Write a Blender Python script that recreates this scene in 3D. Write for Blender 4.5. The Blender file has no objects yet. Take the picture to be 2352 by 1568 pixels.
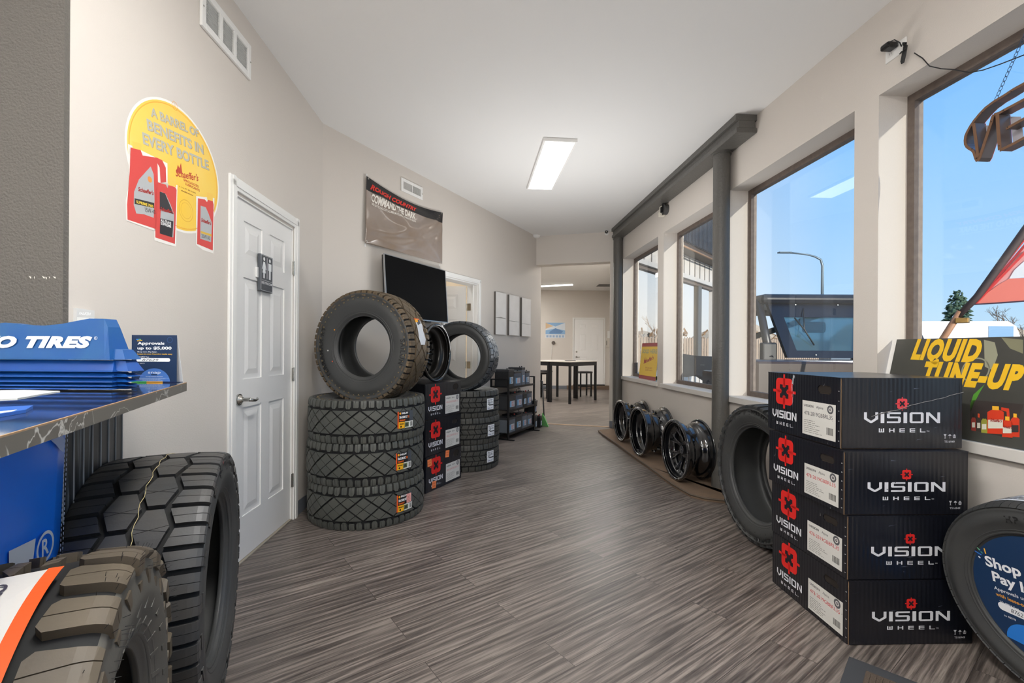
import bpy, bmesh, math, random
from mathutils import Vector, Matrix
import numpy as np
random.seed(7)
C = bpy.context.scene
COL = C.collection
PI = math.pi

# ---------------- camera, world, sun, exposure ----------------
F, CX, CY, ROLL = 1045.0, 1176.0, 803.0, math.radians(0.35)
EYE = Vector((0, 0, 1.2))
cam = bpy.data.cameras.new('camera'); camo = bpy.data.objects.new('camera', cam); COL.objects.link(camo)
cam.lens = 36 * F / 2352; cam.sensor_width = 36; cam.shift_y = (CY - 784) / 2352; cam.clip_start = 0.05; cam.clip_end = 500
_r = Vector((math.cos(ROLL), 0, math.sin(ROLL))); _u = Vector((-math.sin(ROLL), 0, math.cos(ROLL)))
camo.matrix_world = Matrix(((_r.x, _u.x, 0, 0), (_r.y, _u.y, -1, 0), (_r.z, _u.z, 0, 1.2), (0, 0, 0, 1)))
C.camera = camo

w = bpy.data.worlds.new('sky'); C.world = w; w.use_nodes = True
nt = w.node_tree; nt.nodes.clear()
out = nt.nodes.new('ShaderNodeOutputWorld'); bg = nt.nodes.new('ShaderNodeBackground')
# clear winter sky: white haze towards the north (+y), deeper blue to the right and overhead
tcw = nt.nodes.new('ShaderNodeTexCoord'); sx = nt.nodes.new('ShaderNodeSeparateXYZ'); nt.links.new(tcw.outputs['Generated'], sx.inputs[0])
r1 = nt.nodes.new('ShaderNodeValToRGB'); r2 = nt.nodes.new('ShaderNodeValToRGB'); mxw = nt.nodes.new('ShaderNodeMix'); mxw.data_type = 'RGBA'
def _ramp(n, st):
    e = n.color_ramp.elements
    while len(e) < len(st): e.new(.5)
    for k, (p, c) in zip(e, st): k.position = p; k.color = tuple((x / 255 / 12.92 if x / 255 <= .04045 else ((x / 255 + .055) / 1.055) ** 2.4) for x in c) + (1,)
_ramp(r1, [(0, (196, 222, 240)), (.12, (170, 210, 248)), (.35, (132, 190, 250)), (.8, (96, 160, 244))])
_ramp(r2, [(0, (250, 244, 238)), (.10, (240, 242, 245)), (.22, (214, 229, 246)), (.6, (130, 185, 245))])
for n in (r1, r2): nt.links.new(sx.outputs['Z'], n.inputs[0])
mrw = nt.nodes.new('ShaderNodeMapRange'); mrw.inputs[1].default_value = .34; mrw.inputs[2].default_value = .56; nt.links.new(sx.outputs['X'], mrw.inputs[0])
nt.links.new(mrw.outputs[0], mxw.inputs[0]); nt.links.new(r2.outputs[0], mxw.inputs[6]); nt.links.new(r1.outputs[0], mxw.inputs[7])
bg.inputs['Strength'].default_value = .90
nt.links.new(mxw.outputs[2], bg.inputs[0]); nt.links.new(bg.outputs[0], out.inputs[0])
sun = bpy.data.lights.new('sun', 'SUN'); sun.energy = 4.6; sun.angle = math.radians(0.6); sun.color = (1, .94, .85)
suno = bpy.data.objects.new('sun', sun); COL.objects.link(suno)
suno.rotation_euler = Vector((-.255, 1.0, -.17)).to_track_quat('-Z', 'Y').to_euler()   # low winter sun along the window wall, just reaching the far jambs
C.view_settings.view_transform = 'Standard'; C.view_settings.look = 'None'
C.view_settings.gamma = 1; C.view_settings.use_curve_mapping = False
C.view_settings.exposure = 0.44
LAMP = 1.0     # strength of the added unseen ceiling panels
# added up-facing area lamps brightening the ceiling, standing in for a bounced flash
for _p, _e, _s in (((.1, -.9, 1.5), 36, 1.2), ((.45, 4.4, 1.1), 25, .9)):
    _l = bpy.data.lights.new('ceiling_fill', 'AREA'); _l.energy = _e; _l.size = _s; _l.color = (1, .99, .98); _o = bpy.data.objects.new('ceiling_fill', _l); COL.objects.link(_o); _o.location = _p; _o.rotation_euler = (PI - (.45 if _p[1] < 0 else .0), 0, 0)

# ---------------- pixel rays used to measure the place ----------------
def ray(px, py):
    a = (px - CX) / F; b = -(py - CY) / F
    return _r * a + _u * b + Vector((0, 1, 0))
def hit(px, py, P, N):
    d = ray(px, py); P = Vector(P); N = Vector(N)
    return EYE + d * ((P - EYE).dot(N) / d.dot(N))
def atz(px, py, z=0.0): return hit(px, py, (0, 0, z), (0, 0, 1))
def aty(px, py, y): return hit(px, py, (0, y, 0), (0, 1, 0))

# ---------------- materials ----------------
_M = {}
def srgb(c):
    return tuple((x / 12.92 if x <= .04045 else ((x + .055) / 1.055) ** 2.4) for x in [v / 255 for v in c])
def mat(name, rgb=(128, 128, 128), rough=.5, metal=0., bump=None, noise=None, emit=None, coat=0., spec=.5, trans=0., hair=None):
    """procedural Principled; bump=(scale,strength[,detail]); noise=(scale,amount,rgb2)"""
    if name in _M: return _M[name]
    m = bpy.data.materials.new(name); m.use_nodes = True; t = m.node_tree; b = t.nodes['Principled BSDF']
    c = srgb(rgb) + (1,)
    b.inputs['Base Color'].default_value = c; b.inputs['Roughness'].default_value = rough; b.inputs['Metallic'].default_value = metal
    b.inputs['Coat Weight'].default_value = coat; b.inputs['Coat Roughness'].default_value = .08; b.inputs['Specular IOR Level'].default_value = spec
    if trans: b.inputs['Transmission Weight'].default_value = trans
    if emit:
        b.inputs['Emission Color'].default_value = srgb(emit[0]) + (1,); b.inputs['Emission Strength'].default_value = emit[1]
    tc = None
    if bump or noise:
        tc = t.nodes.new('ShaderNodeTexCoord')
    if bump:
        n = t.nodes.new('ShaderNodeTexNoise'); n.inputs['Scale'].default_value = bump[0]; n.inputs['Detail'].default_value = bump[2] if len(bump) > 2 else 3
        k = t.nodes.new('ShaderNodeBump'); k.inputs['Strength'].default_value = bump[1]; k.inputs['Distance'].default_value = bump[3] if len(bump) > 3 else .004
        t.links.new(tc.outputs['Object'], n.inputs['Vector']); t.links.new(n.outputs['Fac'], k.inputs['Height']); t.links.new(k.outputs[0], b.inputs['Normal'])
    if noise:
        n = t.nodes.new('ShaderNodeTexNoise'); n.inputs['Scale'].default_value = noise[0]; n.inputs['Detail'].default_value = 5
        r = t.nodes.new('ShaderNodeValToRGB'); r.color_ramp.elements[0].position = .5 - .25 * 1; r.color_ramp.elements[1].position = .5 + .25
        r.color_ramp.elements[0].color = c; r.color_ramp.elements[1].color = tuple(a * (1 - noise[1]) + b_ * noise[1] for a, b_ in zip(c, srgb(noise[2]) + (1,)))
        t.links.new(tc.outputs['Object'], n.inputs['Vector']); t.links.new(n.outputs['Fac'], r.inputs[0]); t.links.new(r.outputs[0], b.inputs['Base Color'])
    _M[name] = m
    return m
def ink(rgb, rough=.45):
    return mat('ink_%02x%02x%02x_%d' % (rgb[0], rgb[1], rgb[2], int(rough * 100)), rgb, rough)
def N(m, kind, **kw):
    n = m.node_tree.nodes.new(kind)
    for k, v in kw.items(): setattr(n, k, v)
    return n

WALL = mat('wall_paint', (209, 202, 194), .75, bump=(140, .18, 4))
WALLD = mat('dark_wall_paint', (100, 96, 91), .8, bump=(120, .9, 5, .006))
CEIL = mat('ceiling_paint', (226, 225, 223), .85, bump=(90, .08))
WHITE = mat('white_trim', (232, 231, 228), .42)
DOORW = mat('white_door_paint', (232, 231, 229), .38)
CHROME = mat('brushed_nickel', (190, 188, 182), .25, 1)
STEELG = mat('painted_steel_grey', (90, 88, 84), .42, bump=(60, .6, 4, .006))
SILL = mat('sill_paint', (212, 208, 202), .5)
WOODF = mat('dark_window_wood', (112, 100, 92), .6, noise=(30, .6, (76, 66, 60)), bump=(60, .3))
BLACK = mat('black_plastic', (22, 22, 24), .45)
BLACKM = mat('black_metal', (20, 21, 24), .4, .2)
BASEB = mat('grey_vinyl_base', (112, 116, 124), .5)

# ---------------- mesh builder ----------------
class MB:
    def __init__(s): s.v = []; s.f = []; s.mi = []; s.mats = []; s.sm = []
    def _m(s, m):
        if m is None: return 0
        if m not in s.mats: s.mats.append(m)
        return s.mats.index(m)
    def add(s, verts, faces, m=None, M=None, smooth=False):
        o = len(s.v); i = s._m(m)
        for p in verts:
            p = Vector(p); s.v.append(tuple(M @ p) if M is not None else tuple(p))
        for f in faces: s.f.append([k + o for k in f]); s.mi.append(i); s.sm.append(smooth)
        return s
    def box(s, x0, x1, y0, y1, z0, z1, m=None, M=None):
        v = [(x0, y0, z0), (x1, y0, z0), (x1, y1, z0), (x0, y1, z0), (x0, y0, z1), (x1, y0, z1), (x1, y1, z1), (x0, y1, z1)]
        return s.add(v, [(0, 3, 2, 1), (4, 5, 6, 7), (0, 1, 5, 4), (1, 2, 6, 5), (2, 3, 7, 6), (3, 0, 4, 7)], m, M)
    def bbox(s, x0, x1, y0, y1, z0, z1, b, m=None, M=None):
        """box with chamfered edges"""
        bm = bmesh.new(); bmesh.ops.create_cube(bm, size=1)
        for v in bm.verts:
            v.co = Vector(((x0 + x1) / 2 + v.co.x * (x1 - x0), (y0 + y1) / 2 + v.co.y * (y1 - y0), (z0 + z1) / 2 + v.co.z * (z1 - z0)))
        bmesh.ops.bevel(bm, geom=bm.edges[:], offset=b, segments=2, profile=.5, affect='EDGES')
        s.bm(bm, m, M); return s
    def bm(s, bm, m=None, M=None, smooth=False):
        bm.verts.index_update()
        s.add([v.co.copy() for v in bm.verts], [[v.index for v in f.verts] for f in bm.faces], m, M, smooth); bm.free(); return s
    def prism(s, poly, z0, z1, m=None, M=None, smooth=False):
        n = len(poly); v = [(p[0], p[1], z0) for p in poly] + [(p[0], p[1], z1) for p in poly]
        f = [list(range(n))[::-1], list(range(n, 2 * n))] + [[i, (i + 1) % n, n + (i + 1) % n, n + i] for i in range(n)]
        return s.add(v, f, m, M, smooth)
    def cyl(s, p0, p1, r, m=None, n=16, r1=None, M=None, cap=True):
        p0 = Vector(p0); p1 = Vector(p1); d = (p1 - p0).normalized(); r1 = r if r1 is None else r1
        a = d.orthogonal().normalized(); b = d.cross(a)
        v = [p0 + (a * math.cos(2 * PI * i / n) + b * math.sin(2 * PI * i / n)) * r for i in range(n)]
        v += [p1 + (a * math.cos(2 * PI * i / n) + b * math.sin(2 * PI * i / n)) * r1 for i in range(n)]
        s.add(v, [[i, (i + 1) % n, n + (i + 1) % n, n + i] for i in range(n)], m, M, True)
        if cap: s.add(v, [list(range(n))[::-1], list(range(n, 2 * n))], m, M, False)
        return s
    def tube(s, pts, r, m=None, n=8, M=None, close=False):
        pts = [Vector(p) for p in pts]; L = len(pts); v = []; up = None
        for i, p in enumerate(pts):
            if close: t = (pts[(i + 1) % L] - pts[i - 1]).normalized()
            else: t = (pts[min(i + 1, L - 1)] - pts[max(i - 1, 0)]).normalized()
            if up is None: up = t.orthogonal().normalized()
            up = (up - t * up.dot(t)).normalized(); b = t.cross(up)
            rr = r[i] if isinstance(r, (list, tuple)) else r
            v += [p + (up * math.cos(2 * PI * k / n) + b * math.sin(2 * PI * k / n)) * rr for k in range(n)]
        f = []
        for i in range(L if close else L - 1):
            j = (i + 1) % L
            f += [[i * n + k, i * n + (k + 1) % n, j * n + (k + 1) % n, j * n + k] for k in range(n)]
        if not close: f += [list(range(n))[::-1], list(range((L - 1) * n, L * n))]
        return s.add(v, f, m, M, True)
    def lathe(s, prof, m=None, n=64, M=None, close=False, smooth=True, a0=0, a1=2 * PI):
        """prof: (axial x, radius); axis = local X"""
        full = abs(a1 - a0 - 2 * PI) < 1e-6; L = len(prof); K = n if full else n + 1; v = []
        for i in range(K):
            a = a0 + (a1 - a0) * i / n; ca, sa = math.cos(a), math.sin(a)
            v += [(x, r * ca, r * sa) for x, r in prof]
        f = []
        for i in range(n):
            j = (i + 1) % K
            for k in range(L if close else L - 1):
                q = (k + 1) % L; f.append([i * L + k, j * L + k, j * L + q, i * L + q])
        return s.add(v, f, m, M, smooth)
    def build(s, name, parent=None, mats=None, M=None, autosmooth=None):
        me = bpy.data.meshes.new(name); me.from_pydata(s.v, [], s.f)
        for m in (mats or s.mats): me.materials.append(m)
        me.polygons.foreach_set('material_index', s.mi); me.polygons.foreach_set('use_smooth', s.sm); me.update()
        o = bpy.data.objects.new(name, me); COL.objects.link(o)
        if parent is not None: o.parent = parent
        if M is not None: o.matrix_local = M if parent is not None else M
        return o

def tag(o, label=None, cat=None, group=None, kind=None):
    if label: o['label'] = label
    if cat: o['category'] = cat
    if group: o['group'] = group
    if kind: o['kind'] = kind
    return o
def empty(name, M, label=None, cat=None, group=None):
    o = bpy.data.objects.new(name, None); COL.objects.link(o); o.empty_display_size = .1
    o.matrix_world = M if isinstance(M, Matrix) else Matrix.Translation(M)
    return tag(o, label, cat, group)
def kids(o): return [c for c in bpy.data.objects if c.parent == o]
_kc = {}
def sub(o, part):
    """make o, built in the thing's own frame, a sub-part of one of its parts"""
    bpy.context.view_layer.update(); Mw = o.parent.matrix_world @ o.matrix_local if o.parent else o.matrix_world
    o.parent = part; o.matrix_parent_inverse = Matrix.Identity(4); o.matrix_basis = (part.parent.matrix_basis @ part.matrix_basis).inverted() @ Mw; return o
def copy_tree(o, M=None, label=None, parent=None, group=None):
    c = o.copy(); COL.objects.link(c)
    if parent is not None: c.parent = parent
    if M is not None: c.matrix_world = M
    if label: c['label'] = label
    if group: c['group'] = group
    for ch in kids(o): copy_tree(ch, None, None, c)
    return c
def struct(o, label=None):
    o['kind'] = 'structure'
    if label: o['label'] = label
    return o
def frame(O, X, Y=None, Z=(0, 0, 1)):
    """matrix with local x along X, local z near Z"""
    X = Vector(X).normalized(); Z = Vector(Z); Yv = Z.cross(X).normalized(); Zv = X.cross(Yv).normalized()
    O = Vector(O)
    return Matrix(((X.x, Yv.x, Zv.x, O.x), (X.y, Yv.y, Zv.y, O.y), (X.z, Yv.z, Zv.z, O.z), (0, 0, 0, 1)))

# ---------------- lettering and flat graphics ----------------
_T = {}
def text_mesh(s, bold=0., shear=0., spacing=1.):
    key = (s, bold, shear, spacing)
    if key in _T: return _T[key]
    cu = bpy.data.curves.new('txt', 'FONT'); cu.body = s; cu.offset = bold; cu.shear = shear; cu.space_character = spacing; cu.resolution_u = 3
    o = bpy.data.objects.new('txt', cu); COL.objects.link(o)
    dg = bpy.context.evaluated_depsgraph_get(); me = bpy.data.meshes.new_from_object(o.evaluated_get(dg))
    v = [(p.co.x, p.co.y) for p in me.vertices]; f = [list(p.vertices) for p in me.polygons]
    bpy.data.objects.remove(o); bpy.data.curves.remove(cu); bpy.data.meshes.remove(me)
    if v:
        x0 = min(p[0] for p in v); x1 = max(p[0] for p in v); y0 = 0; y1 = max(p[1] for p in v)
    else: x0 = x1 = y0 = y1 = 0
    _T[key] = (v, f, x0, x1, y0, y1)
    return _T[key]

class Art:
    """flat printed graphic: polygons and lettering in local (u, v), printed layers 0.25 mm apart, one mesh"""
    def __init__(s, step=.00025): s.mb = MB(); s.step = step
    def poly(s, pts, rgb, layer=0, m=None):
        z = layer * s.step; bm = bmesh.new(); K_ = 100.
        vs = [bm.verts.new((p[0] * K_, p[1] * K_, z)) for p in pts]
        try:
            f = bm.faces.new(vs); f.normal_update()
            if f.normal.z < 0 or False: f.normal_flip(); f.normal_update()
            bmesh.ops.triangulate(bm, faces=bm.faces[:], ngon_method='EAR_CLIP')
        except ValueError: pass
        for v_ in bm.verts: v_.co.x /= K_; v_.co.y /= K_
        s.mb.bm(bm, m or ink(rgb)); return s
    def rect(s, x0, y0, x1, y1, rgb, layer=0, m=None): return s.poly([(x0, y0), (x1, y0), (x1, y1), (x0, y1)], rgb, layer, m)
    def rrect(s, x0, y0, x1, y1, r, rgb, layer=0, n=6):
        p = []
        for cx, cy, a in ((x1 - r, y0 + r, -90), (x1 - r, y1 - r, 0), (x0 + r, y1 - r, 90), (x0 + r, y0 + r, 180)):
            for i in range(n + 1):
                t = math.radians(a + 90 * i / n); p.append((cx + r * math.cos(t), cy + r * math.sin(t)))
        return s.poly(p, rgb, layer)
    def ell(s, cx, cy, rx, ry, rgb, layer=0, n=32, a0=0, a1=360):
        p = [(cx + rx * math.cos(math.radians(a0 + (a1 - a0) * i / n)), cy + ry * math.sin(math.radians(a0 + (a1 - a0) * i / n))) for i in range(n + (a1 - a0 < 360))]
        return s.poly(p, rgb, layer)
    def ring(s, cx, cy, r0, r1, rgb, layer=0, n=32, sy=1):
        for i in range(n):
            a, b = 2 * PI * i / n, 2 * PI * (i + 1) / n
            s.poly([(cx + r0 * math.cos(a), cy + sy * r0 * math.sin(a)), (cx + r1 * math.cos(a), cy + sy * r1 * math.sin(a)), (cx + r1 * math.cos(b), cy + sy * r1 * math.sin(b)), (cx + r0 * math.cos(b), cy + sy * r0 * math.sin(b))], rgb, layer)
        return s
    def text(s, t, x, y, h, rgb, layer=1, w=None, bold=0., shear=0., al='L', rot=0., spacing=1.):
        """h = cap height; w = wanted total width"""
        v, f, x0, x1, y0, y1 = text_mesh(t, bold, shear, spacing)
        if not v: return s
        ref = text_mesh('H', 0, 0)[5]; sy = h / ref; sx = sy if w is None else w / max(1e-6, x1 - x0)
        W = (x1 - x0) * sx; ox = {'L': 0, 'C': -W / 2, 'R': -W}[al]; c, q = math.cos(rot), math.sin(rot)
        pts = []
        for a, b in v:
            a = (a - x0) * sx + ox; b *= sy
            pts.append((x + a * c - b * q, y + a * q + b * c, layer * s.step))
        s.mb.add(pts, f, ink(rgb)); return s
    def lines(s, x0, y0, x1, y1, n, rgb, layer=1, frac=.45, rag=.3):
        """paragraph of print too small to read: hairline rows"""
        rnd = random.Random(int(abs(x0 * 9999) + n)); dy = (y1 - y0) / n
        for i in range(n):
            x = x0; yb = y1 - (i + .75) * dy; xe = x1 - rnd.random() * rag * (x1 - x0)
            while x < xe:
                l = dy * (1 + 3 * rnd.random()); s.rect(x, yb, min(x + l, xe), yb + dy * frac, rgb, layer); x += l + dy * .5
        return s
    def barcode(s, x0, y0, x1, y1, rgb=(30, 30, 30), layer=1, n=18, seed=3):
        rnd = random.Random(seed); x = x0; d = (x1 - x0) / n / 1.6
        while x < x1:
            ww = d * (.4 + rnd.random()); s.rect(x, y0, min(x + ww, x1), y1, rgb, layer); x += ww + d * (.5 + rnd.random())
        return s
    def map(s, fn, du=.012, dv=0):
        bm = bmesh.new(); vs = [bm.verts.new(v) for v in s.mb.v]
        for f, mi in zip(s.mb.f, s.mb.mi):
            if len(set(f)) == len(f):
                try: bm.faces.new([vs[i] for i in f]).material_index = mi
                except ValueError: pass
        if du:
            xs = [v.co.x for v in bm.verts]; x = min(xs) + du
            while x < max(xs):
                bmesh.ops.bisect_plane(bm, geom=bm.verts[:] + bm.edges[:] + bm.faces[:], plane_co=(x, 0, 0), plane_no=(1, 0, 0), dist=1e-6); x += du
        if dv:
            ys = [v.co.y for v in bm.verts]; y = min(ys) + dv
            while y < max(ys):
                bmesh.ops.bisect_plane(bm, geom=bm.verts[:] + bm.edges[:] + bm.faces[:], plane_co=(0, y, 0), plane_no=(0, 1, 0), dist=1e-6); y += dv
        bm.verts.index_update(); s.mb.v = [tuple(v.co) for v in bm.verts]; s.mb.f = [[v.index for v in f.verts] for f in bm.faces]; s.mb.mi = [f.material_index for f in bm.faces]; s.mb.sm = [False] * len(s.mb.f); bm.free()
        s.mb.v = [tuple(fn(*p)) for p in s.mb.v]; return s
    def build(s, name, parent=None, M=None): return s.mb.build(name, parent, None, M)

# squared techno capitals for the wheel cartons, drawn as polygons in a 1 x 1 cell
def sq_letter(ch, T=.22):
    t = T; q = t * .8
    R = lambda a, b, c, d: [(a, b), (c, b), (c, d), (a, d)]
    return {
        'V': [[(0, 1), (t, 1), (t, .46), (.5, .20), (1 - t, .46), (1 - t, 1), (1, 1), (1, .36), (.56, 0), (.44, 0), (0, .36)]],
        'I': [R(0, 0, 1, 1)],
        'S': [R(.0, 0, .9, q), [(.9, 0), (1, .1), (1, .5), (.9, .6), (1 - t, .6), (1 - t, q), (.9, q)], R(.1, .6 - q, 1 - t, .6), [(.1, .6 - q), (.1, .6), (t, .6), (t, 1 - q), (.1, 1), (0, .9), (0, .5)], R(.1, 1 - q, 1, 1)],
        'O': [R(.1, 0, .9, q), R(.1, 1 - q, .9, 1), [(.1, 0), (t, q), (t, 1 - q), (.1, 1), (0, .9), (0, .1)], [(.9, 0), (1, .1), (1, .9), (.9, 1), (1 - t, 1 - q), (1 - t, q)]],
        'N': [R(0, 0, t, 1), R(1 - t, 0, 1, 1), [(t, 1), (t, .72), (1 - t, 0), (1 - t, .3), (t * 1.2, 1)]],
        'W': [R(0, 0, t, 1), R(.5 - t / 2, .0, .5 + t / 2, .9), R(1 - t, 0, 1, 1), R(t, 0, 1 - t, q)],
        'H': [R(0, 0, t, 1), R(1 - t, 0, 1, 1), R(t, .5 - q / 2, 1 - t, .5 + q / 2)],
        'E': [R(0, 0, t, 1), R(t, 0, 1, q), R(t, .5 - q / 2, 1, .5 + q / 2), R(t, 1 - q, 1, 1)],
        'L': [R(0, 0, t, 1), R(t, 0, 1, q)],
    }[ch]
def sq_word(art, word, x, y, w, h, rgb, layer=1, gap=.18, T=.22, shear=0.):
    ws = [(.26 if c == 'I' else 1.) for c in word]; tot = sum(ws) + gap * (len(word) - 1); u = w / tot
    for c, k in zip(word, ws):
        for P in sq_letter(c, T):
            art.poly([(x + p[0] * k * u + shear * p[1] * h, y + p[1] * h) for p in P], rgb, layer)
        x += (k + gap) * u
def target_logo(art, cx, cy, s, red, dark, layer=1):
    """rounded square ring with four ticks and a notched cross inside; s = half size of ring"""
    art.rrect(cx - s, cy - s, cx + s, cy + s, s * .35, red, layer)
    art.rect(cx - s * .1, cy - s * 1.30, cx + s * .1, cy + s * 1.30, red, layer)
    art.rect(cx - s * 1.35, cy - s * .1, cx + s * 1.35, cy + s * .1, red, layer)
    g = s * .18
    X = [(-3, -3), (-1, -3), (-1, -2), (1, -2), (1, -3), (3, -3), (3, -1), (2, -1), (2, 1), (3, 1), (3, 3), (1, 3), (1, 2), (-1, 2), (-1, 3), (-3, 3), (-3, 1), (-2, 1), (-2, -1), (-3, -1)]
    art.poly([(cx + a * g * .95, cy + b * g * .95) for a, b in X], dark, layer + 1)
    for a, b in ((0, 1), (0, -1), (1, 0), (-1, 0)):
        art.rect(cx + a * g * 1.9 - g * .35, cy + b * g * 1.9 - g * .35, cx + a * g * 1.9 + g * .35, cy + b * g * 1.9 + g * .35, red, layer + 2)
def script_logo(art, x, y, w, h, rgb, layer=1, rot=0.):
    art.text("Schaeffer's", x, y, h, rgb, layer, w=w, bold=.02, shear=.35, rot=rot)
    c, q = math.cos(rot), math.sin(rot)
    P = lambda a, b: (x + a * c - b * q, y + a * q + b * c)
    art.poly([P(-w * .02, h * 1.0), P(w * .05, h * 2.1), P(w * .08, h * 1.5), P(w * .13, h * 2.4), P(w * .16, h * 1.1)], rgb, layer)

class Plane2:
    """a real plane in the room with (u, v) coordinates; uv(px, py) measures a point of it"""
    def __init__(s, O, X, Nn):
        s.O = Vector(O); s.N = Vector(Nn).normalized(); X = Vector(X); s.X = (X - s.N * X.dot(s.N)).normalized(); s.Y = s.N.cross(s.X).normalized()
        s.M = Matrix(((s.X.x, s.Y.x, s.N.x, s.O.x), (s.X.y, s.Y.y, s.N.y, s.O.y), (s.X.z, s.Y.z, s.N.z, s.O.z), (0, 0, 0, 1)))
    def uv(s, px, py):
        p = hit(px, py, s.O, s.N) - s.O; return (p.dot(s.X), p.dot(s.Y))
    def poly(s, a, pts, rgb, layer=0, m=None): return a.poly([s.uv(*p) for p in pts], rgb, layer, m)
    def text(s, a, t, p0, p1, hpx, rgb, layer=1, **k):
        x0, y0 = s.uv(*p0); x1, y1 = s.uv(*p1); xa, ya = s.uv(p0[0], p0[1] - hpx)
        return a.text(t, x0, y0, math.hypot(xa - x0, ya - y0), rgb, layer, w=math.hypot(x1 - x0, y1 - y0), rot=math.atan2(y1 - y0, x1 - x0), **k)
# ---------------- room geometry ----------------
H = 3.05
def A(y, d=0.): return Vector((-1.3636 - .0536 * y + d, y, 0))          # restroom wall, d = distance into the room
BD = Vector((.53, 1, 0)).normalized(); BN = Vector((BD.y, -BD.x, 0))      # television wall direction and inward normal
CAB = Vector((-1.564, 3.74, 0))
def B(s, d=0., z=0.): return CAB + BD * s + BN * d + Vector((0, 0, z))
DD = Vector((.0685, -1, 0)).normalized(); DN = Vector((-DD.y, DD.x, 0)) * -1   # window wall
if DN.x > 0: DN = -DN
def D(y, d=0., z=0.): return Vector((2.15 - .0685 * y, y, z)) + DN * d
AD = Vector((-.0536, 1, 0)).normalized(); AN = Vector((AD.y, -AD.x, 0))
def hitA(px, py, d=0.): return hit(px, py, A(2) + AN * d, AN)
def hitB(px, py, d=0.): return hit(px, py, CAB + BN * d, BN)
def hitD(px, py, d=0.): return hit(px, py, D(2) + DN * d, DN)
def sB(p): return (Vector(p) - CAB).dot(BD)

def wall(name, P0, P1, th=.16, h=H, ops=(), m=WALL, z0=0.):
    P0 = Vector(P0); P1 = Vector(P1); L = (P1 - P0).length; M = frame(P0, P1 - P0); mb = MB(); s = 0
    for a, b, za, zb in sorted(ops):
        if a > s: mb.box(s, a, 0, th, z0, h)
        if za > z0: mb.box(a, b, 0, th, z0, za)
        if zb < h: mb.box(a, b, 0, th, zb, h)
        s = b
    if s < L: mb.box(s, L, 0, th, z0, h)
    return struct(mb.build(name, None, [m], M))

# floor: diagonal grey-brown vinyl planks
fm = mat('vinyl_planks', (120, 110, 104), .42); t = fm.node_tree; bs = t.nodes['Principled BSDF']
tc = N(fm, 'ShaderNodeTexCoord'); mp = N(fm, 'ShaderNodeMapping'); mp.inputs['Rotation'].default_value = (0, 0, -math.atan2(.59, .806))
t.links.new(tc.outputs['Object'], mp.inputs['Vector'])
bk = N(fm, 'ShaderNodeTexBrick'); bk.offset = .37; bk.inputs['Scale'].default_value = 1; bk.inputs['Brick Width'].default_value = 1.22; bk.inputs['Row Height'].default_value = .178
bk.inputs['Mortar Size'].default_value = .0012; bk.inputs['Mortar Smooth'].default_value = .3; bk.inputs['Bias'].default_value = 0
bk.inputs['Color1'].default_value = (0, 0, 0, 1); bk.inputs['Color2'].default_value = (1, 1, 1, 1); bk.inputs['Mortar'].default_value = (.5, .5, .5, 1)
t.links.new(mp.outputs[0], bk.inputs['Vector'])
# per plank offset of the grain
va = N(fm, 'ShaderNodeVectorMath', operation='MULTIPLY'); va.inputs[1].default_value = (3.1, 17.3, 9.7); t.links.new(bk.outputs['Color'], va.inputs[0])
vb = N(fm, 'ShaderNodeVectorMath', operation='ADD'); t.links.new(mp.outputs[0], vb.inputs[0]); t.links.new(va.outputs[0], vb.inputs[1])
m2 = N(fm, 'ShaderNodeMapping'); m2.inputs['Scale'].default_value = (.55, 5, 1); t.links.new(vb.outputs[0], m2.inputs['Vector'])
wv = N(fm, 'ShaderNodeTexWave', wave_type='BANDS', bands_direction='Y'); wv.inputs['Scale'].default_value = 1.6; wv.inputs['Distortion'].default_value = 14
wv.inputs['Detail'].default_value = 4; wv.inputs['Detail Scale'].default_value = .7; wv.inputs['Detail Roughness'].default_value = .6; t.links.new(m2.outputs[0], wv.inputs['Vector'])
n1 = N(fm, 'ShaderNodeTexNoise'); n1.inputs['Scale'].default_value = 3; n1.inputs['Detail'].default_value = 8; n1.inputs['Roughness'].default_value = .65
m3 = N(fm, 'ShaderNodeMapping'); m3.inputs['Scale'].default_value = (1.0, 30, 1); t.links.new(vb.outputs[0], m3.inputs['Vector']); t.links.new(m3.outputs[0], n1.inputs['Vector'])
mx = N(fm, 'ShaderNodeMix'); mx.data_type = 'FLOAT'; mx.inputs[0].default_value = .88; t.links.new(wv.outputs['Fac'], mx.inputs[2]); t.links.new(n1.outputs['Fac'], mx.inputs[3])
n4 = N(fm, 'ShaderNodeTexNoise'); n4.inputs['Scale'].default_value = 1.1; n4.inputs['Detail'].default_value = 2; t.links.new(vb.outputs[0], n4.inputs['Vector'])
ma = N(fm, 'ShaderNodeMath', operation='MULTIPLY_ADD'); ma.inputs[1].default_value = .22; t.links.new(n4.outputs['Fac'], ma.inputs[0]); t.links.new(mx.outputs[0], ma.inputs[2])
rp = N(fm, 'ShaderNodeValToRGB'); e = rp.color_ramp.elements; e[0].position = .42; e[0].color = srgb((58, 52, 49)) + (1,); e[1].position = .76; e[1].color = srgb((140, 130, 122)) + (1,)
q = e.new(.58); q.color = srgb((96, 88, 83)) + (1,)
t.links.new(ma.outputs[0], rp.inputs[0])
mm = N(fm, 'ShaderNodeMix'); mm.data_type = 'RGBA'; mm.blend_type = 'MULTIPLY'; mm.inputs[0].default_value = 1
mr = N(fm, 'ShaderNodeMapRange'); mr.inputs[3].default_value = .87; mr.inputs[4].default_value = 1.12; t.links.new(bk.outputs['Color'], mr.inputs[0])
t.links.new(rp.outputs[0], mm.inputs[6]); t.links.new(mr.outputs[0], mm.inputs[7])
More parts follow.
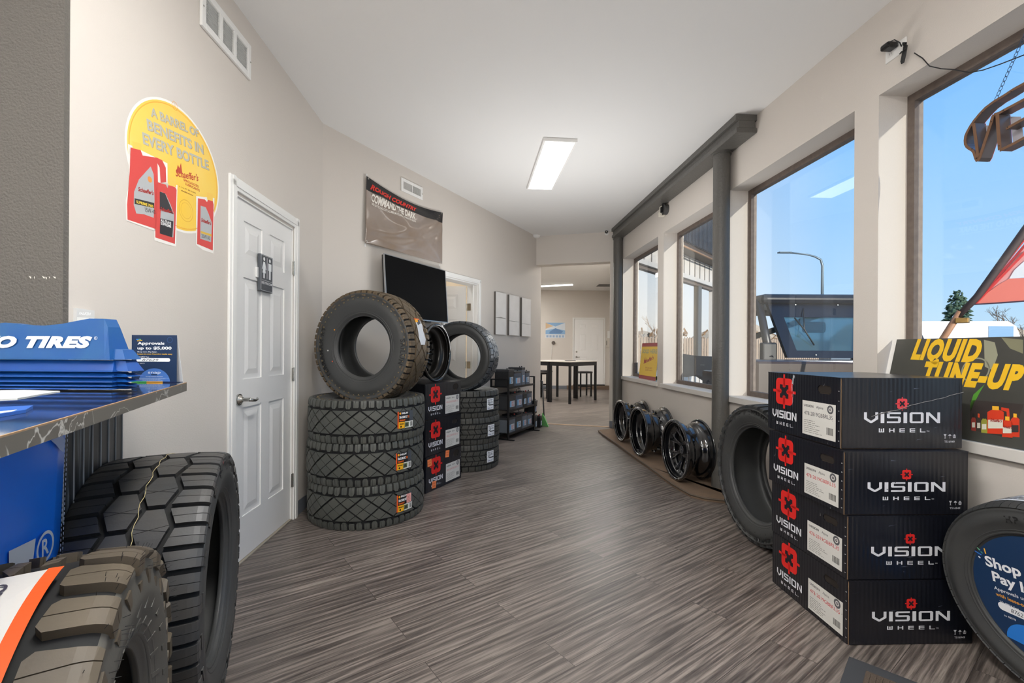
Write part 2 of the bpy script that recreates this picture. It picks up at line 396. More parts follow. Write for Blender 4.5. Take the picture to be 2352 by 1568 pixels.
mo = N(fm, 'ShaderNodeMix'); mo.data_type = 'RGBA'; mo.inputs[7].default_value = srgb((50, 45, 42)) + (1,); t.links.new(bk.outputs['Fac'], mo.inputs[0]); t.links.new(mm.outputs[2], mo.inputs[6])
t.links.new(mo.outputs[2], bs.inputs['Base Color'])
rr = N(fm, 'ShaderNodeMapRange'); rr.inputs[3].default_value = .30; rr.inputs[4].default_value = .50; t.links.new(n1.outputs['Fac'], rr.inputs[0]); t.links.new(rr.outputs[0], bs.inputs['Roughness'])
bp = N(fm, 'ShaderNodeBump'); bp.inputs['Strength'].default_value = .25; bp.inputs['Distance'].default_value = .0015; t.links.new(mx.outputs[0], bp.inputs['Height']); t.links.new(bp.outputs[0], bs.inputs['Normal'])

XL, YR = -4.2, -3.2    # left and rear limits of the room, both behind the camera's view
mb = MB(); mb.prism([(XL - .2, YR - .2), (2.62, YR - .2), (1.95, 7.3), (3.3, 14.3), (XL - .2, 14.3)], -.12, 0); struct(mb.build('floor', None, [fm]))
mb = MB(); mb.prism([(XL - .2, YR - .2), (2.6, YR - .2), (1.9, 7.2), (1.98, 7.3), (3.3, 14.3), (XL - .2, 14.3)], H, H + .12); struct(mb.build('ceiling', None, [CEIL]))

yA0 = 1.48
def sA(p): return (Vector(p) - A(yA0)).dot(AD)
dl = sA(hitA(537.8, 900)); dr = sA(hitA(672, 900))
wall('wall_left', A(yA0), CAB, ops=[(dl, dr, 0, 2.035)])
mb = MB(); mb.prism([(XL, yA0 - .02), (A(yA0).x + .0005, yA0 - .02), (A(yA0 + .15).x - .002, yA0 + .15), (XL, yA0 + .15)], 0, H, WALLD); struct(mb.build('wall_accent'))
ol, orr = sB(hitB(1021, 800)), sB(hitB(1097, 800)); sEnd = sB((0.475, 7.59, 0))
wall('wall_television', CAB, B(sEnd), ops=[(ol, orr, 0, 2.04)])
H0 = Vector((.385, 7.42, 0)); H1 = Vector((1.665, 7.06, 0)); HL = (H1 - H0).length
Mh = frame(H0, H1 - H0)
mb = MB(); mb.box(0, HL, 0, .2, 2.585, H); mb.box(HL - .145, HL, 0, .2, 0, 2.585); struct(mb.build('wall_header', None, [WALL], Mh))
WP = [(6.90, 5.54), (5.37, 4.08), (3.94, 2.627), (2.467, 1.15), (.99, -.32), (-.48, -1.80)]   # windows far/near
k = D(0).x; yD = 7.6; SC = 1 / abs(DD.y)
ops = [((yD - a) * SC, (yD - b) * SC, .80, 2.59) for a, b in WP]
wall('wall_right', D(yD), D(YR), th=.24, ops=ops)
wall('wall_rear', D(YR), (XL, YR, 0))
wall('wall_far_left', (XL, YR, 0), (XL, yA0, 0))
# office behind the television wall, and back room
OFF = mat('office_wall_paint', (212, 196, 172), .8)
wall('wall_office', (-3.6, 7.9, 0), (.3, 7.9, 0), m=OFF); wall('wall_office_left', (-3.4, 3.9, 0), (-3.4, 7.9, 0), m=OFF)
wall('wall_restroom', A(yA0) + Vector((-1.7, 0, 0)), (-3.4, 3.9, 0), m=OFF)
wall('wall_back', (-2.2, 14.1, 0), (3.06, 14.1, 0)); wall('wall_back_right', (3.08, 14.2, 0), (1.70, 7.22, 0)); wall('wall_back_left', (-2.0, 8.1, 0), (-2.0, 14.2, 0))

# vinyl base
def base(name, P0, P1, h=.1):
    mb = MB(); L = (Vector(P1) - Vector(P0)).length; mb.box(0, L, -.006, -.0005, 0.0005, h); struct(mb.build(name, None, [BASEB], frame(P0, Vector(P1) - Vector(P0))))
base('baseboard_left', A(yA0 + dr + .07), CAB); base('baseboard_television', B(0), B(ol - .07)); base('baseboard_television_far', B(orr + .07), B(sEnd))
base('baseboard_back', (-2, 14.1, 0), (1.95, 14.1, 0)); base('baseboard_header', H0 + (H1 - H0) * (1 - .145 / HL), H1)
base('baseboard_left_near', A(yA0), A(yA0 + dl - .07))
mb = MB(); mb.box(.10, HL - .14, .0, .045, .0005, .006); struct(mb.build('trim_1', None, [mat('oak_threshold', (190, 160, 130), .5)], Mh), 'pale threshold strip across the opening to the back room')

# windows
gl = bpy.data.materials.new('window_glass'); gl.use_nodes = True; t = gl.node_tree; t.nodes.clear()
go = t.nodes.new('ShaderNodeOutputMaterial'); gm = t.nodes.new('ShaderNodeMixShader'); gt = t.nodes.new('ShaderNodeBsdfTransparent'); gg = t.nodes.new('ShaderNodeBsdfGlossy')
gl_ = t.nodes.new('ShaderNodeLayerWeight'); gl_.inputs[0].default_value = .5; gp = t.nodes.new('ShaderNodeMath'); gp.operation = 'POWER'; gp.inputs[1].default_value = 4
gf = t.nodes.new('ShaderNodeMath'); gf.operation = 'MULTIPLY_ADD'; gf.inputs[1].default_value = .9; gf.inputs[2].default_value = .035
t.links.new(gl_.outputs['Facing'], gp.inputs[0]); t.links.new(gp.outputs[0], gf.inputs[0]); gg.inputs['Roughness'].default_value = 0.0; gt.inputs[0].default_value = (.97, .985, .98, 1)
t.links.new(gf.outputs[0], gm.inputs[0]); t.links.new(gt.outputs[0], gm.inputs[1]); t.links.new(gg.outputs[0], gm.inputs[2]); t.links.new(gm.outputs[0], go.inputs[0])
for i, (ya, yb) in enumerate(WP):
    M = frame(D(ya), DD); L = (ya - yb) * SC; r = empty('window_%d' % (i + 1), M); struct(r)
    mb = MB(); f0, f1, fw = .165, .215, .042
    mb.box(0, fw, f0, f1, .815, 2.59); mb.box(L - fw, L, f0, f1, .815, 2.59); mb.box(fw, L - fw, f0, f1, 2.59 - fw, 2.59); mb.box(fw, L - fw, f0, f1, .815, .815 + fw)
    wf = mb.build('window_frame', r, [WOODF])
    mb = MB(); mb.box(fw, L - fw, .188, .192, .815 + fw, 2.59 - fw); sub(mb.build('window_pane', r, [gl]), wf)
    mb = MB(); mb.bbox(-.03, L + .03, -.028, -.0005, .765, .815, .004, SILL); mb.box(0.0005, L - .0005, 0, .163, .8, .815, SILL); mb.build('window_sill', r)

# ---------------- six panel doors ----------------
def door_leaf(name, W, Hh, parent, M, m=DOORW, flip=False, T=.035):
    mb = MB(); st = W * .145; mid = W * .13; pw = (W - 2 * st - mid) / 2; rec = .007
    rows = [(.24, .86), (1.02, 1.60), (1.71, 1.92)]; k_ = Hh / 2.03; rows = [(a * k_, b * k_) for a, b in rows]
    mb.box(0, W, rec, T - rec, 0, Hh)
    for side in (0, 1):
        y0, y1 = (0, rec) if side == 0 else (T - rec, T); ys = 0 if side == 0 else T; yr = rec if side == 0 else T - rec
        mb.box(0, st, y0, y1, 0, Hh); mb.box(W - st, W, y0, y1, 0, Hh); mb.box(st + pw, st + pw + mid, y0, y1, 0, Hh)
        zz = [0] + [z for r_ in rows for z in r_] + [Hh]
        for j in range(0, len(zz), 2):
            for x in (st, st + pw + mid): mb.box(x, x + pw, y0, y1, zz[j], zz[j + 1])
        for za, zb in rows:
            for x in (st, st + pw + mid):
                b1, b2 = pw * .13, pw * .27
                o = [(x + b1, za + b1), (x + pw - b1, za + b1), (x + pw - b1, zb - b1), (x + b1, zb - b1)]; n_ = [(x + b2, za + b2), (x + pw - b2, za + b2), (x + pw - b2, zb - b2), (x + b2, zb - b2)]
                yi = .0015 if side == 0 else T - .0015
                v = [(a, yr, b) for a, b in o] + [(a, yi, b) for a, b in n_]
                mb.add(v, [[4, 5, 6, 7]] + [[q, (q + 1) % 4, 4 + (q + 1) % 4, 4 + q] for q in range(4)])
    return mb.build(name, parent, [m], M)
def casing(name, parent, W, Hh, cw=.058, m=WHITE, th=.16, depth=.014):
    mb = MB()
    for x0, x1 in ((-cw, -.002), (W + .002, W + cw)):
        mb.bbox(x0, x1, -depth, -.0005, 0, Hh + cw, .003); mb.box(x0 + cw * .3, x1 - cw * .3, -depth - .005, -depth, 0, Hh + cw)
    mb.bbox(-.002, W + .002, -depth, -.0005, Hh + .002, Hh + cw, .003); mb.box(-cw * .7, W + cw * .7, -depth - .005, -depth, Hh + cw * .3, Hh + cw * .7)
    return mb.build(name, parent, [m])
def hinge(parent, x, y, z):
    mb = MB(); mb.box(x - .012, x + .012, y - .003, y - .0005, z - .045, z + .045, CHROME); mb.cyl((x, y - .006, z - .047), (x, y - .006, z + .047), .006, CHROME, 10)
    return mb.build('hinge', parent)
W = dr - dl; Md = frame(A(yA0) + AD * dl, AD); r = struct(empty('door_1', Md), 'white six panel restroom door in the left wall')
leaf = door_leaf('door_leaf', W - .012, 2.015, r, Matrix.Translation((.006, .012, .012)))
casing('door_casing', r, W, 2.045, .072)
mb = MB(); mb.box(-.012, .003, .002, .158, 0, 2.035); mb.box(W - .003, W + .012, .002, .158, 0, 2.035); mb.box(0, W, .002, .158, 2.028, 2.045); mb.build('door_jamb', r, [WHITE])
mb = MB(); mb.box(.0, W, .0, .06, .0008, .008); mb.build('threshold', r, [mat('beige_threshold', (170, 162, 148), .5)])
for z in (.28, 1.02, 1.76): sub(hinge(r, W - .004, 0, z), leaf)
mb = MB(); mb.cyl((.065, .012, .915), (.065, .004, .915), .032, CHROME, 24); mb.cyl((.065, .004, .915), (.065, -.012, .915), .026, CHROME, 24, r1=.014)
mb.cyl((.065, -.012, .915), (.065, -.05, .915), .011, CHROME, 16)
mb.tube([(.065, -.044, .915), (.09, -.050, .910), (.12, -.052, .905), (.15, -.048, .908), (.165, -.040, .912)], [.011, .010, .008, .007, .006], CHROME, 10); sub(mb.build('lever_handle', r), leaf)
# restroom sign plate on the door
sp = [hitA(595.5, 581), hitA(624, 590), hitA(624, 671), hitA(595.5, 667)]
sx0 = (sp[0] - (A(yA0) + AD * dl)).dot(AD); sx1 = (sp[1] - (A(yA0) + AD * dl)).dot(AD); zt = sp[0].z; zb = sp[3].z
Ms = Md @ Matrix.Translation((sx0, -.002, zb)) @ Matrix.Rotation(PI / 2, 4, 'X')
rs = tag(empty('restroom_sign', Ms), 'dark grey sign with two white figures and RESTROOM, on the white door', 'sign')
sw, sh = sx1 - sx0, zt - zb; GP = (74, 78, 84)
mb = MB(); mb.bbox(0, sw, 0, sh, -.013, .006, .004, ink(GP)); mb.build('sign_plate', rs)
mb = MB(); mb.box(-.02, .02, sh * .35, sh * .62, -.0135, -.006, WHITE, Matrix.Translation((0, 0, 0))); mb.build('adhesive_pad', rs)
a = Art(); Wt = (235, 238, 240); e_ = .0065
a.rrect(sw * .03, sh * .02, sw * .97, sh * .98, .006, (200, 204, 208), 0); a.rrect(sw * .055, sh * .03, sw * .945, sh * .97, .005, GP, 1)
for cx, dress in ((sw * .27, 1), (sw * .73, 0)):
    a.ell(cx, sh * .88, sw * .075, sw * .075, Wt, 2, 16)
    if dress:
        a.poly([(cx - sw * .07, sh * .80), (cx + sw * .07, sh * .80), (cx + sw * .17, sh * .60), (cx + sw * .12, sh * .595), (cx + sw * .07, sh * .68), (cx + sw * .13, sh * .50), (cx - sw * .13, sh * .50), (cx - sw * .07, sh * .68), (cx - sw * .12, sh * .595), (cx - sw * .17, sh * .60)], Wt, 2)
        a.rect(cx - sw * .06, sh * .36, cx - sw * .01, sh * .51, Wt, 2); a.rect(cx + sw * .01, sh * .36, cx + sw * .06, sh * .51, Wt, 2)
    else:
        a.rect(cx - sw * .13, sh * .60, cx + sw * .13, sh * .80, Wt, 2); a.rect(cx - sw * .075, sh * .36, cx - sw * .008, sh * .62, Wt, 2); a.rect(cx + sw * .008, sh * .36, cx + sw * .075, sh * .62, Wt, 2)
a.rect(sw * .49, sh * .36, sw * .52, sh * .93, Wt, 2); a.rect(sw * .1, sh * .30, sw * .9, sh * .307, Wt, 2)
a.text('RESTROOM', sw * .5, sh * .20, sh * .065, Wt, 2, w=sw * .82, al='C', bold=.01)
for i in range(7): a.ell(sw * (.3 + .07 * i), sh * (.12 + .012 * (i % 2)), .0016, .0016, (120, 124, 130), 2, 6)
a.build('sign_print', rs, Matrix.Translation((0, 0, e_)))

# open office door in the television wall
Wd = orr - ol; Mo = frame(B(ol), BD); r = struct(empty('door_2', Mo), 'open six panel door to the office in the television wall')
casing('door_casing', r, Wd, 2.04)
mb = MB(); mb.box(-.012, .012, .002, .158, 0, 2.04); mb.box(Wd - .012, Wd + .012, .002, .158, 0, 2.04); mb.box(.012, Wd - .012, .002, .158, 2.026, 2.05)
mb.box(Wd - .024, Wd - .012, .06, .075, 0, 2.026); mb.box(.012, .024, .06, .075, 0, 2.026); mb.build('door_jamb', r, [WHITE])
hp = B(orr - .03, -.165); ML = Matrix.Translation(hp) @ Matrix.Rotation(math.radians(181), 4, 'Z') @ Matrix.Translation((0, -.04, .01))
door_leaf('door_leaf', .72, 2.01, r, Mo.inverted() @ ML, mat('grey_white_door', (214, 211, 206), .45))
mb = MB()
for z in (.25, 1.0, 1.75): mb.box(Wd - .014, Wd - .011, .10, .155, z - .045, z + .045, CHROME); mb.cyl((Wd - .02, .165, z - .045), (Wd - .02, .165, z + .045), .007, CHROME, 8)
mb.build('hinge', r)

# back room exit door (one step up)
Mb = frame((1.925, 14.1, .13), (1, 0, 0)); r = struct(empty('door_3', Mb), 'white six panel exit door on the far wall of the back room')
leaf = door_leaf('door_leaf', .90, 2.02, r, Matrix.Translation((.005, -.02, .01)), T=.02); casing('door_casing', r, .915, 2.035, .045, depth=.022)
mb = MB(); mb.box(-.03, .95, -.03, -.0005, -.02, .012, BLACK); mb.build('threshold', r)
mb = MB(); mb.cyl((.07, -.02, .86), (.07, -.04, .86), .03, CHROME); mb.tube([(.07, -.055, .86), (.11, -.06, .855), (.17, -.055, .86)], .009, CHROME); mb.cyl((.07, -.04, .86), (.07, -.06, .86), .01, CHROME); mb.cyl((.07, -.02, 1.02), (.07, -.045, 1.02), .028, CHROME); sub(mb.build('lever_handle', r), leaf)
mb = MB(); mb.box(1.7, 3.04, -.20, -.0005, 0, .11, mat('brown_step', (108, 88, 72), .7)); struct(mb.build('trim_2', None, None, frame((0, 14.1, 0), (1, 0, 0))), 'low brown step under the exit door')

# grey steel beam and the two round posts
for nm, px, yy, lab in (('steel_post', 1418, 6.93, 'far round grey steel post beside the back room opening'), ('steel_post', 1655, 3.93, 'near round grey steel post standing on the carpeted ledge')):
    c = aty(px, 803, yy); mb = MB(); mb.cyl((c.x, c.y, 0.0), (c.x, c.y, H - .145), .068, STEELG, 40); mb.cyl((c.x, c.y, H - .16), (c.x, c.y, H - .145), .078, STEELG, 40)
    tag(mb.build(nm), lab, 'post', None)
M = frame(D(6.93, .0), DD); L = (6.93 - 3.555) * SC; mb = MB()
for y0, y1, z0, z1 in ((-.175, -.002, H - .05, H - .001), (-.152, -.02, H - .105, H - .05), (-.168, -.004, H - .145, H - .105)):
    mb.bbox(0, L, y0, y1, z0, z1, .003, STEELG)
tag(mb.build('steel_beam', None, None, M), 'dark grey steel beam under the ceiling over the two round posts', 'beam')

# ---------------- ceiling fixtures ----------------
EM = mat('light_diffuser', (255, 255, 255), .6, emit=((255, 252, 246), 2.4))
EM_FILL = mat('fill_diffuser', (255, 255, 255), .6, emit=((255, 253, 249), 47.0 * LAMP))  # strong glow for the unseen panels added to light the rooms
def panel_light(cx, cy, ang, label, W_=.30, L_=1.22, group='ceiling light panels', em=None):
    r = tag(empty('ceiling_light', Matrix.Translation((cx, cy, H)) @ Matrix.Rotation(ang, 4, 'Z')), label, 'ceiling light', group)
    mb = MB(); a, b, c = W_ / 2, L_ / 2, .018
    for x0, x1, y0, y1 in ((-a, -a + c, -b, b), (a - c, a, -b, b), (-a + c, a - c, -b, -b + c), (-a + c, a - c, b - c, b)): mb.box(x0, x1, y0, y1, -.028, -.001, WHITE)
    mb.build('light_frame', r); mb = MB(); mb.box(-a + c, a - c, -b + c, b - c, -.026, -.012, em or EM); mb.build('diffuser', r); return r
c0 = (atz(1251, 331, H - .05) + atz(1326, 331.5, H - .05) + atz(1210, 437, H - .05) + atz(1267, 442, H - .05)) / 4
ang = math.atan2(.09, 1)
panel_light(c0.x, c0.y, ang, 'long white ceiling light panel glowing near the grey beam')
for x, y in ((-.15, 1.0), (-.1, -1.6), (-2.3, -.6), (-2.6, -2.4)):  # panels out of view, added to brighten the shop
    panel_light(x, y, ang, 'added unseen fill panel on the shop ceiling', em=EM_FILL)
for k_, (x, y) in enumerate(((-1.6, 6.3),)):  # unseen panel added so the office is lit
    panel_light(x, y, .4, 'added unseen fill panel in the office behind the open door', em=EM_FILL)
r = tag(empty('strip_light', Matrix.Translation((1.35, 12.7, H)) @ Matrix.Rotation(math.radians(-22), 4, 'Z')), 'long thin glowing strip light on the back room ceiling', 'ceiling light')
mb = MB(); mb.box(-.95, .35, -.05, .05, -.03, -.001, WHITE); mb.build('light_housing', r); mb = MB(); mb.bbox(-.94, .34, -.045, .045, -.06, -.03, .01, EM); mb.build('diffuser', r)
panel_light(-.3, 10.5, 0, 'added unseen fill panel inside the back room, left of the opening', em=EM_FILL); panel_light(-.4, 12.9, 0, 'added unseen fill panel in the far left of the back room', em=EM_FILL); panel_light(1.75, 8.9, 0, 'added unseen fill panel inside the back room, right of the opening', em=EM_FILL)  # unseen panels added to brighten the back room

_P = Plane2((0, yA0 - .0205, 0), (1, 0, 0), (0, -1, 0)); a = Art(); rnd = random.Random(4)
for x0_, x1_ in ((66, 72), (78, 80), (96, 103), (104, 108), (112, 115), (121, 128)):
    _P.poly(a, [(x0_, 633 + rnd.random() * 3), (x1_, 635 + rnd.random() * 3), (x1_ - 1, 640), ((x0_ + x1_) / 2, 642 if x0_ in (78, 104) else 638)], (226, 222, 214))
tag(a.build('plaster_marks', None, _P.M), 'small white plaster marks scraped on the dark textured wall', 'wall marks')
# ---------------- tyres ----------------
def rubber(name, rgb, dust, amt, rough=.62, sc=9):
    m = mat(name, rgb, rough, bump=(160, .25, 3, .001), noise=(sc, amt, dust), spec=.45); return m
RUB = rubber('tyre_rubber', (48, 50, 52), (76, 74, 68), .35)
RUBD = rubber('tyre_rubber_dusty', (44, 44, 42), (104, 88, 66), .45, .7)
RUBB = rubber('tyre_rubber_brown', (78, 70, 58), (122, 100, 72), .6, .65)
RUBG = rubber('tyre_rubber_greenish', (74, 76, 73), (98, 98, 90), .5, .5)
RUBS = rubber('tyre_sidewall', (58, 59, 60), (80, 80, 77), .4, .48, 4)
RUBL = rubber('tyre_lettering_rubber', (26, 26, 27), (44, 44, 44), .3, .5)
GROOVE = mat('tyre_groove', (22, 22, 23), .8)  # tread floor darker than the blocks: groove shade put into the colour

def cr(P, n=6):
    """Catmull-Rom through 2D points"""
    Q = [P[0]] + list(P) + [P[-1]]; o = []
    for i in range(1, len(Q) - 2):
        for k in range(n):
            t = k / n; a, b, c, d = [np.array(Q[j], float) for j in (i - 1, i, i + 1, i + 2)]
            o.append(tuple(.5 * ((2 * b) + (-a + c) * t + (2 * a - 5 * b + 4 * c - d) * t * t + (-a + 3 * b - 3 * c + d) * t ** 3)))
    o.append(tuple(P[-1])); return o

def clip(poly, a, b, c, flag=True):
    """keep a*x+b*y<=c of a convex polygon of (x, y, edgeflag); the new edge gets flag"""
    o = []; n = len(poly)
    for i in range(n):
        p, q = poly[i], poly[(i + 1) % n]; dp = a * p[0] + b * p[1] - c; dq = a * q[0] + b * q[1] - c
        if dp <= 0: o.append(p)
        if (dp < 0 < dq) or (dq < 0 < dp):
            t = dp / (dp - dq); x = (p[0] + t * (q[0] - p[0]), p[1] + t * (q[1] - p[1]))
            o.append((x[0], x[1], flag if dp < 0 else p[2]))
    return o if len(o) > 2 else []
def inset(poly, g):
    n = len(poly); ar = sum(poly[i][0] * poly[(i + 1) % n][1] - poly[(i + 1) % n][0] * poly[i][1] for i in range(n))
    if ar < 0: poly = poly[::-1]
    src = [(p[0], p[1], True) for p in poly]; o = src
    for i in range(n):
        p, q = poly[i], poly[(i + 1) % n]; dx, dy = q[0] - p[0], q[1] - p[1]; L = math.hypot(dx, dy)
        if L < 1e-9: continue
        nx, ny = dy / L, -dx / L; o = clip(o, nx, ny, nx * p[0] + ny * p[1] - g)
        if not o: return []
    return o
def slit(polys, x0, y0, x1, y1, g):
    """cut every polygon by the line through two points, leaving a gap g"""
    dx, dy = x1 - x0, y1 - y0; L = math.hypot(dx, dy); nx, ny = dy / L, -dx / L; c = nx * x0 + ny * y0; o = []
    for p in polys:
        for q in (clip(p, nx, ny, c - g / 2), clip(p, -nx, -ny, -c - g / 2)):
            if q: o.append(q)
    return o

class TyreShape:
    """profile of one tyre: axial x, radius r, by arc length t from the crown"""
    def __init__(s, R, W, rb, tw, gd, crown=.006, square=.5):
        s.R, s.W, s.rb, s.tw, s.gd = R, W, rb, tw, gd; Rg = R - gd; hw = tw / 2; w2 = W / 2; sh = R - rb
        P = [(0, Rg), (hw * .5, Rg - crown * .3), (hw * .92, Rg - crown), (hw + .012, Rg - crown - .012), (w2 - .006, R - sh * .30), (w2, R - sh * .50), (w2 - .008, R - sh * .72), (w2 * .86, rb + sh * .10), (w2 * .80, rb + .008), (w2 * .77, rb)]
        s.half = cr(P, 5); s.t = [0.]
        for a, b in zip(s.half, s.half[1:]): s.t.append(s.t[-1] + math.hypot(b[0] - a[0], b[1] - a[1]))
        s.xs = [p[0] for p in s.half]; s.rs = [p[1] for p in s.half]; s.hw = float(np.interp(hw * .97, s.xs[:16], s.t[:16]))
    def at(s, t, h=0.):
        sg = -1 if t < 0 else 1; a = abs(t); e = .002
        x = np.interp(a, s.t, s.xs); r = np.interp(a, s.t, s.rs)
        x1, r1 = np.interp(a + e, s.t, s.xs), np.interp(a + e, s.t, s.rs); x0, r0 = np.interp(max(a - e, 0), s.t, s.xs), np.interp(max(a - e, 0), s.t, s.rs)
        dx, dr = x1 - x0, r1 - r0; L = math.hypot(dx, dr) or 1; nx, nr = -dr / L, dx / L
        return sg * (x + nx * h), r + nr * h
    def side_x(s, r):
        k = [i for i in range(len(s.rs)) if i > 14]; rr = [s.rs[i] for i in k][::-1]; xx = [s.xs[i] for i in k][::-1]
        return float(np.interp(r, rr, xx))

def tread(shape, pat, NP, h, gap, mats, extra=None, tmax=None):
    """pat(u in half widths, v in pitches) -> list of (convex polygon, height factor, material index, gap factor, slits)"""
    L = 2 * PI * shape.R / NP; mb = MB(); hw = shape.hw
    ts = [hw * k for k in (-1.6, -1.45, -1.3, -1.2, -1.12, -1.06, -1.0, -.92, -.6, -.2, .2, .6, .92, 1.0, 1.06, 1.12, 1.2, 1.3, 1.45, 1.6)]
    proto = []
    for item in pat:
        pl, hf, mi, gf, sl = (list(item) + [1, 0, 1, ()])[:5] if len(item) < 5 else item
        ps = [inset([(p[0] * hw, p[1] * L) for p in pl], gap * gf / 2)]
        ps = [p for p in ps if p]
        for (a, b, c, d, g) in sl: ps = slit(ps, a * hw, b * L, c * hw, d * L, g)
        for p in ps:
            strips = [p]
            for tcut in ts:
                nx_ = []
                for q in strips:
                    xs = [k[0] for k in q]
                    if min(xs) < tcut - 1e-5 and max(xs) > tcut + 1e-5: nx_ += [z for z in (clip(q, 1, 0, tcut, False), clip(q, -1, 0, -tcut, False)) if z]
                    else: nx_.append(q)
                strips = nx_
            vstep = .035; v0 = min(k[1] for k in p); nv = int((max(k[1] for k in p) - v0) / vstep)
            for j in range(1, nv + 1):
                c = v0 + j * (max(k[1] for k in p) - v0) / (nv + 1); nx_ = []
                for q in strips:
                    ys = [k[1] for k in q]
                    if min(ys) < c - 1e-5 and max(ys) > c + 1e-5: nx_ += [z for z in (clip(q, 0, 1, c, False), clip(q, 0, -1, -c, False)) if z]
                    else: nx_.append(q)
                strips = nx_
            proto += [(q, hf, mi) for q in strips]
    base = []   # per polygon: (profile coords, angles)
    for q, hf, mi in proto:
        bot = [shape.at(k[0], -.002) for k in q]; top = [(max(-shape.W / 2 + .0005, min(shape.W / 2 - .0005, x_)), r_) for x_, r_ in (shape.at(k[0], h * hf) for k in q)]; an = [k[1] / shape.R for k in q]
        n = len(q); f = [list(range(n, 2 * n))] + [[i, (i + 1) % n, n + (i + 1) % n, n + i] for i in range(n) if q[i][2]]
        base.append((bot + top, an + an, f, mi))
    for kpi in range(NP):
        a0 = 2 * PI * kpi / NP
        for pr, an, f, mi in base:
            o = len(mb.v); mb.v += [(p[0], p[1] * math.cos(a + a0), p[1] * math.sin(a + a0)) for p, a in zip(pr, an)]
            for fc in f: mb.f.append([i + o for i in fc]); mb.mi.append(mi); mb.sm.append(False)
    mb.mats = list(mats); return mb

def ring_text(shape, mb, txt, rm, h, ang, m, side=1, bold=.03, w=None, lift=.0012):
    """raised sidewall letters on a ring of radius rm (baseline), centred at angle ang (0 = local +y, towards +z)"""
    v, f, x0, x1, y0, y1 = text_mesh(txt, bold, 0, 1.15); ref = text_mesh('H', 0, 0)[5]; sy = h / ref; sx = sy if w is None else w / (x1 - x0)
    W = (x1 - x0) * sx; pts = []
    for a, b in v:
        s = (a - x0) * sx - W / 2; r = rm + b * sy; th = ang - side * s / rm * 1.0
        pts.append((side * (shape.side_x(r) + lift), r * math.cos(th), r * math.sin(th)))
    mb.add(pts, f, m)

def carcass(shape, parent, mside=None, mtread=None, name='tyre_carcass', n=96):
    outer = [(-x, r) for x, r in shape.half[::-1]] + shape.half[1:]
    W, rb = shape.W, shape.rb; xb = shape.half[-1][0]
    inner = cr([(xb, rb), (xb - .014, rb + .004), (xb - .010, rb + .03), (W / 2 - .014, shape.R - (shape.R - rb) * .5), (shape.tw / 2 - .01, shape.R - shape.gd - .020), (0, shape.R - shape.gd - .016)], 4)
    inner = inner[1:] + [(-x, r) for x, r in inner[::-1]][1:-1]
    mb = MB(); prof = outer + inner; L_ = len(prof); tt = [-t for t in shape.t[::-1]] + shape.t[1:]
    ks = [i for i in range(len(outer)) if abs(tt[i]) <= shape.hw * 1.12]; k0, k1 = ks[0], ks[-1]
    mb.lathe(prof[k0:k1 + 1], GROOVE, n); mb.lathe(prof[k1:] + prof[:k0 + 1], mside or RUBS, n)
    # rim protector and mould rings on both sidewalls
    for sg in (-1, 1):
        for k, rr in ((.12, .0030), (.20, .0018)):
            r = rb + (shape.R - rb) * k; x = shape.side_x(r)
            mb.lathe([(sg * (x - .002), r - rr * 1.8), (sg * (x + rr * .6), r - rr * .6), (sg * (x + rr * .6), r + rr * .6), (sg * (x - .002), r + rr * 1.8)], mside or RUBS, n)
    return mb.build(name, parent)

def X(a, b, c, d): return (a, b, c, d)
# --- tread patterns (u across in half widths, v along in pitches) ---
def pat_rt():
    P = []
    cuts = []
    for k in (-1.5, -1, -.5, 0, .5, 1):
        g_ = .011 if k in (-1, 0, 1) else .0042
        cuts.append((-.62, k, .62, k + 1, g_)); cuts.append((-.62, -k + .0, .62, -k - 1, g_))
    P.append(([(-.60, 0), (.60, 0), (.60, 1), (-.60, 1)], 1, 0, 0, tuple(cuts)))
    for sg in (-1, 1):
        o = 0 if sg > 0 else .25
        F = lambda L: [(sg * a, b + o) for a, b in L]
        # shoulder lugs, two lengths
        P.append((F([(.64, .05), (.76, -.01), (1.30, .0), (1.34, .24), (.80, .24), (.64, .18)]), 1, 0, 1, ((sg * .70, o + .10, sg * 1.2, o + .11, .0016),)))
        P.append((F([(.70, .27), (.78, .25), (1.22, .25), (1.22, .49), (.78, .49), (.70, .46)]), 1, 0, 1, ((sg * .66, o + .33, sg * 1.1, o + .35, .0016),)))
        P.append((F([(.64, .55), (.76, .49), (1.34, .50), (1.30, .74), (.80, .74), (.64, .68)]), 1, 0, 1, ((sg * .70, o + .60, sg * 1.2, o + .61, .0016),)))
        P.append((F([(.70, .77), (.78, .75), (1.22, .75), (1.22, .99), (.78, .99), (.70, .96)]), 1, 0, 1, ((sg * .66, o + .83, sg * 1.1, o + .85, .0016),)))
        # small raised arrow heads on the sidewall
        for c in (.11, .61): P.append((F([(1.40, c - .07), (1.40, c + .07), (1.52, c)]), .35, 1, .3, ()))
        P.append((F([(1.36, .30), (1.36, .40), (1.46, .35)]), .35, 1, .2, ())); P.append((F([(1.36, .80), (1.36, .90), (1.46, .85)]), .35, 1, .2, ()))
    return P
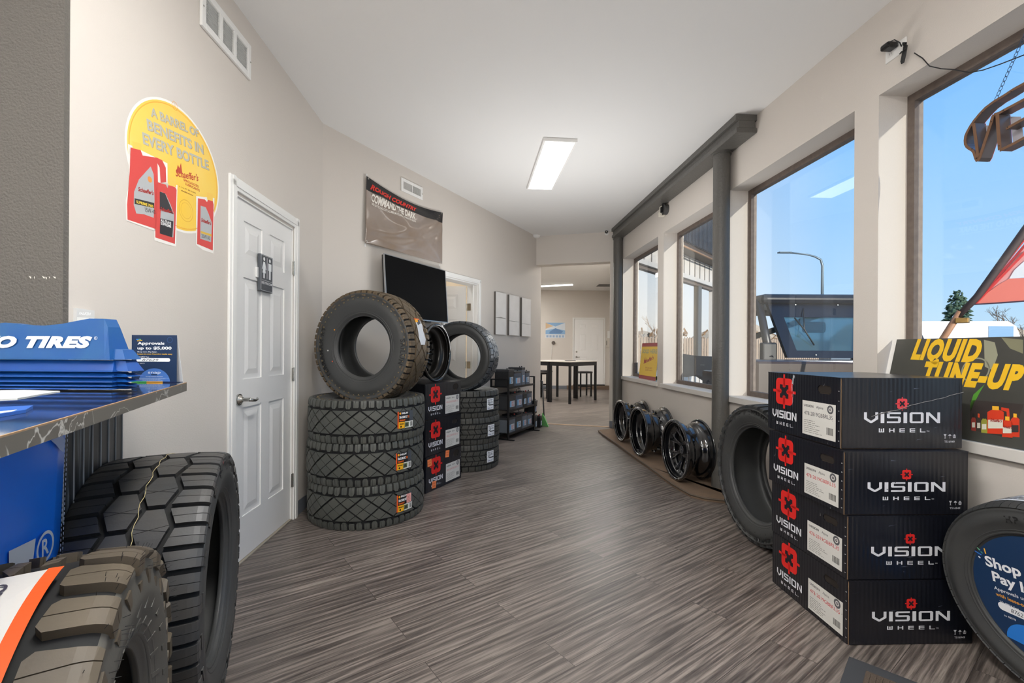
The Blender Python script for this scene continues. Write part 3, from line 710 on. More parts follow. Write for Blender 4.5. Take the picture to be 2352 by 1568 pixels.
def pat_at():
    P = []
    for sg in (-1, 1):
        o = 0 if sg > 0 else .35
        F = lambda L: [(sg * a, b + o) for a, b in L]
        P.append((F([(.66, .0), (1.16, .0), (1.20, .50), (.62, .50)]), 1, 0, 1, ((sg * .64, o + .25, sg * .9, o + .25, .0016),)))
        P.append((F([(.62, .50), (1.16, .50), (1.20, 1.0), (.66, 1.0)]), 1, 0, 1, ((sg * .64, o + .75, sg * .9, o + .75, .0016),)))
    for u0, u1, o, d in ((-.60, -.22, 0, .16), (-.22, .20, .3, -.2), (.20, .60, .62, .16)):
        for k in (0, .5):
            P.append(([(u0, o + k), (u1, o + k + d), (u1 + .05, o + k + d + .25), (u1, o + k + d + .5), (u0, o + k + .5), (u0 + .04, o + k + .25)] if 0 else [(u0, o + k), (u1, o + k + d), (u1, o + k + d + .5), (u0, o + k + .5)], 1, 0, .8, ((u0, o + k + .36, u1, o + k + d + .12, .0016),)))
    return P
def pat_hex():
    P = []
    for c, v0 in ((-.25, .5), (.25, 1.0)):
        P.append(([(c - .33, v0), (c - .17, v0 + .5), (c + .17, v0 + .5), (c + .33, v0), (c + .17, v0 - .5), (c - .17, v0 - .5)][::-1], 1, 0, 1, ((c - .4, v0 - .06, c + .0, v0 + .05, .0014), (c - .02, v0 + .04, c + .4, v0 - .06, .0014))))
    for sg, o in ((-1, 0.), (1, .5)):
        F = lambda L: [(sg * a, b + o) for a, b in L]
        s = lambda a, b, c, d, g=.0016: (sg * a, b + o, sg * c, d + o, g)
        P.append((F([(.42, .0), (.58, .5), (1.22, .5), (1.22, .0)]), 1, 0, 1, (s(.5, .26, 1.15, .24),)))
        P.append((F([(.58, .5), (.42, 1.), (1.16, 1.), (1.16, .5)]), 1, 0, 1, (s(.5, .74, 1.1, .76),)))
        P.append((F([(1.26, .02), (1.40, .02), (1.40, .46), (1.26, .46)]), .45, 0, .5, ()))
    return P
def pat_mud(side=False):
    P = []
    for sg, o in ((-1, 0.), (1, .5)):
        F = lambda L: [(sg * a, b + o) for a, b in L]
        s = lambda a, b, c, d, g=.002: (sg * a, b + o, sg * c, d + o, g)
        P.append((F([(.42, .05), (.55, -.04), (1.10, .0), (1.22, .04), (1.22, .40), (1.10, .42), (.52, .40), (.42, .34)]), 1, 0, 1, (s(.4, .20, 1.05, .16),)))
        P.append((F([(.46, .55), (.58, .48), (1.10, .50), (1.34, .54), (1.34, .88), (1.10, .90), (.52, .90), (.40, .80)]), 1, 0, 1, (s(.4, .70, 1.05, .68),)))
        P.append((F([(.02, .10), (.32, .02), (.36, .34), (.16, .56), (.02, .50)]), 1, 0, 1, (s(.0, .30, .4, .24),)))
        P.append((F([(.04, .62), (.18, .60), (.36, .46), (.34, .84), (.04, .98)]), 1, 0, 1, (s(.0, .82, .4, .70),)))
        P.append((F([(1.26, .10), (1.58, .14), (1.58, .26), (1.26, .34)]), .22, 0, .5, ())); P.append((F([(1.38, .60), (1.60, .64), (1.60, .76), (1.38, .82)]), .22, 0, .5, ()))
        if side:
            for a_, b_, c_ in ((1.66, .05, .0), (1.66, .55, .0), (2.02, .30, .1), (2.02, .80, .1)): P.append((F([(a_, b_), (a_ + .26, b_ + .10), (a_ + .26, b_ + .24), (a_, b_ + .10)]), .12, 1, .2, ()))
    return P
def pat_hwy():
    P = []
    P.append(([(-.16, .0), (.16, .0), (.16, 1.0), (-.16, 1.0)], 1, 0, .0, ()))
    for sg in (-1, 1):
        P.append(([(sg * .24, .0), (sg * .56, .1), (sg * .56, 1.1), (sg * .24, 1.0)], 1, 0, .0, ((sg * .3, .4, sg * .5, .55, .0012),)))
        P.append(([(sg * .63, .0), (sg * 1.20, .0), (sg * 1.20, 1.0), (sg * .63, 1.0)], 1, 0, .6, ((sg * .6, .5, sg * 1.0, .52, .0012),)))
    return P

def tyre(name, M, shape, pat, NP, mats, label, group=None, h=None, gap=.008, mside=None, text=(), cat='tyre'):
    r = tag(empty(name, M), label, cat, group)
    carcass(shape, r, mside)
    tread(shape, pat, NP, h or shape.gd, gap, mats).build('tread_blocks', r)
    if text:
        for (tx, rm, hh, ang, side) in text: mb = MB(); ring_text(shape, mb, tx, rm, hh, ang, RUBL, side); mb.build('raised_lettering', r)
    return r

def wrap_label(shape, parent, art_fn, w, hgt, ang, name, lift=.0015, t0=None, flip=1):
    """paper label w (around) x hgt (across the tread) glued over the tread; ang = centre angle; art in (u around, v across)"""
    a = Art(.0004); art_fn(a)
    R = shape.R
    def fn(x, y, z):
        t = flip * (y - hgt / 2) + (t0 or 0.); p = shape.at(t, shape.gd + lift + z); th = ang + (x - w / 2) / R
        return (p[0], p[1] * math.cos(th), p[1] * math.sin(th))
    a.map(fn); return a.build(name, parent)

# ---------------- wheels (rims) ----------------
GLOSSB = mat('gloss_black_wheel', (14, 15, 18), .12, .0, coat=1.0, spec=.6)
SATB = mat('satin_black_wheel', (18, 19, 21), .35, .3, coat=.3)
MILL = mat('milled_aluminium', (188, 190, 196), .22, 1)
RIVET = mat('bright_rivet', (214, 216, 220), .2, 1)
def rim(M, R, W, label, group, style, cap_txt=None, lip=GLOSSB, deep=.16, mspoke=GLOSSB, nsp=8, rot=0., bolts=24, sticker=False):
    """open face at local x=0 looking to -x; barrel runs to x=W"""
    r = tag(empty('alloy_wheel', M), label, 'wheel', group); mb = MB(); Rb = R - .022; Rd = R - .062
    outer = cr([(0, R - .006), (.003, R), (.012, R), (.016, R - .006), (.018, Rb), (W * .10, Rb - .002), (W * .26, Rb - .006), (W * .36, Rd), (W * .60, Rd), (W * .74, Rb - .012), (W * .90, Rb - .003), (W - .02, Rb), (W - .016, R - .004), (W - .008, R), (W - .001, R - .003)], 3)
    inner = [(x, rr - .010 if 0 < i < len(outer) - 1 else rr - .002) for i, (x, rr) in enumerate(outer)][::-1]
    mb.lathe(outer + inner, lip, 80, close=True); mb.build('barrel', r)
    mb = MB(); mb.lathe([(-.001, R - .004), (-.004, R - .006), (-.004, R - .022), (.004, R - .026)], GLOSSB if style != 'chrome' else CHROME, 80); mb.build('outer_lip', r)
    if bolts:
        mb = MB()
        for k in range(bolts):
            a = 2 * PI * (k + .5) / bolts; y, z = (R - .014) * math.cos(a), (R - .014) * math.sin(a); mb.cyl((-.004, y, z), (-.008, y, z), .0045, RIVET, 8)
        mb.build('rim_bolts', r)
    rs_ = Rb - .022
    for k in range(nsp):
        mb = MB(); a = rot + 2 * PI * k / nsp; Rm = Matrix.Rotation(a, 4, 'X')
        # spoke: forked bar from hub to barrel, outer end further out
        def bar(y0, z0, x0, y1, z1, x1, w0, w1, t=.022, m=mspoke):
            p0 = Vector((0, y0, z0)); p1 = Vector((0, y1, z1)); d = (p1 - p0).normalized(); n_ = Vector((0, -d.z, d.y))
            v = []
            for p, x, w_ in ((p0, x0, w0), (p1, x1, w1)):
                for s_ in (-1, 1):
                    q = p + n_ * (s_ * w_ / 2); v += [(x, q.y, q.z), (x + t, q.y, q.z)]
            mb.add(v, [(0, 2, 6, 4), (1, 5, 7, 3), (0, 4, 5, 1), (2, 3, 7, 6), (0, 1, 3, 2), (4, 6, 7, 5)], m, Rm)
        x0, x1 = deep, deep - .035
        if style == 'fork':
            sp = .36 * 2 * PI * rs_ / nsp / 2
            bar(.05, 0, x0, rs_ * .55, 0, x0 - .012, .034, .030); bar(rs_ * .5, 0, x0 - .01, rs_, sp, x1, .026, .022); bar(rs_ * .5, 0, x0 - .01, rs_, -sp, x1, .026, .022)
            for s_ in (-1, 1): bar(rs_ * .56, s_ * .010, x0 - .0155, rs_ * .97, s_ * (sp + .004), x1 - .0025, .005, .005, .003, MILL)
            bar(.07, .014, x0 - .002, rs_ * .5, .012, x0 - .012, .003, .003, .003, MILL)
        else:
            bar(.05, -.008, x0, rs_, -.02, x1, .016, .013); bar(.05, .008, x0, rs_, .02, x1, .016, .013)
            bar(.08, -.008, x0 - .003, rs_ * .97, -.02, x1 - .003, .004, .004, .003, MILL); bar(.08, .008, x0 - .003, rs_ * .97, .02, x1 - .003, .004, .004, .003, MILL)
        mb.build('spoke', r)
    mb = MB(); mb.cyl((deep + .002, 0, 0), (deep + .06, 0, 0), .085, mspoke, 40); mb.cyl((deep - .006, 0, 0), (deep + .002, 0, 0), .070, mspoke, 40, r1=.085)
    for k in range(6):
        a = 2 * PI * k / 6; mb.cyl((deep - .004, .055 * math.cos(a), .055 * math.sin(a)), (deep - .009, .055 * math.cos(a), .055 * math.sin(a)), .009, BLACK, 12)
    mb.build('hub', r)
    mb = MB(); mb.cyl((deep - .030, 0, 0), (deep - .004, 0, 0), .036, mspoke, 32, r1=.044); mb.lathe([(deep - .031, .036), (deep - .033, .034), (deep - .031, .031)], MILL, 32)
    mb.cyl((deep - .031, 0, 0), (deep - .0305, 0, 0), .030, mat('cap_dark_grey', (60, 64, 70), .3, .5), 32)
    if cap_txt:
        for s_ in (-1, 1): mb.box(deep - .033, deep - .0312, s_ * .012 - .003, s_ * .012 + .003, -.016, .016, MILL)
        mb.box(deep - .033, deep - .0312, -.012, .012, -.003, .003, MILL)
    mb.build('centre_cap', r)
    if sticker:
        a = Art(); a.rect(0, 0, .05, .032, (236, 236, 232), 0); a.lines(.004, .004, .046, .028, 4, (80, 80, 80)); a.barcode(.008, .004, .04, .012)
        def fn(x, y, z):
            th = math.radians(100) + x / R; q = Rb + .0015 + z; return (W * .78 + y, q * math.cos(th), q * math.sin(th))
        a.map(fn); a.build('paper_sticker', r)
    return r
# ---------------- tyres and wheels in place ----------------
def rotz_axis(pos, axis, spin=0.):
    """matrix with local x along a horizontal-ish axis, local z near world up, spun about its own axle"""
    return frame(pos, axis) @ Matrix.Rotation(spin, 4, 'X')
def stacked(pos, spin=0., tilt=0.):
    """axle vertical"""
    return Matrix.Translation(pos) @ Matrix.Rotation(spin, 4, 'Z') @ Matrix.Rotation(-PI / 2, 4, 'Y')

# rugged terrain tyres: stack of three + one standing on top
S1 = TyreShape(.415, .285, .220, .262, .013)
p0 = (-1.075, 3.396)
SAT = (RUBG, mat('arrow_edge_tan', (120, 106, 78), .7))
def rt_label(a):
    w, h = .135, .115
    a.rect(0, 0, w, h, (28, 28, 30), 0); a.rect(0, 0, w * .07, h, (226, 88, 26), 1)
    a.rect(w * .07, 0, w * .45, h * .38, (236, 176, 28), 1); a.rect(w * .45, 0, w, h * .38, (226, 228, 224), 1)
    a.rect(w * .42, h * .05, w * .70, h * .33, (110, 124, 84), 2); a.poly([(w * .46, h * .1), (w * .5, h * .28), (w * .62, h * .28), (w * .67, h * .1)], (60, 66, 60), 3)
    a.barcode(w * .80, h * .06, w * .96, h * .34, layer=2); a.rect(w * .74, h * .40, w, h, (70, 76, 84), 1)
    a.text('SAILUN', w * .22, h * .84, h * .10, (240, 240, 240), 2, bold=.04, shear=.2); a.ell(w * .15, h * .88, h * .06, h * .07, (240, 170, 30), 2, 12)
    a.text('35x12.50R17LT', w * .10, h * .60, h * .12, (244, 244, 244), 2, w=w * .50, bold=.05); a.text('121Q', w * .62, h * .60, h * .12, (240, 110, 30), 2, w=w * .11, bold=.05)
    a.text('TERRAMAX RT', w * .10, h * .44, h * .08, (240, 110, 30), 2, w=w * .36, bold=.04)
    a.text('TERRAMAX', w * .10, h * .22, h * .07, (30, 30, 30), 2, w=w * .30, bold=.04); a.ell(w * .2, h * .1, h * .06, h * .06, (40, 40, 30), 2, 10)
LABS = ['rugged terrain tyre at the bottom of the tall left stack, pink note on its label', 'rugged terrain tyre in the middle of the tall left stack of three', 'top flat-lying rugged terrain tyre of the left stack, under the standing tyre']
txt1 = (('TERRAMAX R/T', .345, .030, math.radians(180), 1), ('SAILUN', .345, .030, math.radians(0), 1), ('TERRAMAX R/T', .345, .030, math.radians(180), -1), ('SAILUN', .345, .030, 0, -1))
proto = None
for k in range(3):
    M = stacked((p0[0] + (.004, -.004, .006)[k], p0[1] + (0, .004, .0)[k], .1425 + .2855 * k + .0005), (0, .35, .9)[k])
    if proto is None: proto = r = tyre('tyre', M, S1, pat_rt(), 13, SAT, LABS[0], 'rugged terrain tyres stacked flat', gap=.013, text=txt1)
    else: r = copy_tree(proto, M, LABS[k])
    r['_k'] = k
rts = [o for o in bpy.data.objects if '_k' in o.keys()]
for r in rts:
    k = r['_k']; del r['_k']; Mi = r.matrix_basis.inverted()
    px, py = ((943, 1143), (942, 1050), (949, 957))[k]
    tgt = aty(px, py, 3.1); d = Vector((tgt.x - p0[0], tgt.y - p0[1], 0))
    # direction on the tread where the label sits
    d = Vector((math.sin(math.radians(54)), -math.cos(math.radians(54)), 0)); loc = Mi.to_3x3() @ d; ang = math.atan2(loc.z, loc.y)
    up = (Mi.to_3x3() @ Vector((0, 0, 1))).x
    a_ = wrap_label(S1, r, rt_label, .135, .115, ang, 'paper_label', flip=up)
    if k == 0:
        a = Art(.0004); a.rect(0, 0, .045, .06, (240, 176, 168), 0); a.lines(.005, .005, .04, .055, 5, (200, 120, 110)); R = S1.R
        def fn(x, y, z):
            p = S1.at(up * (y - .01), S1.gd + .0035 + z); th = ang + (x + .012) / R; return (p[0], p[1] * math.cos(th), p[1] * math.sin(th))
        a.map(fn); a.build('pink_note', r)
# standing one, brown with dust
r = tag(empty('tyre', rotz_axis((-1.075 + .03, 3.40, .857 + .415 - .056), Vector((.29, .957, 0)), math.radians(0))), 'large dusty brown tyre standing upright on the tall left tyre stack', 'tyre')
carcass(S1, r); tread(S1, pat_rt(), 13, S1.gd, .013, (RUBB, SAT[1])).build('tread_blocks', r)
for tx, rm, hh, ang, side in (('TERRAMAX RT', .325, .034, math.radians(-8), -1), ('SAILUN', .325, .032, math.radians(186), -1)): mb = MB(); ring_text(S1, mb, tx, rm, hh, ang, RUBL, side); mb.build('raised_lettering', r)
for rr, ang, c in ((.262, 152, (232, 150, 40)), (.285, 186, (200, 200, 196)), (.27, 204, (196, 90, 60))):
    mb = MB(); t = math.radians(180 - ang); x = -(S1.side_x(rr) + .0005); mb.cyl((x + .001, rr * math.cos(t), rr * math.sin(t)), (x - .001, rr * math.cos(t), rr * math.sin(t)), .0055, ink(c), 12); mb.build('paint_dot', r)
def torn(a):
    w, h = .20, .10
    a.poly([(0, .02), (.05, 0), (.12, .01), (.20, .015), (.195, .06), (.2, .09), (.15, .1), (.1, .085), (.04, .1), (.0, .08)], (206, 210, 216), 0)
    a.poly([(.145, .03), (.2, .03), (.2, .09), (.16, .08)], (60, 64, 70), 1); a.poly([(.165, .01), (.195, .015), (.195, .06), (.17, .05)], (238, 168, 32), 2); a.rect(.19, .01, .2, .085, (226, 96, 36), 3)
_t = torn
def torn(a):
    _t(a); a.mb.v = [(.20 - v[0], v[1], v[2]) for v in a.mb.v]
wrap_label(S1, r, torn, .20, .10, math.radians(164), 'torn_label', t0=.01)

# all terrain tyres: stack of three + one standing
S2 = TyreShape(.37, .262, .232, .240, .012)
q0 = (-.50, 4.79)
def at_label(a):
    w, h = .10, .11
    a.rect(0, 0, w, h, (232, 235, 238), 0); a.rect(w * .28, h * .36, w * .95, h * .46, (40, 44, 50), 1)
    a.text('A/T', w * .08, h * .44, h * .13, (40, 44, 50), 1, bold=.05, shear=.2); a.lines(w * .08, h * .60, w * .9, h * .92, 3, (70, 74, 84)); a.text('TOYO', w * .08, h * .08, h * .09, (40, 60, 120), 1, bold=.05)
    a.lines(w * .6, h * .08, w * .9, h * .2, 2, (90, 90, 90)); a.rect(0, h * .24, w, h * .252, (120, 124, 130), 1)
LAB2 = ['all terrain tyre at the bottom of the short stack next to the battery rack', 'all terrain tyre in the middle of the short stack next to the battery rack', 'topmost flat all terrain tyre with a white label, under the upright tyre']
proto = None; L2 = []
for k in range(3):
    M = stacked((q0[0] + (0, .006, -.004)[k], q0[1], .131 + .2625 * k + .0005), (.1, .5, 1.1)[k])
    if proto is None: proto = r = tyre('tyre', M, S2, pat_at(), 17, (RUBG if 0 else rubber('tyre_rubber_at', (64, 65, 62), (88, 84, 76), .4, .52), RUB), LAB2[0], 'all terrain tyres stacked flat', gap=.011)
    else: r = copy_tree(proto, M, LAB2[k])
    L2.append(r)
for r in L2:
    Mi = r.matrix_basis.inverted().to_3x3(); d = Vector((math.sin(math.radians(52)), -math.cos(math.radians(52)), 0)); loc = Mi @ d
    wrap_label(S2, r, at_label, .10, .11, math.atan2(loc.z, loc.y), 'paper_label', flip=(Mi @ Vector((0, 0, 1))).x)
r = tyre('tyre', rotz_axis((q0[0] - .02, q0[1] - .0, .788 + .37 - .030), Vector((.26, .966, 0))), S2, pat_at(), 17, (rubber('tyre_rubber_at2', (62, 66, 70), (84, 90, 96), .5, .42), RUB), 'black all terrain tyre standing upright on the short stack', gap=.011)

# wheel standing on the cartons
rim(rotz_axis((-.665, 4.06, .908 + .262), Vector((-.94, .34, 0)), .3), .262, .24, 'black spoked wheel standing on the cartons between two upright tyres', None, 'mesh', deep=.19, nsp=12, mspoke=SATB, bolts=0, lip=mat('wheel_grey_barrel', (30, 28, 26), .3, .4), rot=.2)

# wheels on the carpeted ledge
ax = Vector((.995, .1, 0))
for (px, y, R, lab, st, kw) in ((1550, 4.12, .273, 'nearest black wheel on the ledge, milled forked spokes showing', 'fork', dict(cap_txt=1, deep=.10, nsp=8, rot=.35)),
                          (1466, 5.06, .27, 'middle black wheel on the ledge, deep plain dish', 'fork', dict(deep=.21, nsp=8, mspoke=GLOSSB)),
                          (1425, 5.86, .265, 'farthest black wheel on the ledge, beside the far round post', 'fork', dict(deep=.15, nsp=6, mspoke=SATB, sticker=True))):
    p = aty(px, 803, y); rim(rotz_axis((p.x, y, .032 + R), ax), R, .31 if y > 4.5 else .25, lab, 'black wheels lined up on the carpeted ledge', st, **kw)
# the ledge
pts = [(1374, 987), (1384, 996), (1400, 1007), (1420, 1020), (1441, 1036), (1466, 1054), (1491, 1071), (1522, 1094), (1545, 1110), (1560, 1119), (1587, 1134), (1619, 1142), (1662, 1147)]
poly = [atz(x, y, .03) for x, y in pts]; poly = [(p.x, p.y) for p in poly]
e = D(poly[-1][1] - .25, .006); s_ = D(6.80, .006); poly = poly + [(poly[-1][0] + .25, poly[-1][1] - .06), (e.x, e.y), (s_.x, s_.y), (s_.x - .2, 6.82)]
LEDGE = mat('brown_carpet', (122, 100, 80), .95, bump=(300, .8, 2, .003), noise=(14, .5, (92, 80, 70)))
mb = MB(); mb.prism(poly[::-1], .0005, .030, LEDGE); edge = [(x, y, .024) for x, y in poly[:14]]; mb.tube(edge, .008, mat('carpet_edge', (88, 76, 64), .8), 8)
tag(mb.build('carpeted_ledge'), 'low curved brown carpeted ledge carrying three black wheels', 'platform')

# low profile tyre behind the cartons
S3 = TyreShape(.435, .30, .285, .285, .014)
tyre('tyre', rotz_axis((1.50 + .15, 2.845, .435), Vector((.995, .06, 0)), 0), S3, pat_mud(), 20, (RUB, RUB), 'low profile mud tyre standing behind the carton stack, beside the near post', h=.014, gap=.016,
     text=(('FALKEN', .375, .026, math.radians(100), -1), ('WILDPEAK', .375, .024, math.radians(250), -1), ('OPEN COUNTRY', .36, .018, math.radians(10), -1)))

# hexagon pattern tyre beside the counter
S4 = TyreShape(.42, .335, .255, .305, .015)
a4 = Vector((.912, .41, 0)); r = tyre('tyre', rotz_axis((-1.146, 1.51, .42), a4), S4, pat_hex(), 21, (RUBD if 0 else rubber('tyre_rubber_near', (58, 60, 63), (90, 82, 70), .4, .45), RUB), 'wide tyre with hexagonal tread blocks leaning by the counter', h=.015, gap=.0145)
mb = MB(); pth = []
for i in range(60):
    t = math.radians(60 + i * 3); p = S4.at(.003 * math.sin(i * 1.9), S4.gd + .0005); pth.append((p[0], p[1] * math.cos(t), p[1] * math.sin(t)))
mb.tube(pth, .0009, ink((196, 180, 130), .7), 5); mb.build('mould_line', r)
mb = MB(); t = math.radians(95); rr = .39; x = S4.side_x(rr); mb.cyl((x, rr * math.cos(t), rr * math.sin(t)), (x + .002, rr * math.cos(t), rr * math.sin(t)), .007, ink((210, 50, 40)), 12); mb.build('paint_dot', r)
# mud tyre nearest the viewer
S5 = TyreShape(.415, .29, .225, .250, .017)
r = tyre('tyre', rotz_axis((-.795, .742, .415), Vector((.875, .484, 0))), S5, pat_mud(True), 14, (rubber('tyre_rubber_mud', (76, 68, 58), (104, 92, 74), .6, .55), rubber('tyre_side_mud', (84, 82, 77), (100, 96, 88), .5, .55, 6)), 'nearest mud tyre with large lugs and a torn white and orange label', h=.017, gap=.018, mside=rubber('tyre_side_mud', (84, 82, 77), (100, 96, 88), .5, .55, 6))
def mudlab(a):
    w, h = .34, .17
    a.poly([(0, 0), (w, .012), (w * .97, h * .5), (w, h), (w * .5, h * .97), (0, h)], (214, 210, 204), 0); a.rect(0, h * .89, w * .98, h, (232, 92, 36), 1)
    for i, s_ in enumerate(('MUD TERRAIN', 'LT 35x12.50R17', 'OWL 10PR')):
        a.text(s_, w * .10, h * (.12 + .24 * i), h * .10, (70, 66, 74), 1, w=w * (.62 - .1 * i), bold=.03, shear=.2)
wrap_label(S5, r, mudlab, .34, .15, math.radians(114), 'torn_label', t0=-.045, lift=.004)
# hair-like rubber vents on both near tyres
def vents(parent, S, n, seed, m=RUBL, ln=.008):
    rnd = random.Random(seed); mb = MB()
    for i in range(n):
        t = rnd.choice((-1, 1)) * rnd.uniform(S.hw * .9, S.hw * 1.35); th = rnd.uniform(math.radians(20), math.radians(190)); p = S.at(t, S.gd * .8); q = S.at(t, S.gd + ln)
        mb.cyl((p[0], p[1] * math.cos(th), p[1] * math.sin(th)), (q[0], q[1] * math.cos(th + .004), q[1] * math.sin(th + .004)), .0005, m, 4, cap=False)
    o = mb.build('rubber_hairs', parent); o['kind'] = 'stuff'
vents(r, S5, 260, 3)

# road tyre at the right edge with the round financing board inside
n6 = Vector((math.cos(math.radians(-8)) * math.cos(math.radians(186.3)), math.cos(math.radians(-8)) * math.sin(math.radians(186.3)), math.sin(math.radians(-8))))
c6 = Vector((1.79, 1.52, .345 * math.cos(math.radians(8)) + .004)); S6 = TyreShape(.345, .215, .225, .175, .006)
M6 = frame(c6 - n6 * .1 + Vector((0, 0, .0)), -n6)
r = tyre('tyre', M6, S6, pat_hwy(), 40, (RUB, RUB), 'smooth road tyre with a round navy financing board inside, at the right edge', h=.006, gap=.005, text=(('EXTENSA', .275, .022, math.radians(165), -1), ('HP II', .275, .022, math.radians(80), -1)))
def lab6(a):
    w, h = .22, .12; a.rect(0, 0, w, h, (226, 230, 236), 0); a.rect(w * .7, 0, w, h * .4, (40, 56, 90), 1); a.text('TOYO TIRES', w * .08, h * .66, h * .16, (40, 44, 60), 1, w=w * .7, bold=.05); a.lines(w * .06, h * .08, w * .66, h * .56, 5, (60, 64, 76)); a.barcode(w * .74, h * .5, w * .95, h * .9)
wrap_label(S6, r, lab6, .22, .12, math.radians(78), 'paper_label')
n6v = Vector(n6); PF = Plane2(c6 - n6v * .012, n6v.orthogonal(), n6v)
rb = tag(empty('display_board', Matrix(PF.M)), 'round navy board with Shop now Pay later print, set inside the road tyre', 'sign')
mb = MB(); mb.prism([(.226 * math.cos(2 * PI * k / 72), .226 * math.sin(2 * PI * k / 72)) for k in range(72)], -.004, 0, ink((24, 52, 88), .4)); mb.build('round_board', rb)
a = Art(); W_ = (236, 238, 242)
def tf(part, full, p0, p1, hp, c, **k):
    x0, y0 = PF.uv(*p0); x1, y1 = PF.uv(*p1); wp = math.hypot(x1 - x0, y1 - y0); b = k.get('bold', 0.)
    A_, B_ = text_mesh(part, b), text_mesh(full, b); wf = wp * (B_[3] - B_[2]) / (A_[3] - A_[2]); rot = math.atan2(y1 - y0, x1 - x0)
    xa, ya = PF.uv(p0[0] - hp * .36, p0[1] - hp); hh = abs(-(xa - x0) * math.sin(rot) + (ya - y0) * math.cos(rot))
    a.text(full, x0, y0, hh, c, 1, w=wf, rot=rot, **k)
tf('Shop', 'Shop now.', (2265, 1297), (2347, 1325), 23, W_, bold=.03); tf('Pay l', 'Pay later.', (2281, 1332), (2352, 1360), 23, W_, bold=.03)
tf('Approvals u', 'Approvals up to $5,000', (2284, 1352), (2351, 1378), 8, W_, bold=.01); tf('with lease-t', 'with lease-to-own', (2288, 1366), (2351, 1393), 8, (230, 160, 60), bold=.02)
tf('TO APPLY Text', 'TO APPLY Text', (2297, 1383), (2341, 1402), 5, W_, bold=.02); tf('to 48078', 'to 48078', (2307, 1414), (2334, 1426), 5, W_)
tf('8762', '87629', (2323, 1406), (2352, 1419), 10, (70, 74, 80), shear=.2)
x0, y0 = PF.uv(2303, 1392); x1, y1 = PF.uv(2352, 1414); dx, dy = x1 - x0, y1 - y0; L = math.hypot(dx, dy); dx /= L; dy /= L; rr = .014; pl = []
for k in range(13):
    t = math.radians(90 + 15 * k); pl.append((x0 + rr * (math.cos(t) * dx - math.sin(t) * dy), y0 + rr * (math.cos(t) * dy + math.sin(t) * dx)))
for k in range(13):
    t = math.radians(-90 + 15 * k); pl.append((x0 + .125 * dx + rr * (math.cos(t) * dx - math.sin(t) * dy), y0 + .125 * dy + rr * (math.cos(t) * dy + math.sin(t) * dx)))
a.poly(pl, W_, 0)
u_, v_ = PF.uv(2372, 1490); q = PF.uv(2314, 1463); R_ = min(math.hypot(q[0] - u_, q[1] - v_), .10); th = math.atan2(dy, dx); a.poly([(u_ + R_ * math.cos(th + PI * k / 24), v_ + R_ * math.sin(th + PI * k / 24)) for k in range(25)], (40, 124, 214), 0)
for p, q, c in (((2242, 1254), (2250, 1262), (110, 180, 140)), ((2240, 1265), (2253, 1273), (50, 110, 200)), ((2254, 1267), (2256, 1269), (70, 150, 140)), ((2261, 1260), (2264, 1270), (240, 180, 60)), ((2249, 1278), (2251, 1280), W_)):
    e0, f0 = PF.uv(*p); e1, f1 = PF.uv(*q); dx_, dy_ = e1 - e0, f1 - f0; l = math.hypot(dx_, dy_); ox, oy = -dy_ / l * .0022, dx_ / l * .0022; ex, ey = dx_ / l * .002, dy_ / l * .002
    a.poly([(e0 + ox - ex, f0 + oy - ey), (e0 - ox - ex, f0 - oy - ey), (e1 - ox + ex, f1 - oy + ey), (e1 + ox + ex, f1 + oy + ey)], c, 1)
a.build('board_print', rb, Matrix.Translation((0, 0, .0004)))
# floor mat by the right edge
mp_ = [atz(1950, 1508, 0), atz(2240, 1640, 0), atz(1900, 1760, 0), atz(1905, 1600, 0)]
m0 = atz(1950, 1510, 0); dx_ = (atz(2100, 1568, 0) - m0).normalized(); M = frame(m0 + Vector((0, 0, .0006)), dx_); MR = mat('mat_rubber', (62, 64, 68), .6); MF = mat('mat_fibre', (84, 72, 62), .95, bump=(260, .8, 3, .003))
r = tag(empty('floor_mat', M), 'corner of a rubber edged brown floor mat at the bottom right', 'floor mat'); mb = MB(); mb.bbox(0, .95, -.62, 0, 0, .006, .002, MR); mb.build('rubber_border', r); mb = MB(); mb.box(.06, .89, -.56, -.06, .0061, .009, MF); mb.build('fibre_field', r)
mb = MB()
for k in range(46): mb.box(.07 + k * .018, .075 + k * .018, -.55, -.07, .0091, .0125, MF)
mb.build('scraper_ribs', r)
# ---------------- wheel cartons ----------------
def carton_mat(name, rgb, rough):
    m = mat(name, rgb, rough, coat=.35, spec=.6); t = m.node_tree; b = t.nodes['Principled BSDF']
    tc = N(m, 'ShaderNodeTexCoord'); mp = N(m, 'ShaderNodeMapping'); t.links.new(tc.outputs['Object'], mp.inputs[0])
    wv = N(m, 'ShaderNodeTexWave', wave_type='BANDS', bands_direction='DIAGONAL'); wv.inputs['Scale'].default_value = 34; wv.inputs['Distortion'].default_value = .6; mp.inputs['Scale'].default_value = (1, 1, 0)
    nz = N(m, 'ShaderNodeTexNoise'); nz.inputs['Scale'].default_value = 7; nz.inputs['Detail'].default_value = 4; t.links.new(tc.outputs['Object'], nz.inputs[0])
    ad = N(m, 'ShaderNodeMath', operation='MULTIPLY_ADD'); ad.inputs[1].default_value = 3.5; t.links.new(nz.outputs['Fac'], ad.inputs[0])
    t.links.new(mp.outputs[0], wv.inputs[0]); t.links.new(wv.outputs['Fac'], ad.inputs[2])
    k = N(m, 'ShaderNodeBump'); k.inputs['Strength'].default_value = .35; k.inputs['Distance'].default_value = .0012; t.links.new(ad.outputs[0], k.inputs['Height']); t.links.new(k.outputs[0], b.inputs['Normal']); t.links.new(k.outputs[0], b.inputs['Coat Normal'])
    return m
CARTON = carton_mat('black_printed_carton', (17, 19, 27), .30)
KRAFT = mat('kraft_board', (150, 122, 92), .85)
RED, WHT = (224, 38, 34), (222, 224, 230)
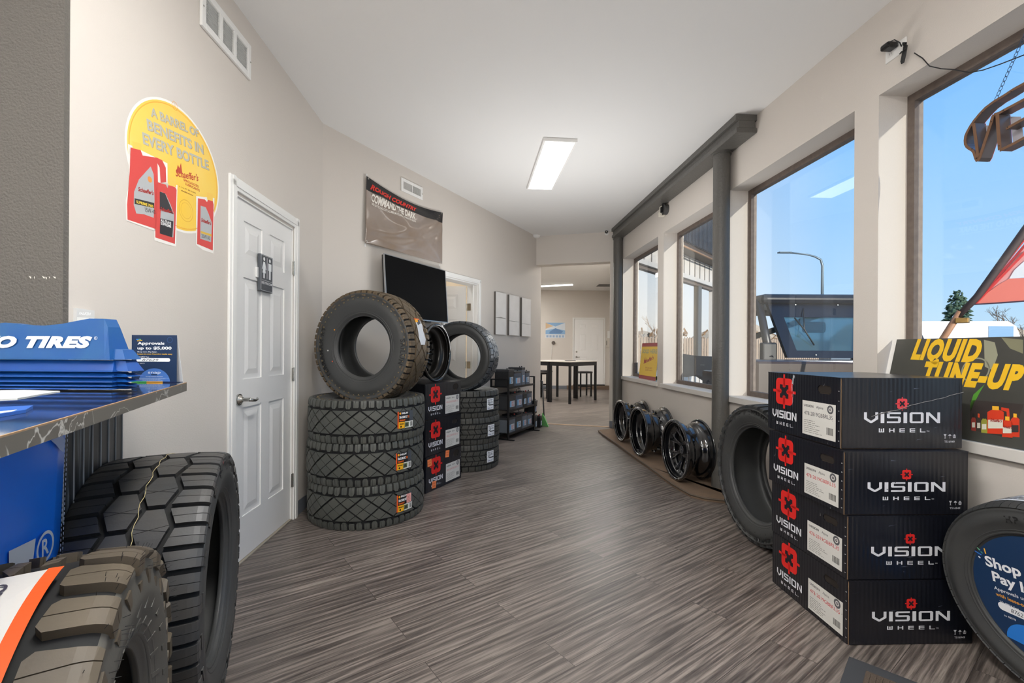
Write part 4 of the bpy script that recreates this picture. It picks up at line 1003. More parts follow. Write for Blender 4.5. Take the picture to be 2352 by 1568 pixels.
def carton(corner, ydir, w, d, h, label, group, front=True, code='478-2819GBBRL35', codec=(206, 60, 66), stickers=False, torn=False, worn=False):
    yd = Vector(ydir).normalized(); xd = Vector((yd.y, -yd.x, 0)); c = Vector(corner)
    M = Matrix(((xd.x, yd.x, 0, c.x), (xd.y, yd.y, 0, c.y), (0, 0, 1, c.z), (0, 0, 0, 1))); r = tag(empty('cardboard_carton', M), label, 'cardboard box', group)
    e = .0045; mb = MB(); z1 = h - .001
    mb.box(e, w - e, e, d - e, .001, z1 - .004, KRAFT); mb.box(e * 1.6, w - e * 1.6, 0, e, .003, z1 - .003, CARTON); mb.box(w - e, w, e, d - e, .003, z1 - .003, CARTON); mb.box(e, w - e, d - e, d, .003, z1 - .003, CARTON)
    # top flaps with the slot between
    mb.box(.001, w - .001, .001, d / 2 - .001, z1 - .004, z1, CARTON); mb.box(.001, w - .001, d / 2 + .001, d - .001, z1 - .004, z1, CARTON)
    # printed side with the hand hole (x = 0)
    hy0, hy1, hz0, hz1 = d * .10, d * .27, h * .74, h * .86
    if torn: hy0, hy1, hz0, hz1 = d * .08, d * .24, h * .74, h * .94
    for a0, a1, b0, b1 in ((e, hy0, .003, z1 - .003), (hy1, d - e, .003, z1 - .003), (hy0, hy1, .003, hz0), (hy0, hy1, hz1, z1 - .003)): mb.box(0, e, a0, a1, b0, b1, CARTON)
    cc = (hz1 - hz0) * .35
    for y, z, sy, sz in ((hy0, hz0, 1, 1), (hy1, hz0, -1, 1), (hy0, hz1, 1, -1), (hy1, hz1, -1, -1)):
        tri = [(y, z), (y + sy * cc, z), (y, z + sz * cc)]; mb.add([(0, a, b) for a, b in tri] + [(e, a, b) for a, b in tri], [(0, 1, 2), (3, 4, 5), (0, 1, 4, 3), (1, 2, 5, 4), (2, 0, 3, 5)], CARTON)
    cb = mb.build('carton_body', r)
    mb = MB(); mb.box(e - .0012, e - .0003, hy0 + .001, hy1 - .001, hz0 + .001, hz1 - .001, mat('unlit_carton_inside', (34, 26, 20), .9)); sub(mb.build('hand_hole', r), cb)  # dark sheet stands in for the shade inside the hole
    a = Art(); s = min(h, d) * .22
    target_logo(a, d * .27, h * .69, s, RED, (20, 22, 30))
    sq_word(a, 'VISION', d * .085, h * .235, d * .37, h * .13, WHT, 1, T=.24); sq_word(a, 'WHEEL', d * .15, h * .12, d * .24, h * .05, WHT, 1, gap=.9, T=.22)
    a.rect(d * .40, h * .12, d * .406, h * .135, WHT, 1)
    rnd = random.Random(int(c.z * 100) + int(d * 1000))
    for k in range(9 if worn else 5):   # scuffs
        x, y = rnd.random() * d * .95, rnd.random() * h * .95; a.poly([(x, y), (x + .004, y + .002), (x + .001 + rnd.random() * .01, y + .018 * rnd.random())], (150, 150, 150), 3)
    for k in range(6): a.rect(d - .012, h * (.1 + .14 * k), d - .006, h * (.1 + .14 * k) + .003, (200, 200, 200), 1)
    if worn:
        for k in range(16):
            x = d * .40 + rnd.uniform(-.012, .012); y = h * rnd.uniform(.62, .99); a.poly([(x, y), (x + .002, y), (x + rnd.uniform(-.006, .01), y - rnd.uniform(.01, .05)), (x - .001, y - .01)], (186, 192, 200), 4)
    Ma = Matrix(((0, 0, -1, -.0003), (-1, 0, 0, d), (0, 1, 0, 0), (0, 0, 0, 1))); a.build('side_print', r, Ma)
    a = Art(); x0, x1, y0, y1 = d * .54, d * .95, h * .08, h * .60
    a.rect(x0, y0, x1, y1, (214, 212, 206), 0); W_ = x1 - x0; Hh_ = y1 - y0
    sq_word(a, 'VISION', x0 + W_ * .05, y1 - Hh_ * .18, W_ * .30, Hh_ * .07, (60, 60, 64), 1); a.text('Alpine', x0 + W_ * .44, y1 - Hh_ * .18, Hh_ * .075, (70, 70, 74), 1); a.ring(x1 - W_ * .15, y1 - Hh_ * .15, W_ * .05, W_ * .09, (90, 90, 94), 1, 14); a.ring(x1 - W_ * .15, y1 - Hh_ * .15, W_ * .01, W_ * .03, (90, 90, 94), 1, 8)
    a.text(code, x0 + W_ * .06, y1 - Hh_ * .42, Hh_ * .11, codec, 1, w=W_ * .86, bold=.0); a.lines(x0 + W_ * .05, y0 + Hh_ * .06, x0 + W_ * .66, y0 + Hh_ * .46, 7, (140, 138, 134), 1, .3, .5); a.barcode(x1 - W_ * .26, y0 + Hh_ * .14, x1 - W_ * .06, y0 + Hh_ * .34)
    a.build('paper_label', r, Ma @ Matrix.Translation((0, 0, .0006)))
    if front:
        a = Art(); cx = w * .50
        target_logo(a, cx + .0, h * .635, h * .072, (230, 70, 76) if worn else RED, (20, 22, 30)); sq_word(a, 'VISION', cx - w * .31, h * .365, w * .62, h * .15, WHT, 1, T=.2); sq_word(a, 'WHEEL', cx - w * .19, h * .235, w * .38, h * .055, WHT, 1, gap=.9, T=.22)
        a.text('TM', cx + w * .20, h * .24, h * .02, WHT, 1); G = (196, 198, 204); q = .018
        x = w * .84; y = h * .15   # fragile / keep dry / handle with care marks
        a.poly([(x, y + q), (x + q * .7, y + q), (x + q * .42, y + q * .5), (x + q * .42, y + q * .1), (x + q * .6, y), (x + q * .1, y), (x + q * .28, y + q * .1), (x + q * .28, y + q * .5)], G)
        x += q * 1.1; a.poly([(x, y + q * .6), (x + q * .2, y + q * .9), (x + q * .4, y + q), (x + q * .6, y + q * .9), (x + q * .8, y + q * .6)], G); a.rect(x + q * .36, y, x + q * .44, y + q * .6, G)
        x += q * 1.2; a.ell(x + q * .3, y + q * .7, q * .22, q * .28, G, 0, 12); a.poly([(x - q * .1, y + q * .8), (x, y + q * .1), (x + q * .6, y + q * .1), (x + q * .7, y + q * .8), (x + q * .5, y + q * .35), (x + q * .1, y + q * .35)], G)
        a.text('TS16949', w * .845, h * .09, h * .028, G, 1, w=w * .085, bold=.02)
        for k in range(7):
            x, y = rnd.random() * w * .9, rnd.random() * h * .9; a.poly([(x, y), (x + .02 * rnd.random(), y + .004), (x + .04 * rnd.random(), y + .009 * rnd.random())], (84, 90, 104), 2)
        if worn:
            pts_ = [(w * (.25 + .75 * k / 14), h * (.46 + .34 * k / 14) + rnd.uniform(-.004, .004)) for k in range(15)]
            for p, q_ in zip(pts_, pts_[1:]): a.poly([p, q_, (q_[0], q_[1] + .0022), (p[0], p[1] + .0014)], (176, 172, 168), 3); a.poly([(p[0], p[1] - .002), (q_[0], q_[1] - .003), q_, p], (10, 10, 14), 3)
        a.build('front_print', r, Matrix(((1, 0, 0, 0), (0, 0, -1, -.0004), (0, 1, 0, 0), (0, 0, 0, 1))))
    if stickers:
        for x, y, ro in ((d * .10, h * .72, .05), (d * .58, h * .80, -.1), (d * .22, h * .06, -.12)):
            a = Art(); a.rect(-.03, -.03, .028, .03, (244, 140, 84), 0); a.text('LUG NUTS', -.024, .006, .010, (210, 84, 40), 1, w=.046, bold=.03); a.text('INSIDE', -.02, -.016, .010, (210, 84, 40), 1, w=.036, bold=.03)
            a.build('orange_sticker', r, Ma @ Matrix.Translation((x, y + .03, .0016)) @ Matrix.Rotation(ro, 4, 'Z'))
    return r
zz = 0.0005; yd = (-.026 * .5, 1, 0)
specs = [((1947, 1482), .266, 'bottom wheel carton of the right stack, standing on the plank floor', dict()), ((1945, 1332), .264, 'second wheel carton from the floor in the right stack', dict()),
         ((1937, 1183), .262, 'third wheel carton from the floor in the right stack, creased front', dict()), ((1930, 1031), .300, 'taller worn carton on top of the right stack, dented front', dict(worn=True, codec=(70, 70, 76)))]
for (px, py), h, lab, kw in specs:
    c = atz(px, py, zz); carton((c.x, c.y, zz), (-.03, 1, 0), .53, .515, h, lab, 'wheel cartons in the right stack', **kw); zz += h
zz = 0.0005; c = atz(1059, 1097, 0)
for k, (lab, kw) in enumerate((('lowest carton of the left stack, with three orange stickers', dict(stickers=True, torn=True)), ('middle carton of the left stack between the tyre stacks', dict()), ('top carton of the left stack, carrying the standing wheel', dict(torn=True)))):
    carton((c.x + (0, -.004, -.008)[k], c.y + (0, -.004, 0)[k], zz), (-.442, -.897, 0), .50, .545, .3025, lab, 'wheel cartons in the left stack', front=False, code='484-2090F8GBR-25', codec=(214, 150, 150), **kw); zz += .3025

# ---------------- counter ----------------
CZ = 1.08; F0 = atz(0, 1001, CZ); F1 = atz(427, 878, CZ); fd = (F1 - F0).normalized(); fn_ = Vector((-fd.y, fd.x, 0))
TOP = mat('dark_marble_laminate', (48, 50, 54), .05, coat=.8, spec=.8, noise=(3, .5, (74, 76, 80)))
EDGE = mat('marble_edge', (104, 100, 94), .35); t = EDGE.node_tree; b_ = t.nodes['Principled BSDF']; tc = N(EDGE, 'ShaderNodeTexCoord'); vo = N(EDGE, 'ShaderNodeTexNoise'); vo.inputs['Scale'].default_value = 5; vo.inputs['Detail'].default_value = 4; vo.inputs['Distortion'].default_value = 2.5
rm_ = N(EDGE, 'ShaderNodeValToRGB'); el = rm_.color_ramp.elements; el[0].position = .485; el[0].color = srgb((104, 100, 94)) + (1,); el[1].position = .515; el[1].color = srgb((108, 104, 98)) + (1,); m_ = el.new(.50); m_.color = srgb((196, 194, 188)) + (1,)
t.links.new(tc.outputs['Object'], vo.inputs[0]); t.links.new(vo.outputs['Fac'], rm_.inputs[0]); t.links.new(rm_.outputs[0], b_.inputs['Base Color'])
STR = mat('striped_wood_laminate', (44, 46, 50), .35); t = STR.node_tree; b_ = t.nodes['Principled BSDF']; tc = N(STR, 'ShaderNodeTexCoord'); mp = N(STR, 'ShaderNodeMapping'); mp.inputs['Scale'].default_value = (9, 9, .7); vo = N(STR, 'ShaderNodeTexNoise'); vo.inputs['Scale'].default_value = 3; vo.inputs['Distortion'].default_value = 1.6
rm_ = N(STR, 'ShaderNodeValToRGB'); el = rm_.color_ramp.elements; el[0].position = .40; el[0].color = srgb((34, 35, 38)) + (1,); el[1].position = .66; el[1].color = srgb((112, 118, 122)) + (1,)
q = el.new(.56); q.color = srgb((48, 49, 52)) + (1,)
t.links.new(tc.outputs['Object'], mp.inputs[0]); t.links.new(mp.outputs[0], vo.inputs[0]); t.links.new(vo.outputs['Fac'], rm_.inputs[0]); t.links.new(rm_.outputs[0], b_.inputs['Base Color'])
r = tag(empty('service_counter', (-1.9, .8, 0)), 'shop counter with grey marble edge on the left, blue banner on its front', 'counter')
T_ = Matrix.Translation((1.9, -.8, 0)); Fe = F0 - fd * .32
tp = [(Fe.x, Fe.y), (F1.x, F1.y), (A(F1.y).x + .003, F1.y), (A(1.47).x + .003, 1.455), (-3.2, 1.455), (-3.2, Fe.y)]
mb = MB(); mb.prism(tp, CZ - .028, CZ, TOP, T_); o = mb.build('countertop', r)
Me = frame(Vector((Fe.x, Fe.y, 0)), fd); Le = (F1 - Fe).length
mb = MB(); mb.box(0, Le, -.0025, -.0002, CZ - .029, CZ - .002, EDGE); mb.box(0, Le, -.0024, .001, CZ - .002, CZ + .0003, KRAFT); mb.build('edge_band', r, None, T_ @ Me)
bc = F1 + fn_ * .21; bl = Fe + fn_ * .21; P_b = Plane2(bc, fd, (-fn_.x, -fn_.y, 0)); be = hit(281, 950, bc, P_b.N); be.z = 0; bl.z = 0
bp_ = [(bl.x, bl.y), (be.x, be.y), (A(be.y).x + .01, be.y), (A(1.47).x + .003, 1.45), (-3.0, 1.45), (-3.0, bl.y)]
mb = MB(); mb.prism(bp_, .0005, CZ - .029, STR, T_); Mb_ = frame(bl, fd); L_ = (be - bl).length; k = 0
while k * .062 < L_: mb.box(L_ - k * .062 - .003, L_ - k * .062 - .0012, -.0025, .0, .0, CZ - .03, mat('light_strip', (190, 192, 194), .4), T_ @ Mb_); k += 1
mb.build('counter_base', r)
# blue banner hanging on the counter front
PB = Plane2(bc - fn_ * .012, fd, (-fn_.x, -fn_.y, 0)); BLU = mat('blue_vinyl_banner', (20, 128, 255), .3)
u1, v1 = PB.uv(147, 1000); u2, v2 = PB.uv(128, 1272); u0 = u1 - 1.3; vt = CZ - .032
rb = tag(empty('vinyl_banner', PB.M @ Matrix.Translation((0, 0, 0))), 'blue vinyl banner with white lettering hanging on the counter front', 'banner')
zoff = -bc.z; mb = MB(); nx_, nz_ = 30, 14; V = []
z_hi = vt - bc.z; z_lo = v2 - .12
for i in range(nx_ + 1):
    for j in range(nz_ + 1):
        q = j / nz_; uu = u0 + (u1 + (u2 - u1) * q - u0) * i / nx_; V.append((uu, z_hi + (z_lo - z_hi) * q, .006 + .004 * math.sin(uu * 9 + q * 2) + .010 * (i / nx_ > .97) * 0))
mb.add(V, [[i * (nz_ + 1) + j, (i + 1) * (nz_ + 1) + j, (i + 1) * (nz_ + 1) + j + 1, i * (nz_ + 1) + j + 1] for i in range(nx_) for j in range(nz_)], BLU, None, True); o = mb.build('banner_sheet', rb)
sd = o.modifiers.new('thick', 'SOLIDIFY'); sd.thickness = .001
mb = MB()
for w_ in (.010, .022):
    for q in range(40):
        a0 = q / 40; a1 = a0 + .014; mb.tube([(u1 + (u2 - u1) * a - w_, z_hi + (z_lo - z_hi) * a, .013) for a in (a0, a1)], .0007, ink((214, 220, 232)), 5)
o = mb.build('stitching', rb)
a = Art(); WB = (226, 230, 238)
def zb_(pts): return [PB.uv(*p) for p in pts]
a.poly(zb_([(0, 1268), (64, 1238), (56, 1300), (0, 1330)]), WB, 0)
cx, cy = PB.uv(87, 1257); rx = abs(PB.uv(107, 1257)[0] - cx); ry = abs(PB.uv(87, 1222)[1] - cy)
for i in range(32):
    t0, t1 = 2 * PI * i / 32, 2 * PI * (i + 1) / 32
    a.poly([(cx + rx * q * math.cos(t), cy + ry * q * math.sin(t)) for q, t in ((.80, t0), (1, t0), (1, t1), (.80, t1))], WB, 0)
a.text('R', cx, cy - ry * .52, ry * 1.04, WB, 0, w=rx * .8, al='C', bold=.02)
a.poly(zb_([(100, 1012), (126, 1000), (134, 1010), (130, 1040), (122, 1034), (112, 1022)]), (176, 190, 226), 0)
a.build('banner_print', rb, Matrix.Translation((0, 0, .0135)))

# ---------------- blue tyre display stands nested on the counter ----------------
BL1 = mat('blue_plastic', (10, 66, 152), .36, noise=(8, .3, (40, 104, 150))); BL2 = mat('blue_plastic_faded', (16, 76, 146), .42, noise=(9, .45, (58, 112, 136)))
yS = 1.245; P = lambda x, y, yy=yS: aty(x, y, yy)
zb0 = CZ + .004
def pt(x, y): p = aty(x, y, yS); return (p.x, p.z)
def stand(label, zb, zt, prof, xr, m, zw, depth=.075, grp='blue stands nested on the counter'):
    """prof: front outline (x, z) from left to right along the top; wing on the right"""
    xl = prof[0][0]; cx = xl; r = tag(empty('tyre_stand', (cx, yS, zb)), label, 'tyre stand', grp); T2 = Matrix.Translation((-cx, -yS, -zb))
    mb = MB(); n = len(prof); tk = .022
    top_f = [(x, yS + tk * .6, z) for x, z in prof]; bot_f = [(x + (xr - prof[-1][0]) * (i / (n - 1)) ** 3, yS, zb) for i, (x, z) in enumerate(prof)]
    top_b = [(x, yS + depth - tk, z) for x, z in prof]; bot_b = [(p[0], yS + depth, zb) for p in bot_f]
    mb.add(bot_f + top_f + top_b + bot_b, [[i, i + 1, n + i + 1, n + i] for i in range(n - 1)] + [[n + i, n + i + 1, 2 * n + i + 1, 2 * n + i] for i in range(n - 1)] + [[2 * n + i, 2 * n + i + 1, 3 * n + i + 1, 3 * n + i] for i in range(n - 1)] + [[n - 1, 4 * n - 1, 3 * n - 1, 2 * n - 1], [0, n, 2 * n, 3 * n]] + [[3 * n + i, 3 * n + i + 1, i + 1, i] for i in range(n - 1)], m, T2)
    mb.build('stand_body', r)
    mb = MB(); mb.box(xl, xr + .003, yS - .004, yS + depth + .004, zb, zb + .004, m, T2); mb.build('base_flange', r)
    mb = MB(); x0 = bot_f[-1][0] - .008; v = [(x0, yS + .01, zb + .001), (x0 + .042, yS + .01, zb + .001), (x0 + .042, yS + depth - .01, zb + .001), (x0, yS + depth - .01, zb + .001), (x0 - .006, yS + .018, zw), (x0 + .026, yS + .02, zw - .002), (x0 + .026, yS + depth - .02, zw - .002), (x0 - .006, yS + depth - .018, zw)]
    mb.add(v, [(0, 1, 5, 4), (1, 2, 6, 5), (2, 3, 7, 6), (4, 5, 6, 7), (3, 0, 4, 7)], m, T2); mb.build('side_wing', r)
    return r
zt0 = pt(100, 826)[1]; lev = [zt0 - (zt0 - zb0) * k for k in (0, .40, .585, .76, .90, 1.0)]
XL_ = pt(-330, 800)[0]
for k in range(5):
    zt, zb = lev[k], lev[k + 1]; xr = pt(259 - k * .5, 850)[0]
    stand(('second blue stand from the top, tallest visible band', 'third blue stand from the top of the nested pile', 'fourth blue stand from the top of the nested pile', 'fifth blue stand from the top of the nested pile', 'lowest blue stand, resting on the counter leaflets')[k], zb + .0003, zt - .0015, [(XL_, zt - .0015), (pt(100, 800)[0], zt - .0015), (xr - (.008 if k == 0 else .004), zt - .0015)], xr, BL1, zt - .004 if k else zt + .0)
prof = [pt(*p) for p in ((-330, 731), (-290, 731), (-240, 737), (-180, 744), (-100, 747), (-40, 744), (0, 740), (40, 745), (90, 747), (130, 743), (165, 736), (195, 730.5), (229, 731), (238, 750))]
r = stand('topmost blue tyre stand with white lettering', zt0 + .0005, 0, prof, pt(252, 820)[0], BL2, pt(255, 801)[1])
a = Art(); S_ = Plane2((0, yS - .002, 0), (1, 0, 0), (0, -1, 0))
S_.text(a, 'TOYO TIRES', (-139, 796), (206, 797), 23, (232, 236, 240), 1, bold=.065, shear=.25, spacing=1.1)
S_.text(a, 'R', (212.5, 778), (216, 778), 4, (220, 226, 232), 1); cx, cy = S_.uv(214.5, 776); a.ring(cx, cy, .0038, .0046, (220, 226, 232), 1, 16)
# lay the print on the slanting front
for i, v in enumerate(a.mb.v): a.mb.v[i] = (v[0], v[1], v[2] - .0132 * (v[1] - zt0) / (prof[0][1] - zt0))
o = a.build('lettering', r, r.matrix_basis.inverted() @ S_.M)

# tent card at the counter's end
CP = Plane2(F1 + Vector((-.0, -.02, 0)), (1, 0, 0), (0, -1, 0)); c0 = CP.uv(302, 882); c1 = CP.uv(406, 770); CPz = CP
r = tag(empty('tent_card', CP.M @ Matrix.Translation((c0[0], CZ + .0005 - CP.O.z, 0))), 'navy financing tent card at the counter end, handwritten number on it', 'card'); w_, h_ = c1[0] - c0[0], c1[1] - (CZ - CP.O.z)
NV = (26, 50, 84); mb = MB(); mb.box(0, w_, 0, h_, -.0015, 0, ink(NV)); mb.box(0, w_, -.0, .0015, -.03, 0, ink(NV)); mb.add([(0, 0, -.03), (w_, 0, -.03), (w_, h_, -.0015), (0, h_, -.0015), (0, 0, -.0315), (w_, 0, -.0315), (w_, h_, -.003), (0, h_, -.003)], [(0, 1, 2, 3), (4, 5, 6, 7), (0, 1, 5, 4), (1, 2, 6, 5), (3, 0, 4, 7)], ink((220, 222, 226))); mb.build('folded_card', r)
a = Art(); W1 = (236, 240, 244)
a.ring(w_ * .85, h_ * .90, w_ * .055, w_ * .062, (60, 96, 150), 1, 20); a.ring(w_ * .12, h_ * .28, w_ * .055, w_ * .062, (60, 96, 150), 1, 20)
a.text('Approvals', w_ * .13, h_ * .80, h_ * .055, W1, 1, w=w_ * .60, bold=.03); a.text('up to $5,000', w_ * .13, h_ * .70, h_ * .055, W1, 1, w=w_ * .76, bold=.03)
a.text('Shop now. Pay later.', w_ * .13, h_ * .635, h_ * .024, W1, 1, w=w_ * .44, bold=.02); a.text('Lease-to-own financing made easy', w_ * .13, h_ * .59, h_ * .024, (240, 190, 60), 1, w=w_ * .78, bold=.02)
a.text('TO APPLY Text', w_ * .13, h_ * .53, h_ * .018, W1, 1, w=w_ * .26, bold=.02); a.rrect(w_ * .11, h_ * .44, w_ * .86, h_ * .515, h_ * .036, W1, 1); a.text('87629', w_ * .24, h_ * .452, h_ * .048, (90, 90, 96), 2, w=w_ * .36, shear=.25)
a.text('to 48078', w_ * .13, h_ * .395, h_ * .018, W1, 1, w=w_ * .16)
a.ell(w_ * .51, 0, w_ * .35, h_ * .30, (70, 116, 190), 1, 24, 0, 180); a.text('snap', w_ * .37, h_ * .19, h_ * .055, W1, 2, w=w_ * .28, bold=.0); a.rect(w_ * .44, h_ * .155, w_ * .58, h_ * .172, (20, 24, 30), 2); a.text('A Snap Finance Solution', w_ * .32, h_ * .118, h_ * .018, W1, 2, w=w_ * .38); a.lines(w_ * .18, h_ * .03, w_ * .84, h_ * .10, 5, (170, 190, 220), 2)
for x, y, ro, c in ((.12, .87, .9, (250, 190, 50)), (.15, .90, -1.1, (120, 200, 140)), (.10, .90, .2, (60, 140, 230)), (.18, .88, .5, (250, 190, 50))): a.rrect(w_ * x, h_ * y, w_ * x + .009, h_ * y + .0026, .0013, c, 1)
for x0, x1, c in ((0, .34, (70, 170, 80)), (.34, .7, (220, 160, 50)), (.7, 1, (24, 40, 80))): a.rect(w_ * x0, 0, w_ * x1, h_ * .025, c, 3)
a.build('card_print', r, Matrix.Translation((0, 0, .0004)))

# leaflets on the counter
def sheet(label, px, rgb, thick=.001, name='leaflet', prn=None):
    q = [atz(x, y, CZ) for x, y in px]; c = q[0]; r = tag(empty(name, (c.x, c.y, CZ + .0003)), label, 'paper'); mb = MB(); mb.prism([(p.x - c.x, p.y - c.y) for p in q], 0, thick, ink(rgb)); mb.build('paper_sheet', r)
    return r
sheet('white leaflet lying under the blue stands', [(-60, 921), (40, 916), (100, 905), (138, 899.5), (60, 897), (-60, 899)], (226, 228, 226), .002)
r = sheet('blue and white booklet at the left edge of the counter', [(-40, 966), (60, 948), (76, 938), (-40, 943)], (40, 92, 176), .006, 'booklet')
q = [atz(x, y, CZ + .0065) for x, y in [(-30, 948), (40, 940), (30, 944), (-30, 953)]]; a = Art(); a.poly([(p.x - r.location.x, p.y - r.location.y) for p in q], (230, 230, 230)); a.build('booklet_print', r, Matrix.Translation((0, 0, .0062)))
# acrylic card holder on the left wall
PA = Plane2(A(1.6) + Vector((0, 0, 0)), AD, AN)
PA.M = PA.M
def thing_on(P, name, label, cat, pts, thick, m, off=.0005, part='panel', grp=None):
    uv = [P.uv(*p) for p in pts]; c = uv[0]; r = tag(empty(name, P.M @ Matrix.Translation((c[0], c[1], off))), label, cat, grp); mb = MB(); mb.prism([(a_ - c[0], b_ - c[1]) for a_, b_ in uv], 0, thick, m); mb.build(part, r); return r, c
r, c = thing_on(PA, 'card_holder', 'small clear white card holder behind the blue stands', 'card holder', [(168, 770), (210, 770), (210, 713), (168, 707)], .01, mat('frosted_acrylic', (216, 216, 214), .25))
a = Art(); PA.text(a, 'FALKEN', (173, 722), (201, 724), 6, (244, 244, 244), 1, bold=.04, shear=.3); PA.poly(a, [(169, 728), (209, 730), (209, 734), (169, 738)], (236, 236, 232), 0); a.build('holder_print', r, r.matrix_world.inverted() @ PA.M @ Matrix.Translation((0, 0, .0108))) if False else a.build('holder_print', r, Matrix.Translation((-c[0], -c[1], .0103)))
# ---------------- things on the left wall ----------------
def rel(r, P, lift): return Matrix.Translation((-r['_c'][0], -r['_c'][1], lift))
def wall_thing(P, name, label, cat, off=.0005, at=None):
    c = P.uv(*at); r = tag(empty(name, P.M @ Matrix.Translation((c[0], c[1], off))), label, cat); return r, Matrix.Translation((-c[0], -c[1], 0))
PAr = Plane2(A(1.6), AD, AN); PBr = Plane2(CAB, BD, BN); PDr = Plane2(D(2.5), DD, DN)
# shaped barrel sticker
r, T = wall_thing(PAr, 'wall_decal', 'yellow barrel shaped decal with red bottles on the left wall', 'decal', at=(390, 400))
a = Art(.0003); YE = [(248, 202, 58), (242, 206, 84)]; WH = (238, 234, 228)
cx, cy = PAr.uv(392, 370); pc = [PAr.uv(287, 330), PAr.uv(502, 440)]
L_ = PAr.uv(286, 320)[0]; R_ = PAr.uv(503, 440)[0]; uc, ur = (L_ + R_) / 2, (R_ - L_) / 2; T_ = PAr.uv(345, 194)[1]; B_ = PAr.uv(440, 542)[1]; vc, vr = (T_ + B_) / 2, (T_ - B_) / 2
def ellp(k): return [(uc + ur * k * math.cos(2 * PI * i / 64), vc + vr * k * math.sin(2 * PI * i / 64)) for i in range(64)]
a.poly(ellp(1), WH, 0); a.poly(ellp(.965), (246, 200, 70), 1, mat('decal_yellow', (246, 200, 62), .3, noise=(4, .6, (240, 216, 126)))); 
for i in range(64):
    q = [ellp(.925)[i], ellp(.925)[(i + 1) % 64], ellp(.94)[(i + 1) % 64], ellp(.94)[i]]; a.poly(q, (240, 176, 60), 2)
def jug(pts, cap, lab, dark, wpts):
    PAr.poly(a, wpts, WH, 2); PAr.poly(a, pts, (214, 74, 70), 3); PAr.poly(a, cap, (244, 200, 90), 4); PAr.poly(a, lab, (176, 180, 182), 4)
    if dark: PAr.poly(a, dark, (50, 50, 54), 5)
jug([(299, 338), (322, 344), (327, 357), (360, 362), (372, 368), (380, 385), (381, 418), (368, 420), (366, 385), (361, 375), (362, 420), (358, 526), (292, 504), (291, 470), (297, 395)], [(303, 324), (324, 330), (324, 345), (303, 340)], [(345, 382), (352, 400), (354, 460), (352, 500), (330, 492), (312, 490), (306, 470), (307, 440), (318, 412)], None,
    [(293, 330), (384, 375), (386, 530), (355, 530), (289, 506), (288, 460), (297, 420)])
PAr.poly(a, [(308, 455), (353, 466), (353, 478), (308, 468)], (52, 50, 48), 5); PAr.text(a, 'SUPREME 7000', (312, 466), (351, 477), 6, (230, 200, 60), 6, bold=.03); PAr.text(a, '15W-40', (332, 486), (356, 492), 10, (60, 60, 62), 6)
PAr.text(a, "Schaeffer's", (316, 438), (352, 448), 9, (170, 44, 40), 6, bold=.03, shear=.3); c_ = PAr.uv(343, 412); a.ell(c_[0], c_[1], .012, .012, (230, 150, 70), 5, 14)
jug([(361, 418), (380, 424), (384, 432), (386, 424), (402, 430), (405, 436), (404, 470), (401, 560), (356, 545), (356, 425)], [(386, 405), (404, 410), (404, 430), (386, 425)], [(370, 440), (380, 446), (391, 470), (399, 492), (399, 505), (397, 545), (366, 536)], [(366, 440), (378, 444), (388, 468), (398, 492), (366, 480)],
    [(353, 415), (407, 425), (404, 566), (386, 562), (354, 552)])
PAr.poly(a, [(367, 501), (397, 508), (395, 545), (366, 536)], (40, 40, 46), 5); PAr.text(a, 'ALL-TRANS', (368, 508), (392, 516), 6, (226, 226, 226), 6, bold=.03); PAr.text(a, 'SUPREME', (368, 515), (392, 523), 6, (226, 226, 226), 6, bold=.03)
PAr.text(a, "Schaeffer's", (367, 483), (396, 491), 8, (170, 44, 40), 6, bold=.03, shear=.3)
jug([(454, 455), (470, 458), (475, 464), (477, 457), (488, 461), (490, 470), (488, 575), (452, 560)], [(474, 441), (488, 446), (488, 462), (475, 458)], [(460, 472), (472, 476), (478, 490), (486, 512), (484, 556), (459, 548)], None, [(450, 450), (492, 455), (490, 582), (466, 574), (450, 562)])
PAr.text(a, "Schaeffer's", (461, 508), (484, 517), 8, (170, 44, 40), 6, bold=.03, shear=.3); PAr.text(a, '20W-50', (462, 545), (481, 551), 8, (60, 60, 62), 6); PAr.poly(a, [(460, 530), (485, 538), (485, 543), (460, 535)], (220, 180, 70), 5)
GY = (176, 172, 150); SH = (214, 168, 70)
for dx, c, l in ((1.2, (196, 150, 60), 2), (0, (186, 186, 176), 3)):
    PAr.text(a, 'A BARREL OF', (346 + dx, 266 + dx), (456 + dx, 315 + dx), 19, c, l, bold=.03); PAr.text(a, 'BENEFITS IN', (338 + dx, 297 + dx), (467 + dx, 354 + dx), 23, c, l, bold=.03); PAr.text(a, 'EVERY BOTTLE', (328 + dx, 329 + dx), (479 + dx, 390 + dx), 24, c, l, bold=.03)
PAr.text(a, "Schaeffer's", (403, 404), (456, 416), 15, (196, 74, 50), 3, bold=.02, shear=.3); PAr.poly(a, [(404, 396), (408, 378), (411, 386), (415, 374), (418, 398)], (196, 74, 50), 3)
PAr.text(a, 'SPECIALIZED', (421, 415), (456, 431), 5, (196, 74, 50), 3, bold=.02); PAr.text(a, 'LUBRICANTS', (425, 424), (458, 440), 5, (196, 74, 50), 3, bold=.02); PAr.text(a, 'St. Louis, MO  800-325-9962', (411, 429), (449, 445), 3, (150, 90, 40), 3); PAr.text(a, 'schaefferoil.com', (415, 438), (443, 450), 3, (150, 90, 40), 3, bold=.02)
c_ = PAr.uv(427, 484); a.ring(c_[0], c_[1], .046, .049, (226, 176, 60), 2, 28); a.ring(c_[0], c_[1], .034, .036, (226, 176, 60), 2, 28); c_ = PAr.uv(401, 243); a.ring(c_[0], c_[1], .018, .020, (234, 160, 40), 2, 6); a.text('21', c_[0] - .008, c_[1] - .006, .012, (234, 160, 40), 2)
a.build('decal_print', r, T)
